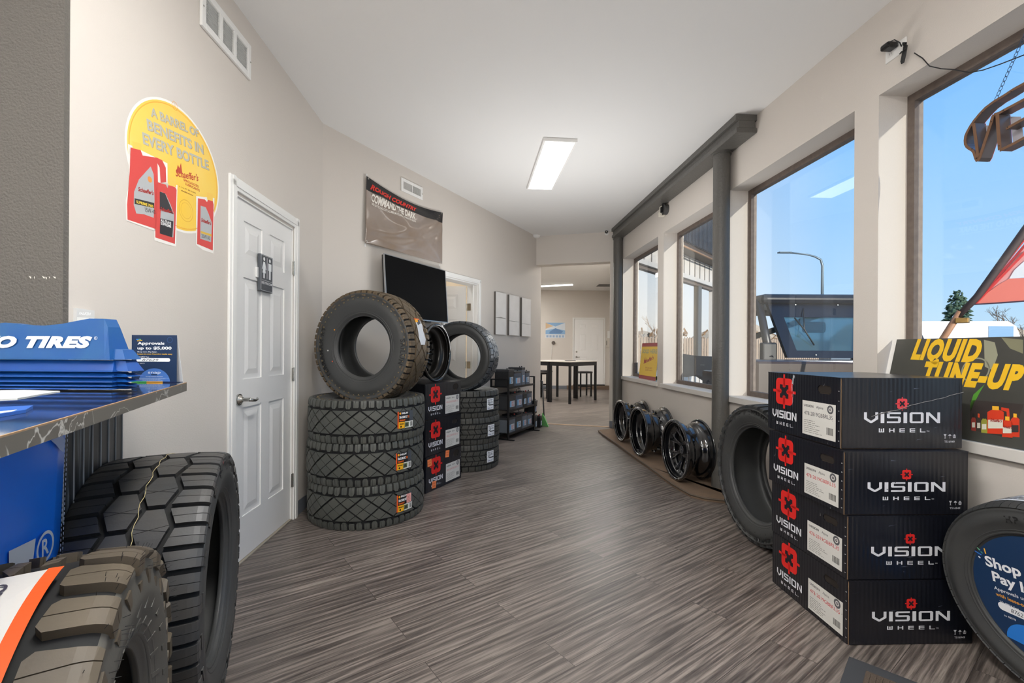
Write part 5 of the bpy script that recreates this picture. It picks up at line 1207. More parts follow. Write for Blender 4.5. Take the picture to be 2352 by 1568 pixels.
# return air grille
def grille(P, name, label, TL, BR, secs, slat_dark=(120, 122, 124), vert=False, frame_w=.035, BLk=None):
    u0, v1 = P.uv(*TL); u1, v0 = P.uv(*BR); r = tag(empty(name, P.M @ Matrix.Translation((u0, v0, .0006))), label, 'vent'); w, h = u1 - u0, v1 - v0; f = frame_w
    mb = MB(); mb.box(f, w - f, f, h - f, 0, .003, ink(slat_dark)); mb.build('backing', r); mb = MB()
    for x0, x1, y0, y1 in ((0, f, 0, h), (w - f, w, 0, h), (f, w - f, 0, f), (f, w - f, h - f, h)): mb.bbox(x0, x1, y0, y1, 0, .011, .003, WHITE)
    sw = (w - 2 * f) / secs
    for k in range(1, secs): mb.box(f + sw * k - .008, f + sw * k + .008, f, h - f, .003, .011, WHITE)
    mb.build('grille_frame', r); mb = MB()
    if vert:
        n = int((w - 2 * f) / .010)
        for k in range(n): x = f + (k + .5) * (w - 2 * f) / n; t = .003 if k < n / 2 else .0055; mb.add([(x - t, f, .003), (x + t * .2, f, .010), (x + t * .2, h - f, .010), (x - t, h - f, .003), (x - t + .0015, f, .003), (x + t * .2 + .0015, f, .010), (x + t * .2 + .0015, h - f, .010), (x - t + .0015, h - f, .003)], [(0, 1, 2, 3), (4, 5, 6, 7), (1, 5, 6, 2)], WHITE)
    else:
        n = int((h - 2 * f) / .0125)
        for k in range(n): y = f + (k + .5) * (h - 2 * f) / n; mb.add([(f, y - .004, .0095), (w - f, y - .004, .0095), (w - f, y + .005, .0035), (f, y + .005, .0035), (f, y - .0055, .0095), (w - f, y - .0055, .0095), (w - f, y + .0035, .0035), (f, y + .0035, .0035)], [(0, 1, 2, 3), (4, 5, 6, 7), (0, 1, 5, 4)], WHITE)
    mb.build('slats', r); return r
ga = PAr.uv(571, 182); g2 = PAr.uv(457, 60)
u0 = g2[0]; u1 = ga[0]; v0 = (ga[1] + g2[1]) / 2; v1 = PAr.uv(573, 108)[1]
r = tag(empty('return_air_grille', PAr.M @ Matrix.Translation((u0, v0, .0006))), 'large white three panel air grille high on the left wall', 'vent')
w, h, f = u1 - u0, v1 - v0, .033
mb = MB(); mb.box(f, w - f, f, h - f, 0, .002, ink((214, 214, 212))); mb.build('backing', r); mb = MB()
for x0, x1, y0, y1 in ((0, f, 0, h), (w - f, w, 0, h), (f, w - f, 0, f), (f, w - f, h - f, h)): mb.bbox(x0, x1, y0, y1, 0, .014, .003, WHITE)
for k in (1, 2): x = f + (w - 2 * f) * k / 3; mb.box(x - .012, x + .012, f, h - f, .002, .013, WHITE)
mb.build('grille_frame', r); mb = MB(); n = int((h - 2 * f) / .0125)
for k in range(n):
    y = f + (k + .5) * (h - 2 * f) / n; mb.add([(f, y - .004, .012), (w - f, y - .004, .012), (w - f, y + .005, .003), (f, y + .005, .003)], [(0, 1, 2, 3)], WHITE)
mb.build('slats', r); mb = MB()
for px_ in (0.010, w - .010): mb.cyl((px_, h * .5, .013), (px_, h * .5, .016), .004, CHROME, 8)
mb.build('screws', r)
b0 = PBr.uv(920, 407); b1 = PBr.uv(969, 460)
r = tag(empty('air_register', PBr.M @ Matrix.Translation((b0[0], b1[1], .0006))), 'small white air register above the brown banner', 'vent'); w, h, f = b1[0] - b0[0], b0[1] - b1[1] , .03
mb = MB(); mb.box(f, w / 2, f, h - f, 0, .002, ink((60, 60, 60))); mb.box(w / 2, w - f, f, h - f, 0, .002, ink((200, 200, 198))); mb.build('backing', r); mb = MB()
for x0, x1, y0, y1 in ((0, f, 0, h), (w - f, w, 0, h), (f, w - f, 0, f), (f, w - f, h - f, h)): mb.bbox(x0, x1, y0, y1, 0, .012, .003, WHITE)
mb.box(w / 2 - .005, w / 2 + .005, f, h - f, .002, .012, WHITE); mb.build('register_frame', r); mb = MB()
for k in range(24):
    x = f + (k + .5) * (w - 2 * f) / 24; t = .0022 if k < 12 else -.004; mb.add([(x, f, .003), (x + t, f, .011), (x + t, h - f, .011), (x, h - f, .003)], [(0, 1, 2, 3)], WHITE)
for k in range(5): y = f + (k + .5) * (h - 2 * f) / 5; mb.box(f, w / 2, y - .0012, y + .0012, .003, .005, WHITE)
mb.build('louvres', r); mb = MB(); mb.cyl((w - f * .5, h * .5, .012), (w - f * .5, h * .42, .022), .003, CHROME, 8); mb.build('lever', r)
# banner over the television
q = [PBr.uv(838, 405), PBr.uv(1013, 489), PBr.uv(1012, 606), PBr.uv(834, 558)]
NX, NY = 80, 52; BM_ = mat('banner_vinyl', (132, 112, 92), .22, coat=.5, noise=(1.6, .75, (158, 150, 148)))
r = tag(empty('vinyl_banner', PBr.M @ Matrix.Translation((q[3][0], q[3][1], .02))), 'brown and black vinyl banner with red and white lettering above the television', 'banner')
def bpos(s, t, lift=0.):
    """s 0..1 left to right, t 0..1 bottom to top"""
    a0 = Vector(q[3]).lerp(Vector(q[2]), s); b0_ = Vector(q[0]).lerp(Vector(q[1]), s); p = a0.lerp(b0_, t); sag = -.055 * math.sin(PI * s) * t ** 3
    fold = 1.5 * (.020 * math.exp(-((t - (.94 - .85 * s)) / .10) ** 2) * math.exp(-((s - .25) / .5) ** 2) + .022 * math.exp(-((t - (.22 + .75 * s * s)) / .11) ** 2) + .014 * math.exp(-((t - (.05 + .62 * s ** 2.2)) / .09) ** 2) + .010 * math.sin(7 * s + 5 * t))
    edge_ = min(1, 8 * min(s, 1 - s, t, 1 - t) + .15)
    return (p.x - q[3][0], p.y + sag - q[3][1], fold * edge_ + lift)
mb = MB(); V = [bpos(i / NX, j / NY) for i in range(NX + 1) for j in range(NY + 1)]
mb.add(V, [[i * (NY + 1) + j, (i + 1) * (NY + 1) + j, (i + 1) * (NY + 1) + j + 1, i * (NY + 1) + j + 1] for i in range(NX) for j in range(NY)], BM_, None, True)
o = mb.build('banner_sheet', r); sd = o.modifiers.new('thick', 'SOLIDIFY'); sd.thickness = .0008; sd.offset = -1
a = Art(.0009)
for i in range(24): a.rect(i / 24, .80, (i + 1) / 24, 1.0, (24, 23, 24), 0)
a.text('ROUGH COUNTRY', .04, .84, .075, (214, 44, 30), 2, w=.56, bold=.05, shear=.35); a.text('COMMAND THE DARK', .06, .67, .11, (232, 226, 216), 2, w=.52, bold=.04); a.text('CREE LED TECHNOLOGY | ALUMINUM HOUSING | WATERPROOF DESIGN', .06, .61, .035, (232, 226, 216), 2, w=.52, bold=.02)
bmv = a.mb; a.map(lambda x, y, z: bpos(x, y, z + .0014), du=1 / 40, dv=1 / 26); a.build('banner_print', r)
mb = MB()
for s, t in ((.02, .98), (.985, .985), (.02, .03), (.985, .02)):
    p = bpos(s, t, .001); mb.lathe([(0, .004), (.002, .006), (.0, .008)], CHROME, 14, Matrix.Translation(p) @ Matrix.Rotation(-PI / 2, 4, 'Y'))
mb.build('eyelets', r); mb = MB()
for (s, t), dy in (((.02, 1), .035), ((.985, 1), .03), ((.02, 0), -.03), ((.985, 0), -.03)):
    p = Vector(bpos(s, t)); mb.box(p.x - .008, p.x + .004, min(p.y, p.y + dy), max(p.y, p.y + dy), -.019, -.017, WHITE)
mb.build('adhesive_hooks', r)
# television
t0 = hitB(882, 583, .11); t1 = hitB(1023, 619, .07); t2 = hitB(1021, 736, .07)
XT = Vector((t1.x - t0.x, t1.y - t0.y, 0)); wT = XT.length; hT = t1.z - t2.z + .02
M = frame(Vector((t0.x, t0.y, (t0.z + t1.z) / 2)), XT) @ Matrix.Rotation(math.radians(-4), 4, 'X')
r = tag(empty('television', M), 'flat black television with thin silver frame on the far left wall', 'television')
SILV = mat('silver_frame', (176, 178, 180), .3, .8); mb = MB(); f = .008
mb.box(f, wT - f, .004, .035, -hT + f, -f, BLACK); mb.build('tv_housing', r); mb = MB()
for x0, x1, z0, z1 in ((0, f, -hT, 0), (wT - f, wT, -hT, 0), (f, wT - f, -f, 0), (f, wT - f, -hT, -hT + f * 1.2)): mb.box(x0, x1, 0, .016, z0, z1, SILV)
mb.build('tv_frame', r); mb = MB(); mb.box(f, wT - f, .002, .004, -hT + f * 1.2, -f, mat('tv_screen', (3, 3, 4), .6, spec=.1)); mb.build('tv_screen', r)
mb = MB(); mb.box(wT * .60, wT * .68, .0, .02, -hT - .012, -hT, BLACK); mb.build('sensor_bar', r); mb = MB(); mb.box(wT * .35, wT * .65, .035, .07, -hT * .7, -hT * .3, BLACK); mb.build('wall_bracket', r)
# three canvases
CV = mat('canvas_print', (240, 238, 235), .15, noise=(5, .5, (214, 210, 206)))
for k, (x0, x1, ya, yb, lab) in enumerate(((1139, 1162, 669, 769, 'nearest of three pale narrow canvas pictures, left one'), (1170, 1192, 676, 771, 'middle of the three pale narrow canvas pictures'), (1199, 1219, 683, 773, 'farthest of three pale narrow canvas pictures, by the room corner'))):
    Pq = Plane2(CAB + BN * .032, BD, BN); a0 = Pq.uv(x0, ya); a1 = Pq.uv(x1, yb); w, h = a1[0] - a0[0], a0[1] - a1[1]; r = tag(empty('canvas_picture', Pq.M @ Matrix.Translation((a0[0], a1[1], 0))), lab, 'picture', 'narrow canvas pictures')
    mb = MB(); mb.box(0, w, 0, h, -.0315, 0, ink((96, 92, 88))); mb.build('stretched_canvas', r); a = Art(); a.rect(0, 0, w, h, (222, 220, 216), 0, CV); yy = h * (.40, .36, .33)[k]; a.poly([(0, yy), (w * .5, yy + .012 * (k == 0)), (w, yy - .004), (w, yy - .009), (0, yy - .006)], (140, 138, 134), 1); a.rect(0, 0, w, yy * .98, (208, 206, 202), 1, CV); a.build('canvas_image', r, Matrix.Translation((0, 0, .0006)))
# smoke detector and cameras
c = atz(1237, 545, H); r = tag(empty('smoke_detector', (c.x - .05, c.y - .12, H)), 'round white smoke detector on the ceiling at the far corner', 'smoke detector'); mb = MB(); mb.cyl((0, 0, -.001), (0, 0, -.028), .07, WHITE, 32, r1=.062); mb.cyl((0, 0, -.028), (0, 0, -.036), .045, WHITE, 32); mb.build('detector_body', r)
Hd = (H1 - H0).normalized(); Hn = Vector((Hd.y, -Hd.x, 0)); c = hit(1393, 533, H0 + Hn * .08, Hn)
r = tag(empty('security_camera', c), 'small white security camera on the header, left of the beam', 'camera'); mb = MB(); mb.tube([Hn * -.03 + Vector((.0, 0, .01)), Hn * .02], .028, WHITE, 20); mb.build('camera_body', r); mb = MB(); mb.cyl(Hn * .02, Hn * .024, .024, BLACK, 20); mb.cyl(Hn * .024, Hn * .026, .009, CHROME, 12); mb.build('lens', r); mb = MB(); mb.cyl(Hn * -.079, Hn * -.03, .014, WHITE, 12); mb.cyl(Hn * -.0795, Hn * -.070, .03, WHITE, 16); mb.build('bracket', r)
c = hitD(1530, 483, .002); r = tag(empty('cord_hub', frame(c, DD)), 'black round cord keeper and white plug on the wall above second window', 'wall device')
mb = MB(); mb.cyl((.03, -.001, 0), (.03, -.045, 0), .058, mat('grey_rubber', (70, 70, 70), .6), 28); mb.build('cord_reel', r); mb = MB(); mb.bbox(-.06, .0, -.06, -.002, .0, .055, .006, mat('translucent_white', (226, 220, 206), .4)); mb.bbox(-.075, -.02, -.065, -.002, -.06, -.005, .006, mat('translucent_white', (226, 220, 206), .4)); mb.build('plug_block', r)
mb = MB(); mb.bbox(-.01, .02, -.07, -.046, -.03, .035, .006, BLACK); mb.build('plug', r); mb = MB(); mb.tube([(.01, -.05, .03), (.03, -.055, .07), (.05, -.05, .065), (.045, -.05, .0), (.02, -.05, -.05), (.0, -.045, -.055), (-.01, -.04, -.03)], .0035, BLACK, 8); mb.build('cord', r)
# outlet with adapter above the near window
u0, v0 = PDr.uv(2036, 148); u1, v1 = PDr.uv(2084, 88); v1b = PDr.uv(2036, 118)[1]; r = tag(empty('wall_outlet', PDr.M @ Matrix.Translation((u0, v0, .0005))), 'white wall outlet high on the window wall at the right', 'outlet'); w, h = u1 - u0, v1b - v0
mb = MB(); mb.bbox(0, w, 0, h, 0, .006, .002, WHITE); mb.build('cover_plate', r); mb = MB(); mb.box(w * .12, w * .40, h * .3, h * .7, .006, .0068, ink((216, 214, 210))); mb.box(w * .2, w * .22, h * .45, h * .6, .0068, .007, BLACK); mb.box(w * .28, w * .30, h * .45, h * .6, .0068, .007, BLACK); mb.build('socket', r)
uu, vv = PDr.uv(2058, 112); r = tag(empty('power_adapter', PDr.M @ Matrix.Translation((uu, vv, .0075))), 'black power adapter in the outlet with a bundled cord', 'power adapter'); mb = MB(); mb.bbox(-.026, .026, -.006, .024, 0, .06, .009, mat('black_plastic_gloss', (18, 18, 20), .25)); mb.build('adapter_body', r)
mb = MB(); pth = [(.03, 0, .06), (.045, .0, .055)]; mb.tube([(.03, .01, .06), (.05, .01, .05), (.06, -.01, .03), (.06, -.03, .02)], .0028, BLACK, 8)
for k in range(4):
    o_ = .004 * k; mb.tube([(.062 + o_, -.02, .016 + o_), (.078 + o_, -.045, .02), (.07 + o_, -.085, .02), (.056 + o_, -.115, .016), (.05 + o_, -.10, .014), (.06 + o_, -.05, .012), (.066 + o_, -.02, .012)], .0026, BLACK, 8, close=True)
Q = lambda px, py: (PDr.uv(px, py)[0] - uu, PDr.uv(px, py)[1] - vv)
cp = [(2106, 122), (2125, 134), (2140, 152), (2165, 158), (2195, 160), (2230, 167), (2262, 161), (2300, 148), (2352, 128), (2400, 108)]
mb.tube([(Q(*p)[0], Q(*p)[1], .006 if i < 2 else (.004 if i < 3 else -.0)) for i, p in enumerate(cp)], .0024, BLACK, 8); mb.tube([(.068, -.06, .026), (.055, -.064, .026), (.09, -.06, .026)], .003, BLACK, 6); mb.build('cord', r)

# ---------------- neon style window sign, in front of the near window ----------------
PN = Plane2(D(2) - DN * .03, DD, DN); o0 = (2190, 160); sc = 7.13; g = lambda x, y: PN.uv(o0[0] + x / sc, o0[1] + y / sc); c = g(400, 1100)
r = tag(empty('window_sign', PN.M @ Matrix.Translation((c[0], c[1], 0))), 'bronze channel letter sign hanging in front of the near window', 'sign'); BRZ = mat('bronze_plastic', (120, 88, 66), .4, .3); CHN = mat('channel_side', (108, 96, 92), .3, .5); RG = mat('red_tube', (226, 96, 84), .3)
def ribbon(mb, pts, wd, z0, z1, m, close=False):
    P_ = [Vector((g(*p)[0] - c[0], g(*p)[1] - c[1])) for p in pts]; n = len(P_); Lft, Rgt = [], []
    for i, p in enumerate(P_):
        a_ = P_[i - 1] if (i or close) else p; b_ = P_[(i + 1) % n] if (i < n - 1 or close) else p; d = (b_ - a_).normalized(); nn = Vector((-d.y, d.x)) * wd / 2; Lft.append(p + nn); Rgt.append(p - nn)
    for i in range(n if close else n - 1):
        j = (i + 1) % n; mb.prism([Lft[i], Rgt[i], Rgt[j], Lft[j]][::-1], z0, z1, m)
dp = .055
oval = [(1700, -20), (1400, 95), (1155, 225), (980, 320), (820, 425), (660, 520), (520, 625), (420, 730), (330, 840), (270, 930), (225, 1010), (195, 1080), (185, 1150), (190, 1215), (215, 1260), (255, 1292), (300, 1315), (328, 1350), (345, 1400), (360, 1450), (385, 1495)]
vleft = [(325, 880), (345, 1010), (365, 1160), (385, 1310), (400, 1440)]; vright = [(660, 735), (635, 780), (615, 860), (560, 1030), (510, 1180), (465, 1320), (425, 1440), (390, 1495)]
e1 = [(660, 735), (700, 725), (760, 700), (820, 665), (1000, 570), (1155, 485), (1330, 395)]; e2 = [(715, 740), (725, 900), (735, 1040), (745, 1180), (755, 1310)]; e3 = [(860, 965), (950, 915), (1155, 800), (1330, 700)]; e4 = [(755, 1320), (820, 1290), (1000, 1200), (1155, 1115), (1330, 1020)]
lens = [(290, 965), (250, 1010), (228, 1080), (228, 1150), (250, 1215), (295, 1250), (318, 1200), (312, 1100), (302, 1020)]
for nm, pts, wd in (('oval_band', oval, .0105), ('letter_stroke', vleft, .012), ('letter_stroke', vright, .012), ('letter_stroke', e1, .011), ('letter_stroke', e2, .013), ('letter_stroke', e3, .011), ('letter_stroke', e4, .011)):
    mb = MB(); ribbon(mb, pts, wd, -.003, 0, BRZ); ribbon(mb, pts, wd * .55, -dp, -.003, CHN); ribbon(mb, pts, wd * .4, -dp - .003, -dp, RG); mb.build(nm, r)
mb = MB()
for pts in ([(345, 905), (500, 905), (470, 1100), (410, 1400)], [(740, 760), (905, 760), (960, 1170), (790, 1250)]):
    P_ = [(g(*p)[0] - c[0], g(*p)[1] - c[1]) for p in pts]; mb.prism(P_, -dp, -dp + .002, ink((170, 168, 176)))
mb.build('reflector_plate', r); mb = MB()
for p in ((300, 930), (305, 1297), (375, 1450), (620, 850), (750, 1245), (885, 940), (815, 665), (470, 700), (945, 355)):
    q_ = g(*p); mb.cyl((q_[0] - c[0], q_[1] - c[1], 0), (q_[0] - c[0], q_[1] - c[1], .0015), .0022, BLACK, 8)
mb.build('screws', r)
ch = tag(empty('hanging_chain', PN.M @ Matrix.Translation((c[0], c[1], -.02))), 'thin steel chain holding the bronze window sign', 'chain'); mb = MB(); CHM = mat('chain_steel', (70, 84, 110), .35, .8)
p0_ = PN.uv(2272, 240); p1_ = PN.uv(2352, 60); n = 16
for k in range(n):
    a_ = Vector((p0_[0] - c[0], p0_[1] - c[1], 0)); b_ = Vector((p1_[0] - c[0], p1_[1] - c[1], 0)); d = (b_ - a_) / n; m_ = a_ + d * (k + .5); dn = d.normalized(); sd_ = Vector((-dn.y, dn.x, 0)) if k % 2 else Vector((0, 0, 1)); l = d.length * .62
    mb.tube([m_ + dn * l * math.cos(t) + sd_ * .006 * math.sin(t) for t in [2 * PI * i / 12 for i in range(12)]], .0011, CHM, 5, close=True)
mb.build('chain_links', ch)

# ---------------- posters in the windows ----------------
b0 = Vector((D(2.44).x - .012, 2.44, .817)); b1 = Vector((D(1.79).x - .012, 1.79, .817)); bd = (b1 - b0).normalized(); tilt = math.atan2(.10, .455)
up = (Vector((0, 0, 1)) * math.cos(tilt) - DN * math.sin(tilt)).normalized(); nn = bd.cross(up).normalized()
PL = Plane2(b0, bd, nn); w_, h_ = (b1 - b0).length, .462
r = tag(empty('advertising_sign', PL.M), 'black corrugated sign with yellow LIQUID TUNE-UP lettering, leaning in the near window', 'sign')
SG = mat('sign_plastic', (58, 58, 56), .3, noise=(3, .5, (92, 92, 84))); mb = MB(); mb.box(0, w_, 0, h_, -.005, 0, SG); mb.build('sign_board', r)
a = Art(.0003); Y = (238, 190, 30); sh = .2
PL.text(a, 'LIQUID', (2092, 822), (2248, 829), 39, Y, 2, bold=.06, shear=.2, spacing=1.12); PL.text(a, 'TUNE-UP', (2116, 876), (2344, 894), 42, Y, 2, bold=.06, shear=.2, spacing=1.12)
u_, v_ = PL.uv(2240, 850); a.ring(u_, v_, .052, .058, (150, 150, 130), 1, 30)
a.poly([PL.uv(*p) for p in ((2228, 930), (2236, 906), (2262, 882), (2250, 902), (2238, 925), (2230, 945))], (84, 150, 50), 1); a.poly([PL.uv(*p) for p in ((2228, 918), (2352, 928), (2344, 950), (2325, 1008), (2228, 985))], (58, 50, 48), 1)
a.poly([PL.uv(*p) for p in ((2260, 780), (2285, 786), (2292, 815), (2280, 850), (2262, 842))], (150, 150, 128), 1); a.poly([PL.uv(*p) for p in ((2300, 775), (2350, 780), (2350, 812), (2320, 800))], (128, 126, 100), 1)
def bott(x0, x1, y0, y1, c_, capc, lab=(220, 216, 200)):
    q_ = [PL.uv(*p) for p in ((x0, y1), (x1, y1 + 2), (x1, y0 + 8), (x1 - (x1 - x0) * .25, y0 + 3), (x0 + (x1 - x0) * .3, y0 + 2), (x0, y0 + 8))]; a.poly(q_, c_, 2)
    a.poly([PL.uv(*p) for p in ((x0 + (x1 - x0) * .3, y0 + 3), (x1 - (x1 - x0) * .3, y0 + 4), (x1 - (x1 - x0) * .3, y0 - 5), (x0 + (x1 - x0) * .3, y0 - 6))], capc, 3)
    a.poly([PL.uv(*p) for p in ((x0 + 2, y1 - (y1 - y0) * .2), (x1 - 2, y1 - (y1 - y0) * .2), (x1 - 2, y0 + (y1 - y0) * .45), (x0 + 2, y0 + (y1 - y0) * .45))], lab, 4)
OR = (214, 62, 34)
bott(2231, 2242, 955, 988, (150, 60, 50), (40, 40, 40)); bott(2243, 2254, 955, 990, (70, 60, 54), (222, 80, 40)); bott(2254, 2268, 958, 993, (150, 150, 60), (50, 50, 50)); bott(2268, 2306, 938, 995, OR, (240, 180, 50)); bott(2322, 2342, 955, 1002, OR, (240, 180, 50), (60, 50, 50)); bott(2302, 2326, 962, 1003, OR, (240, 180, 50))
a.poly([PL.uv(*p) for p in ((2300, 935), (2318, 938), (2320, 965), (2314, 965), (2312, 945), (2300, 942))], OR, 2)
PL.text(a, "Schaeffer's", (2275, 967), (2302, 970), 6, (150, 30, 30), 6, bold=.03, shear=.3); PL.text(a, "Schaeffer's", (2306, 982), (2324, 985), 5, (150, 30, 30), 6, bold=.03, shear=.3)
a.build('sign_print', r)
PW = Plane2(hitD(1490, 868, -.045), DD, (DN + Vector((0, 0, .10))).normalized())
q = [PW.uv(*p) for p in ((1467, 862), (1505, 868), (1512, 795), (1475, 788))]; vb = min(q[0][1], q[1][1]); w, h = q[1][0] - q[0][0], q[3][1] - vb
r = tag(empty('window_poster', PW.M @ Matrix.Translation((q[0][0], vb, 0))), 'yellow and red SOLD HERE poster standing in the farthest window', 'poster'); zb_ = (PW.M @ Vector((q[0][0], vb, 0))).z; r.location.z += .818 - zb_; h += zb_ - .818 if zb_ > .818 else 0
mb = MB(); mb.box(0, w, 0, h, -.003, 0, ink((214, 180, 60))); mb.build('poster_card', r); a = Art(); a.rect(0, 0, w, h * .10, (150, 34, 40), 1); a.rect(0, h * .90, w, h, (150, 34, 40), 1); a.rect(0, h * .1, w, h * .9, (238, 198, 56), 1)
a.text('SOLD HERE', w * .06, h * .72, h * .10, (176, 170, 120), 2, w=w * .88, bold=.04); a.text("Schaeffer's", w * .22, h * .42, h * .10, (176, 40, 34), 2, w=w * .58, bold=.03, shear=.3, rot=.2); a.poly([(w * .24, h * .45), (w * .28, h * .62), (w * .32, h * .5), (w * .36, h * .6), (w * .36, h * .45)], (176, 40, 34), 2); a.text('SPECIALIZED', w * .35, h * .30, h * .035, (176, 40, 34), 2, w=w * .4); a.text('LUBRICANTS', w * .37, h * .24, h * .035, (176, 40, 34), 2, w=w * .4)
a.build('poster_print', r)

# ---------------- battery rack ----------------
rp0 = atz(1167, 1011, 0); rd = Vector((.447, .894, 0)); M = frame(rp0, rd); LR, DR = .844, .26
r = tag(empty('battery_rack', M), 'black metal rack with three shelves of batteries by the far corner', 'shelf rack')
for x in (0, LR):
    mb = MB()
    for y in (0, DR): mb.box(x - .011, x + .011, y - .011, y + .011, .012, .81, BLACKM)
    mb.box(x - .011, x + .011, .011, DR - .011, .795, .81, BLACKM); mb.box(x - .014, x + .014, -.09, DR + .02, .0005, .014, BLACKM); mb.build('end_frame', r)
SHZ = (.084, .391, .70)
for z in SHZ:
    mb = MB(); mb.box(.011, LR - .011, .0, DR, z - .004, z, BLACKM); mb.box(.011, LR - .011, -.008, .004, z - .022, z + .006, BLACKM); mb.box(.011, LR - .011, DR - .004, DR + .008, z - .022, z + .006, BLACKM); mb.build('shelf', r)
BT = [mat('battery_case_dark', (52, 54, 58), .35), mat('battery_case_blue', (74, 88, 108), .3), mat('battery_case_grey', (104, 112, 122), .3), mat('battery_case_black', (30, 31, 34), .4)]
def battery(Mw, w, d, h, m, label, seed, handle=False, grp='batteries on and beside the rack'):
    rnd = random.Random(seed); b = tag(empty('car_battery', Mw), label, 'battery', grp); mb = MB(); mb.bbox(0, w, 0, d, 0, h * .86, .004, m); mb.box(.004, w - .004, -.003, 0, .004, .02, m)
    for k in range(4): mb.box(w * .1, w * .9, -.0025, 0, h * (.60 + .05 * k), h * (.615 + .05 * k), m)
    mb.build('battery_case', b); mb = MB(); mb.bbox(-.003, w + .003, -.003, d + .003, h * .86, h, .004, BT[0] if m != BT[0] else BT[3]); bl_ = mb.build('battery_lid', b)
    mb = MB(); mb.cyl((w * .2, d * .2, h), (w * .2, d * .2, h + .018), .009, ink((190, 70, 60)) if seed % 2 else BLACK, 12, r1=.007); sub(mb.build('terminal', b), bl_); mb = MB(); mb.cyl((w * .8, d * .2, h), (w * .8, d * .2, h + .018), .009, BLACK, 12, r1=.007); sub(mb.build('terminal', b), bl_)
    a = Art(); x0, x1 = w * .15, w * .8; a.rect(x0, h * .18, x1, h * .56, (206, 212, 218), 0); a.rect(x0, h * .18, x0 + (x1 - x0) * .32, h * .56, (120, 176, 216), 1); a.lines(x0 + (x1 - x0) * .38, h * .22, x1 - .004, h * .52, 4, (190, 96, 84) if seed % 3 else (80, 84, 90)); a.build('battery_label', b, Matrix(((1, 0, 0, 0), (0, 0, -1, -.0035), (0, 1, 0, 0), (0, 0, 0, 1))))
    if handle: mb = MB(); mb.tube([(w * .1, d * .5, h), (w * .12, d * .5, h + .045), (w * .88, d * .5, h + .05), (w * .9, d * .5, h)], .005, BLACK, 8); sub(mb.build('carry_handle', b), bl_)
    return b
nm_ = ('bottom', 'middle', 'top'); od = ('first', 'second', 'third', 'last'); sd_ = 0
desc = {(2, 0): 'tall black battery with label, near end of the top shelf', (2, 1): 'grey wrapped battery, second on the top shelf', (2, 2): 'tall narrow grey battery, third on the top shelf', (2, 3): 'small blue battery at the far end of the top shelf',
        (1, 0): 'dark wide battery at the near end of the middle shelf', (1, 1): 'blue-grey battery, second on the middle shelf', (1, 2): 'black battery with carry handle, third on the middle shelf', (1, 3): 'ribbed blue battery at the far end of the middle shelf',
        (0, 0): 'grey battery with blue label, near end of the bottom shelf', (0, 1): 'dark wide battery, second on the bottom shelf', (0, 2): 'grey battery, third on the bottom shelf', (0, 3): 'pale grey battery at the far end of the bottom shelf'}
for s in (2, 1, 0):
    x = .03
    for k in range(4):
        w = ((.21, .20, .16, .17), (.22, .21, .13, .16), (.16, .22, .11, .15))[s][k]; h = ((.20, .215, .20, .19), (.21, .21, .20, .20), (.235, .20, .25, .19))[s][k]; m = BT[((2, 0, 2, 2), (0, 1, 3, 1), (3, 1, 2, 1))[s][k]]
        battery(M @ Matrix.Translation((x, .012, SHZ[s] + .0005)), w, .21, h, m, desc[(s, k)], sd_, handle=(s, k) in ((1, 2),)); x += w + .012; sd_ += 1
# batteries on the floor past the rack
for (px, py, z, w, h, m, lab, rx) in ((1229, 986, .0005, .10, .21, 3, 'lower black battery on the floor past the rack', 0), (1241, 982, .0005, .09, .18, 3, 'short black battery on the floor beside the dustpan', 0)):
    c = atz(px, py, 0); battery(frame((c.x, c.y, z), Vector((.35, .94, 0))), w * 1.0, .17, h, BT[m], lab, sd_, grp=None); sd_ += 1
c = atz(1229, 986, 0); battery(frame((c.x - .01, c.y + .0, .232), Vector((.35, .94, 0))) @ Matrix.Rotation(math.radians(4), 4, 'X'), .11, .17, .20, BT[3], 'black battery stacked on another battery past the rack', sd_, grp=None)
# dustpan with long handle, green rim
c = atz(1250, 978, 0); r = tag(empty('long_handled_dustpan', (c.x, c.y, .0005)), 'grey long handled dustpan with green pan leaning at the wall end', 'dustpan'); top = aty(1246, 873, c.y + .05) - Vector((c.x, c.y, 0))
mb = MB(); mb.tube([(0, .03, .10), (top.x * .5, .05, top.z * .55), (top.x, .06, top.z - .02), (top.x - .02, .06, top.z), (top.x - .035, .06, top.z - .02)], .011, mat('grey_handle', (84, 86, 88), .4, .4), 10); mb.build('handle', r); mb = MB(); mb.add([(-.05, .07, 0), (.06, -.10, 0), (.07, .0, 0), (-.01, .05, .2), (-.03, .03, .2), (.0, .0, .14)], [(0, 1, 4), (1, 5, 4), (1, 2, 5), (2, 3, 5), (0, 4, 3), (3, 4, 5), (0, 3, 2), (0, 2, 1)], mat('green_pan', (120, 200, 120), .5)); mb.build('pan', r)

# ---------------- back room furniture ----------------
P0 = Vector((1.295, 10.1, 0)); du = Vector((-.757, .653, 0)); dv = Vector((.653, .757, 0))
def bar_table(p, lab, w=.57, d=1.15):
    r = tag(empty('bar_table', frame(p, dv)), lab, 'table', 'tall tables in the back room'); TPW = mat('pale_table_top', (214, 208, 200), .3)
    mb = MB(); mb.bbox(-.01, d + .01, -.01, w + .01, .928, .95, .003, TPW); mb.build('table_top', r); mb = MB(); mb.box(0, d, 0, .02, .84, .928, BLACKM); mb.box(0, d, w - .02, w, .84, .928, BLACKM); mb.box(0, .02, .02, w - .02, .84, .928, BLACKM); mb.box(d - .02, d, .02, w - .02, .84, .928, BLACKM); mb.build('apron', r)
    for x in (0, d - .045):
        for y in (0, w - .045): mb = MB(); mb.box(x, x + .045, y, y + .045, .0005, .84, BLACKM); mb.build('leg', r)
    return r
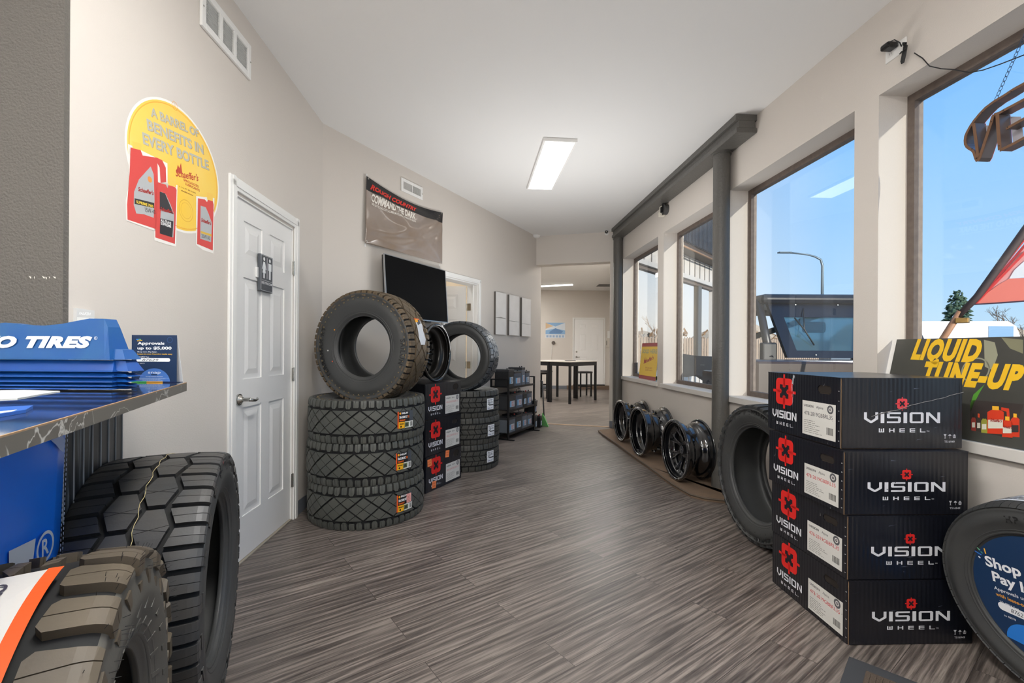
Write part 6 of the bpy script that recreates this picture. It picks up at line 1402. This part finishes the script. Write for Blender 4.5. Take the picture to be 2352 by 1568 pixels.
bar_table(P0, 'tall black bar table with pale top in the back room'); bar_table(P0 + du * .59, 'second tall bar table behind the first, mostly hidden by the wall end')
def stool(p, ang, lab):
    r = tag(empty('bar_stool', Matrix.Translation(p) @ Matrix.Rotation(ang, 4, 'Z')), lab, 'stool', 'stools around the tall tables'); mb = MB(); mb.bbox(-.18, .18, -.16, .16, .60, .65, .012, mat('black_leather', (34, 32, 34), .4)); mb.build('seat', r)
    for x in (-.15, .15):
        for y in (-.13, .13): mb = MB(); mb.box(x - .016, x + .016, y - .016, y + .016, .0005, .60, BLACKM); mb.build('leg', r)
    for x in (-.15, .15): mb = MB(); mb.box(x - .008, x + .008, -.114, .114, .19, .21, BLACKM); mb.build('stretcher', r)
    for y in (-.13, .13): mb = MB(); mb.box(-.134, .134, y - .008, y + .008, .25, .27, BLACKM); mb.build('stretcher', r)
c = aty(1341, 803, 11.9); stool((c.x, c.y, 0), .3, 'black backless stool at the right end of the tall table')
c = aty(1250, 803, 10.95); stool((c.x - .1, c.y + .35, 0), .5, 'black backless stool seen at the wall end, left of the tables'); c = aty(1268, 803, 12.4); stool((c.x - .2, c.y, 0), .2, 'far black backless stool between the table legs')
mb = MB(); c = atz(1313, 829, .95); tb = tag(empty('tablet', (c.x, c.y + .25, .951)), 'small dark tablet lying on the tall table', 'tablet'); mb.bbox(-.12, .12, -.08, .08, 0, .01, .003, BLACK); mb.build('tablet_body', tb)
PBk = Plane2((1.5, 14.1, 0), (1, 0, 0), (0, -1, 0))
q0 = PBk.uv(1253, 776); q1 = PBk.uv(1298, 741); r = tag(empty('wall_calendar', PBk.M @ Matrix.Translation((q0[0], q0[1], .001))), 'blue and white wall calendar in the back room', 'calendar'); w, h = q1[0] - q0[0], q1[1] - q0[1]
mb = MB(); mb.box(0, w, 0, h, 0, .004, ink((214, 218, 222))); mb.build('calendar_sheet', r); a = Art(.001); a.rect(0, h * .25, w, h, (132, 170, 206), 0); a.poly([(0, h), (w * .5, h * .75), (w, h), (w, h * .5), (w * .5, h * .62), (0, h * .5)], (208, 214, 220), 1); a.poly([(w * .2, h * .4), (w * .5, h * .65), (w * .9, h * .45), (w * .8, h * .3), (w * .2, h * .28)], (96, 132, 176), 2); a.poly([(0, h), (w * .4, h * .78), (0, h * .6)], (206, 176, 140), 2)
for k in range(6): a.rect(w * (.04 + .16 * k), h * .04, w * (.15 + .16 * k), h * .18, (150, 172, 200), 1)
a.build('calendar_print', r, Matrix.Translation((0, 0, .0045)))
q = PBk.uv(1271, 787); r = tag(empty('wall_clock_device', PBk.M @ Matrix.Translation((q[0], q[1], .001))), 'small dark round device with hanging cord under the calendar', 'wall device'); mb = MB(); mb.cyl((0, 0, 0), (0, 0, .04), .055, mat('dark_taupe', (92, 84, 78), .5), 24); mb.build('device_body', r); mb = MB(); mb.tube([(-.02, -.05, .02), (-.05, -.2, .01), (-.06, -.4, .008), (-.08, -.6, .008)], .006, WHITE, 6); mb.build('cord', r)
for (x0, y0, x1, y1, lab, nm2) in ((1390, 797, 1400, 776, 'pale alarm keypad panel beside the exit door', 'keypad_panel'), (1395, 776, 1402, 760, 'white notice above the keypad beside the exit door', 'notice')):
    q0, q1 = PBk.uv(x0, y0), PBk.uv(x1, y1); r = tag(empty(nm2, PBk.M @ Matrix.Translation((q0[0], q0[1], .001))), lab, 'wall device' if nm2[0] == 'k' else 'paper'); mb = MB(); mb.bbox(0, q1[0] - q0[0], 0, q1[1] - q0[1], 0, .03 if nm2[0] == 'k' else .003, .001, WHITE if nm2[0] == 'n' else ink((206, 200, 190))); mb.build('panel', r)
    if nm2[0] == 'k': mb = MB(); mb.box(.03, .05, .06, .2, .0305, .032, ink((110, 106, 100))); mb.build('latch', r)
c = atz(1389, 655, H); r = tag(empty('ceiling_vent', (c.x, c.y, H)), 'dark ceiling vent in the back room', 'vent'); mb = MB(); mb.box(-.2, .2, -.2, .2, -.012, -.001, ink((90, 88, 86))); mb.build('vent_plate', r); mb = MB()
for k in range(8): mb.box(-.18, .18, -.17 + k * .045, -.15 + k * .045, -.016, -.012, ink((130, 128, 124)))
mb.build('slats', r)
# ---------------- outside ----------------
GND = mat('gravel_lot', (176, 166, 152), .95, noise=(2, .5, (150, 140, 128)), bump=(40, .5)); mb = MB(); mb.box(1.2, 160, -40, 160, -.3, -.15); struct(mb.build('ground_outside', None, [GND]))
# wing of the building beyond the first two windows: board and batten wall with an opening
SID = mat('pale_siding', (196, 190, 184), .7); TAN = mat('tan_trim', (150, 116, 88), .7); DKM = mat('dark_corrugated', (60, 62, 68), .5, .3)
w0 = Vector((1.95, 7.40, 0)); wd_ = Vector((.66, .75, 0)); M = frame(w0, wd_); r = struct(empty('wing_wall', M), 'board and batten wing wall outside the far windows')
Lw = 4.2; mb = MB(); mb.box(0, Lw, 0, .12, 2.70, 3.12, SID); mb.box(0, .12, 0, .12, -.15, 2.70, SID); mb.box(Lw - .12, Lw, 0, .12, -.15, 2.7, SID); mb.box(.12, Lw - .12, 0, .12, -.15, .80, SID)
k = 0
while k * .3 < Lw - .05: mb.box(k * .3 + .1, k * .3 + .12, -.012, 0, 2.72, 3.1, ink((96, 92, 90))); mb.box(k * .3 + .1, k * .3 + .12, -.012, 0, -.14, .78, ink((96, 92, 90))); k += 1
mb.build('siding', r); mb = MB(); mb.box(.1, Lw, -.06, .14, 2.64, 2.72, ink((188, 182, 176))); mb.box(.12, Lw - .1, .0, .1, 2.58, 2.64, WOODF); mb.box(3.05, 3.25, .0, .1, .8, 2.6, STEELG); mb.box(.12, .2, 0, .1, .8, 2.6, STEELG); mb.box(.12, Lw, -.02, .12, .78, .83, SID); mb.build('opening_frame', r)
mb = MB(); mb.box(.0, Lw + .3, -.25, .2, 3.12, 3.22, mat('dark_fascia', (78, 66, 58), .6)); mb.tube([(.1, -.3, 3.10), (Lw - .5, -.3, 3.10)], .02, TAN, 8); mb.build('fascia', r); mb = MB()
for k in range(60): mb.box(k * .075, k * .075 + .04, -.30, -.27, 3.22, 4.6, DKM)
mb.box(0, 4.5, -.27, -.2, 3.22, 4.6, mat('corrugated_light', (150, 154, 162), .5)); mb.build('corrugated_roof', r)
# dark moulded body panel standing low outside the second window
q = [(1540, 816), (1566, 812), (1602, 817), (1650, 819), (1650, 882), (1635, 877), (1618, 866), (1600, 861), (1580, 866), (1566, 862), (1540, 866)]
PV = Plane2((2.75, 6.6, 1.0), (.45, .89, 0), (.89, -.45, 0)); PV = Plane2((2.75, 6.6, 1.0), (.75, .66, 0), (.66, -.75, 0)); DKP = mat('dark_moulded_plastic', (16, 17, 19), .5)
r = tag(empty('vehicle_panel', PV.M), 'dark moulded vehicle panel standing outside the second window', 'vehicle part'); uv = [PV.uv(*p) for p in q]; mb = MB(); mb.prism(uv[::-1], -.12, 0, DKP); mb.build('moulded_shell', r); mb = MB()
for k in range(5): u_, v_ = PV.uv(1609 + k * 2.2, 838); mb.cyl((u_, v_, 0), (u_, v_, .004), .006, CHROME, 8)
mb.build('badge', r); mb = MB(); u0_ = min(p[0] for p in uv); u1_ = max(p[0] for p in uv); zg = -.15 - 1.0
for u_ in (u0_ + .15, u1_ - .3): mb.box(u_, u_ + .08, zg, min(p[1] for p in uv) + .15, -.10, -.02, BLACK)
mb.build('stand_leg', r)
# off-road vehicle facing the window
JB = mat('jeep_dark_frame', (22, 24, 32), .4); JBr = mat('brown_body_paint', (50, 35, 26), .35, coat=.3); JG = gl
r = tag(empty('off_road_vehicle', (3.6, 5.0, -.15)), 'brown open off-road vehicle with dark soft top parked outside the third window', 'vehicle'); T = Matrix.Translation((-3.6, -5.0, .15))
mb = MB(); mb.bbox(2.26, 4.9, 4.22, 5.0, .45, 1.115, .03, JBr, T); mb.bbox(2.5, 4.8, 5.0, 6.0, .45, .95, .03, JBr, T)
for x in (2.6, 3.3, 3.9): mb.box(x, x + .35, 4.212, 4.22, .98, .985, ink((80, 60, 46)), T)
mb.build('body', r)
zb, yb, zt, yt = 1.13, 5.0, 1.80, 5.42
def wsp(x, t): return (x, yb + (yt - yb) * t, zb + (zt - zb) * t)
def quadprism(mb, P4, th, m): mb.add([tuple(p) for p in P4] + [(p[0], p[1] + th, p[2]) for p in P4], [(0, 1, 2, 3), (7, 6, 5, 4), (0, 4, 5, 1), (1, 5, 6, 2), (2, 6, 7, 3), (3, 7, 4, 0)], m, T)
mb = MB(); gx0, gx1, x0, x1 = 3.16, 4.5, 3.03, 4.65
quadprism(mb, [wsp(x0, 0), wsp(gx0, 0), wsp(gx0, 1), wsp(x0, 1)], .05, JB); quadprism(mb, [wsp(gx1, 0), wsp(x1, 0), wsp(x1, 1), wsp(gx1, 1)], .05, JB); quadprism(mb, [wsp(gx0, 0), wsp(gx1, 0), wsp(gx1, .12), wsp(gx0, .12)], .05, JB); quadprism(mb, [wsp(gx0, .70), wsp(gx1, .70), wsp(gx1, 1), wsp(gx0, 1)], .05, JB); mb.build('windshield_frame', r)
mb = MB(); quadprism(mb, [tuple(Vector(wsp(gx0, .12)) + Vector((0, .02, 0))), tuple(Vector(wsp(gx1, .12)) + Vector((0, .02, 0))), tuple(Vector(wsp(gx1, .70)) + Vector((0, .02, 0))), tuple(Vector(wsp(gx0, .70)) + Vector((0, .02, 0)))], .006, mat('tinted_glass', (96, 134, 150), .05, trans=.85)); mb.build('windshield_glass', r)
mb = MB(); mb.bbox(2.95, 4.75, 5.35, 6.4, 1.76, 1.88, .05, JB, T); mb.build('soft_top', r)
mb = MB(); mb.tube([(2.98, 6.25, 1.0), (2.98, 6.2, 1.75), (2.98, 5.5, 1.8), (2.92, 5.15, 1.12)], .045, JB, 10, T); mb.tube([(4.7, 6.25, 1.0), (4.7, 6.2, 1.75), (4.7, 5.5, 1.8), (4.72, 5.15, 1.12)], .045, JB, 10, T); mb.tube([(3.0, 6.2, 1.72), (4.7, 6.2, 1.72)], .04, JB, 10, T); mb.tube([(3.0, 6.2, 1.3), (4.2, 6.2, 1.7)], .04, JB, 8, T); mb.build('roll_cage', r)
mb = MB(); mb.bbox(2.82, 2.99, 5.12, 5.2, 1.08, 1.30, .02, BLACK, T); mb.build('door_mirror', r); mb = MB(); mb.bbox(3.42, 3.68, 5.34, 5.37, 1.42, 1.55, .03, BLACK, T); mb.build('rear_view_mirror', r)
mb = MB(); a0 = wsp(3.42, .86); a1 = wsp(3.25, .45); mb.tube([(a0[0], a0[1] - .02, a0[2]), (3.30, a1[1] - .05, a1[2] + .02)], .006, BLACK, 6, T); mb.tube([(3.2, a1[1] - .03, a1[2] + .15), (3.30, a1[1] - .05, a1[2] + .02), (3.38, a1[1] - .1, a1[2] - .16)], .008, BLACK, 6, T); mb.build('wiper', r)
mb = MB()
for x in (3.35, 3.85, 4.3):
    for t_ in (.05, .93): p = wsp(x, t_); mb.cyl((p[0], p[1] - .012, p[2]), (p[0], p[1], p[2]), .008, CHROME, 8, M=T)
mb.build('bolts', r)
mb = MB()
for x, y in ((2.8, 4.7), (4.6, 4.7), (2.95, 5.8), (4.6, 5.8)): mb.cyl((x - .12, y, .20), (x + .12, y, .20), .35, RUB, 28, M=T)
for o_ in [mb.build('wheels', r)]: pass
# street lamp
c = aty(1888, 803, 30); r = tag(empty('street_lamp', (c.x, 30, -.15)), 'tall curved street lamp outside the third window', 'street lamp'); SL = mat('lamp_pole', (86, 100, 110), .4, .5); zt_ = aty(1888, 610, 30).z + .15
xl = aty(1800, 580, 30).x - c.x; zt2 = aty(1800, 580, 30).z + .15; mb = MB(); mb.tube([(0, 0, 0), (0, 0, zt_), (-.12, 0, zt_ + .4), (-.5, 0, zt2 - .25), (-1.0, 0, zt2 - .12), (xl + .4, 0, zt2)], [.11, .08, .07, .06, .05, .05], SL, 10); mb.build('pole', r); mb = MB(); mb.bbox(xl - .35, xl + .45, -.15, .15, zt2 - .03, zt2 + .05, .02, SL); mb.build('lamp_head', r)
# white van
VX0 = aty(2060, 803, 22).x; VX1 = aty(2322, 803, 22).x; r = tag(empty('delivery_van', (VX0, 22, -.15)), 'white van parked across the lot, behind the flag pole', 'van'); zr = aty(2300, 737, 22).z + .15; Lv = VX1 - VX0; WV = mat('white_van_paint', (236, 236, 238), .35)
pr = [(0, .35), (Lv + 1.0, .35), (Lv + 1.0, 1.15), (Lv + .75, 1.35), (Lv + .25, zr - .25), (Lv - .15, zr), (0, zr - .05)]; mb = MB(); mb.prism([(a_, b_) for a_, b_ in pr], -1.9, 0, WV, Matrix(((1, 0, 0, 0), (0, 0, -1, 0), (0, 1, 0, 0), (0, 0, 0, 1)))); mb.build('van_body', r)
mb = MB(); Wn = mat('van_window', (120, 150, 180), .1); mb.box(Lv - 1.1, Lv + .1, -.02, .0, 1.75, zr - .25, Wn); mb.build('side_window', r); mb = MB(); mb.box(Lv - 1.5, Lv - .2, -.025, .0, 1.45, 1.75, ink((120, 60, 150))); mb.build('purple_stripe', r); mb = MB(); mb.box(Lv - .35, Lv + .25, -.35, -.08, 1.55, 2.05, ink((96, 100, 104))); mb.build('mirror', r)
for x in (.9, Lv - .3): mb = MB(); mb.cyl((x, -.03, .36), (x, .25, .36), .36, RUB, 24); mb.build('wheel', r)
# conifer
def conifer(px, D_, ytop, ybase, wpx, lab):
    c = aty(px, 803, D_); zt = aty(px, ytop, D_).z + .15; zb2 = -.15; R_ = wpx / F * D_ / 2; r = tag(empty('conifer_tree', (c.x, D_, -.15)), lab, 'tree'); mb = MB(); mb.cyl((0, 0, 0), (0, 0, zt * .9), .22, mat('bark', (84, 68, 54), .9), 10, r1=.04); mb.build('trunk', r)
    rnd = random.Random(5); mb = MB(); g_ = mat('conifer_green', (60, 84, 66), .8, noise=(2, .6, (88, 104, 84)))
    for k in range(900):
        t = rnd.random() ** .7; z = zt * (.12 + .88 * (1 - t)); rad = R_ * (.10 + .9 * t ** .8) * rnd.uniform(.35, 1.05); an = rnd.uniform(0, 2 * PI); d = Vector((math.cos(an), math.sin(an), 0)); p = d * rad * .55 + Vector((0, 0, z)); e_ = d * rad + Vector((0, 0, z - .10 * rad + rnd.uniform(-.1, .15))); s_ = Vector((-d.y, d.x, 0)) * rnd.uniform(.14, .3); u_ = Vector((0, 0, rnd.uniform(.08, .2)))
        mb.add([p, (p + e_) / 2 + s_, e_, (p + e_) / 2 - s_, (p + e_) / 2 + u_, (p + e_) / 2 - u_], [(0, 1, 4), (1, 2, 4), (2, 3, 4), (3, 0, 4), (1, 0, 5), (2, 1, 5), (3, 2, 5), (0, 3, 5)], g_)
    mb.build('foliage', r)
conifer(2198, 45, 667, 740, 120, 'dark green conifer beyond the white van')
def bare(px, D_, ytop, lab, seed, spread=.5, n0=6, col=(110, 98, 88)):
    c = aty(px, 803, D_); h = aty(px, ytop, D_).z + .15; r = tag(empty('bare_tree', (c.x, D_, -.15)), lab, 'tree'); rnd = random.Random(seed); mb = MB(); m = mat('bare_bark_%d' % col[0], col, .9)
    def br(p, d, l, rad, dep):
        q_ = p + d * l; mb.cyl(p, q_, rad, m, 5, r1=rad * .65, cap=False)
        if dep == 0: return
        for k in range(3 if dep > 1 else 4):
            e_ = (d + Vector((rnd.uniform(-1, 1), rnd.uniform(-1, 1), rnd.uniform(-.25, .5))) * spread).normalized(); br(p + d * l * rnd.uniform(.55, 1), e_, l * rnd.uniform(.55, .8), rad * .6, dep - 1)
    br(Vector((0, 0, 0)), Vector((0, 0, 1)), h * .35, h * .02, 5); mb.build('branches', r)
bare(2120, 60, 718, 'small bare tree left of the dark conifer', 2); bare(2350, 38, 675, 'wide bare tree right of the conifer', 4, .8); bare(1487, 24, 690, 'bare pale tree outside the farthest window', 8, .6, col=(178, 158, 140)); bare(1700, 60, 700, 'bare tree beyond the fence, left of the lamp', 9, .6, col=(150, 134, 120))
# fence and hills
r = tag(empty('picket_fence', frame((3.5, 21, -.15), (.94, .34, 0))), 'weathered wooden picket fence beyond the lot', 'fence'); FW = mat('weathered_wood', (150, 132, 116), .85); mb = MB()
for z in (.5, 1.6): mb.box(0, 16, .0, .06, z, z + .1, FW)
mb.build('rails', r)
for k in range(100): mb = MB(); x = .16 * k; mb.prism([(x, 0), (x + .12, 0), (x + .12, 1.95), (x + .06, 2.05), (x, 1.95)], 0, .03, FW, Matrix(((1, 0, 0, 0), (0, 0, -1, 0), (0, 1, 0, 0), (0, 0, 0, 1)))); mb.build('picket', r)
HL = mat('dry_hills', (206, 180, 150), .95, noise=(.05, .6, (176, 150, 122))); mb = MB(); n = 60; V = []; rnd = random.Random(3)
for i in range(n + 1):
    x = -20 + 200 * i / n; hh = 6.5 + 3 * math.sin(i * .5) + 1.5 * math.sin(i * 1.3 + 1) + rnd.random(); V += [(x, 120, -.15), (x, 150, hh), (x, 160, -.15)]
mb.add(V, [[3 * i, 3 * i + 3, 3 * i + 4, 3 * i + 1] for i in range(n)] + [[3 * i + 1, 3 * i + 4, 3 * i + 5, 3 * i + 2] for i in range(n)], HL); struct(mb.build('hills_outside'))
# reddish shrubs along the fence
r = tag(empty('shrub_row', (4.5, 29, -.15)), 'dry tan shrubs growing behind the fence', 'shrubs'); r['kind'] = 'stuff'; mb = MB(); rnd = random.Random(12); SHM = mat('dry_shrub', (140, 110, 80), .9, noise=(3, .6, (110, 88, 66)))
for k in range(420):
    p = Vector((rnd.uniform(0, 14), rnd.uniform(0, 3), rnd.uniform(.2, 2.5))); d = Vector((rnd.uniform(-1, 1), rnd.uniform(-1, 1), rnd.uniform(0, 1))).normalized() * rnd.uniform(.2, .6); s_ = d.orthogonal().normalized() * .1; mb.add([p - s_, p + s_, p + d + s_, p + d - s_], [(0, 1, 2, 3)], SHM)
o = mb.build('shrub_foliage', r); o['kind'] = 'stuff'
# flag on a slanted pole outside the near window
PFg = Plane2((3.1, 3.0, 1.2), (.6, -.8, 0), (-.8, -.6, 0)); r = tag(empty('slanted_flag', PFg.M), 'red and white flag on a slanted brown pole outside the near window', 'flag'); P_ = lambda x, y, z=0.: Vector((*PFg.uv(x, y), z))
mb = MB(); a_, b_ = P_(2172, 768), P_(2206, 715); dd_ = (a_ - b_).normalized(); gl_l = 1.9; dz_ = -(PFg.M.to_3x3() @ dd_).z; mb.tube([b_, a_, a_ + dd_ * (((PFg.M @ a_).z + .15) / dz_)], .020, mat('wood_pole', (150, 110, 84), .6), 12); mb.tube([P_(2196, 731), P_(2246, 680), P_(2352, 533), P_(2420, 440)], [.018, .022, .024, .024], mat('dark_sleeve', (64, 52, 54), .6), 12); mb.build('pole', r)
mb = MB(); mb.bbox(P_(2205, 735).x - .02, P_(2205, 735).x + .045, P_(2205, 735).y - .02, P_(2205, 735).y + .015, -.03, .03, .005, mat('brass', (190, 150, 90), .35, .8)); mb.build('bracket', r)
def strip(pts, m, nm3, z=0.): mb = MB(); mb.prism([tuple(P_(*p))[:2] for p in pts], z - .001, z + .001, m); mb.build(nm3, r)
FR = mat('flag_red', (206, 60, 60), .6); FRd = mat('flag_dark_red', (170, 44, 52), .6); FWh = mat('flag_white', (216, 218, 226), .6); FP = mat('flag_pink', (216, 150, 150), .6)
strip([(2230, 700), (2300, 694), (2420, 684), (2420, 636), (2350, 638), (2318, 640), (2296, 652)], mat('flag_salmon', (220, 120, 108), .6), 'flag_cloth'); strip([(2318, 640), (2352, 637), (2420, 636), (2420, 560), (2352, 600), (2330, 620)], FWh, 'flag_panel'); strip([(2230, 700), (2296, 652), (2318, 640), (2330, 620), (2352, 600), (2420, 560), (2420, 470), (2352, 560), (2250, 680)], FP, 'flag_fold', -.004)
for k, (x, y) in enumerate(((2352, 552), (2352, 566), (2352, 582))): strip([(2228, 702), (2240, 692 + k), (x, y - 4), (2420, y - 60 + k * 14), (2420, y - 50 + k * 14), (x, y + 4), (2244, 694 + 2 * k)], FRd if k % 2 else FR, 'flag_stripe', .003)
strip([(2230, 701), (2300, 697), (2420, 688), (2420, 685), (2300, 693.5), (2232, 698)], mat('flag_hem', (60, 40, 60), .6), 'flag_hem', .004)
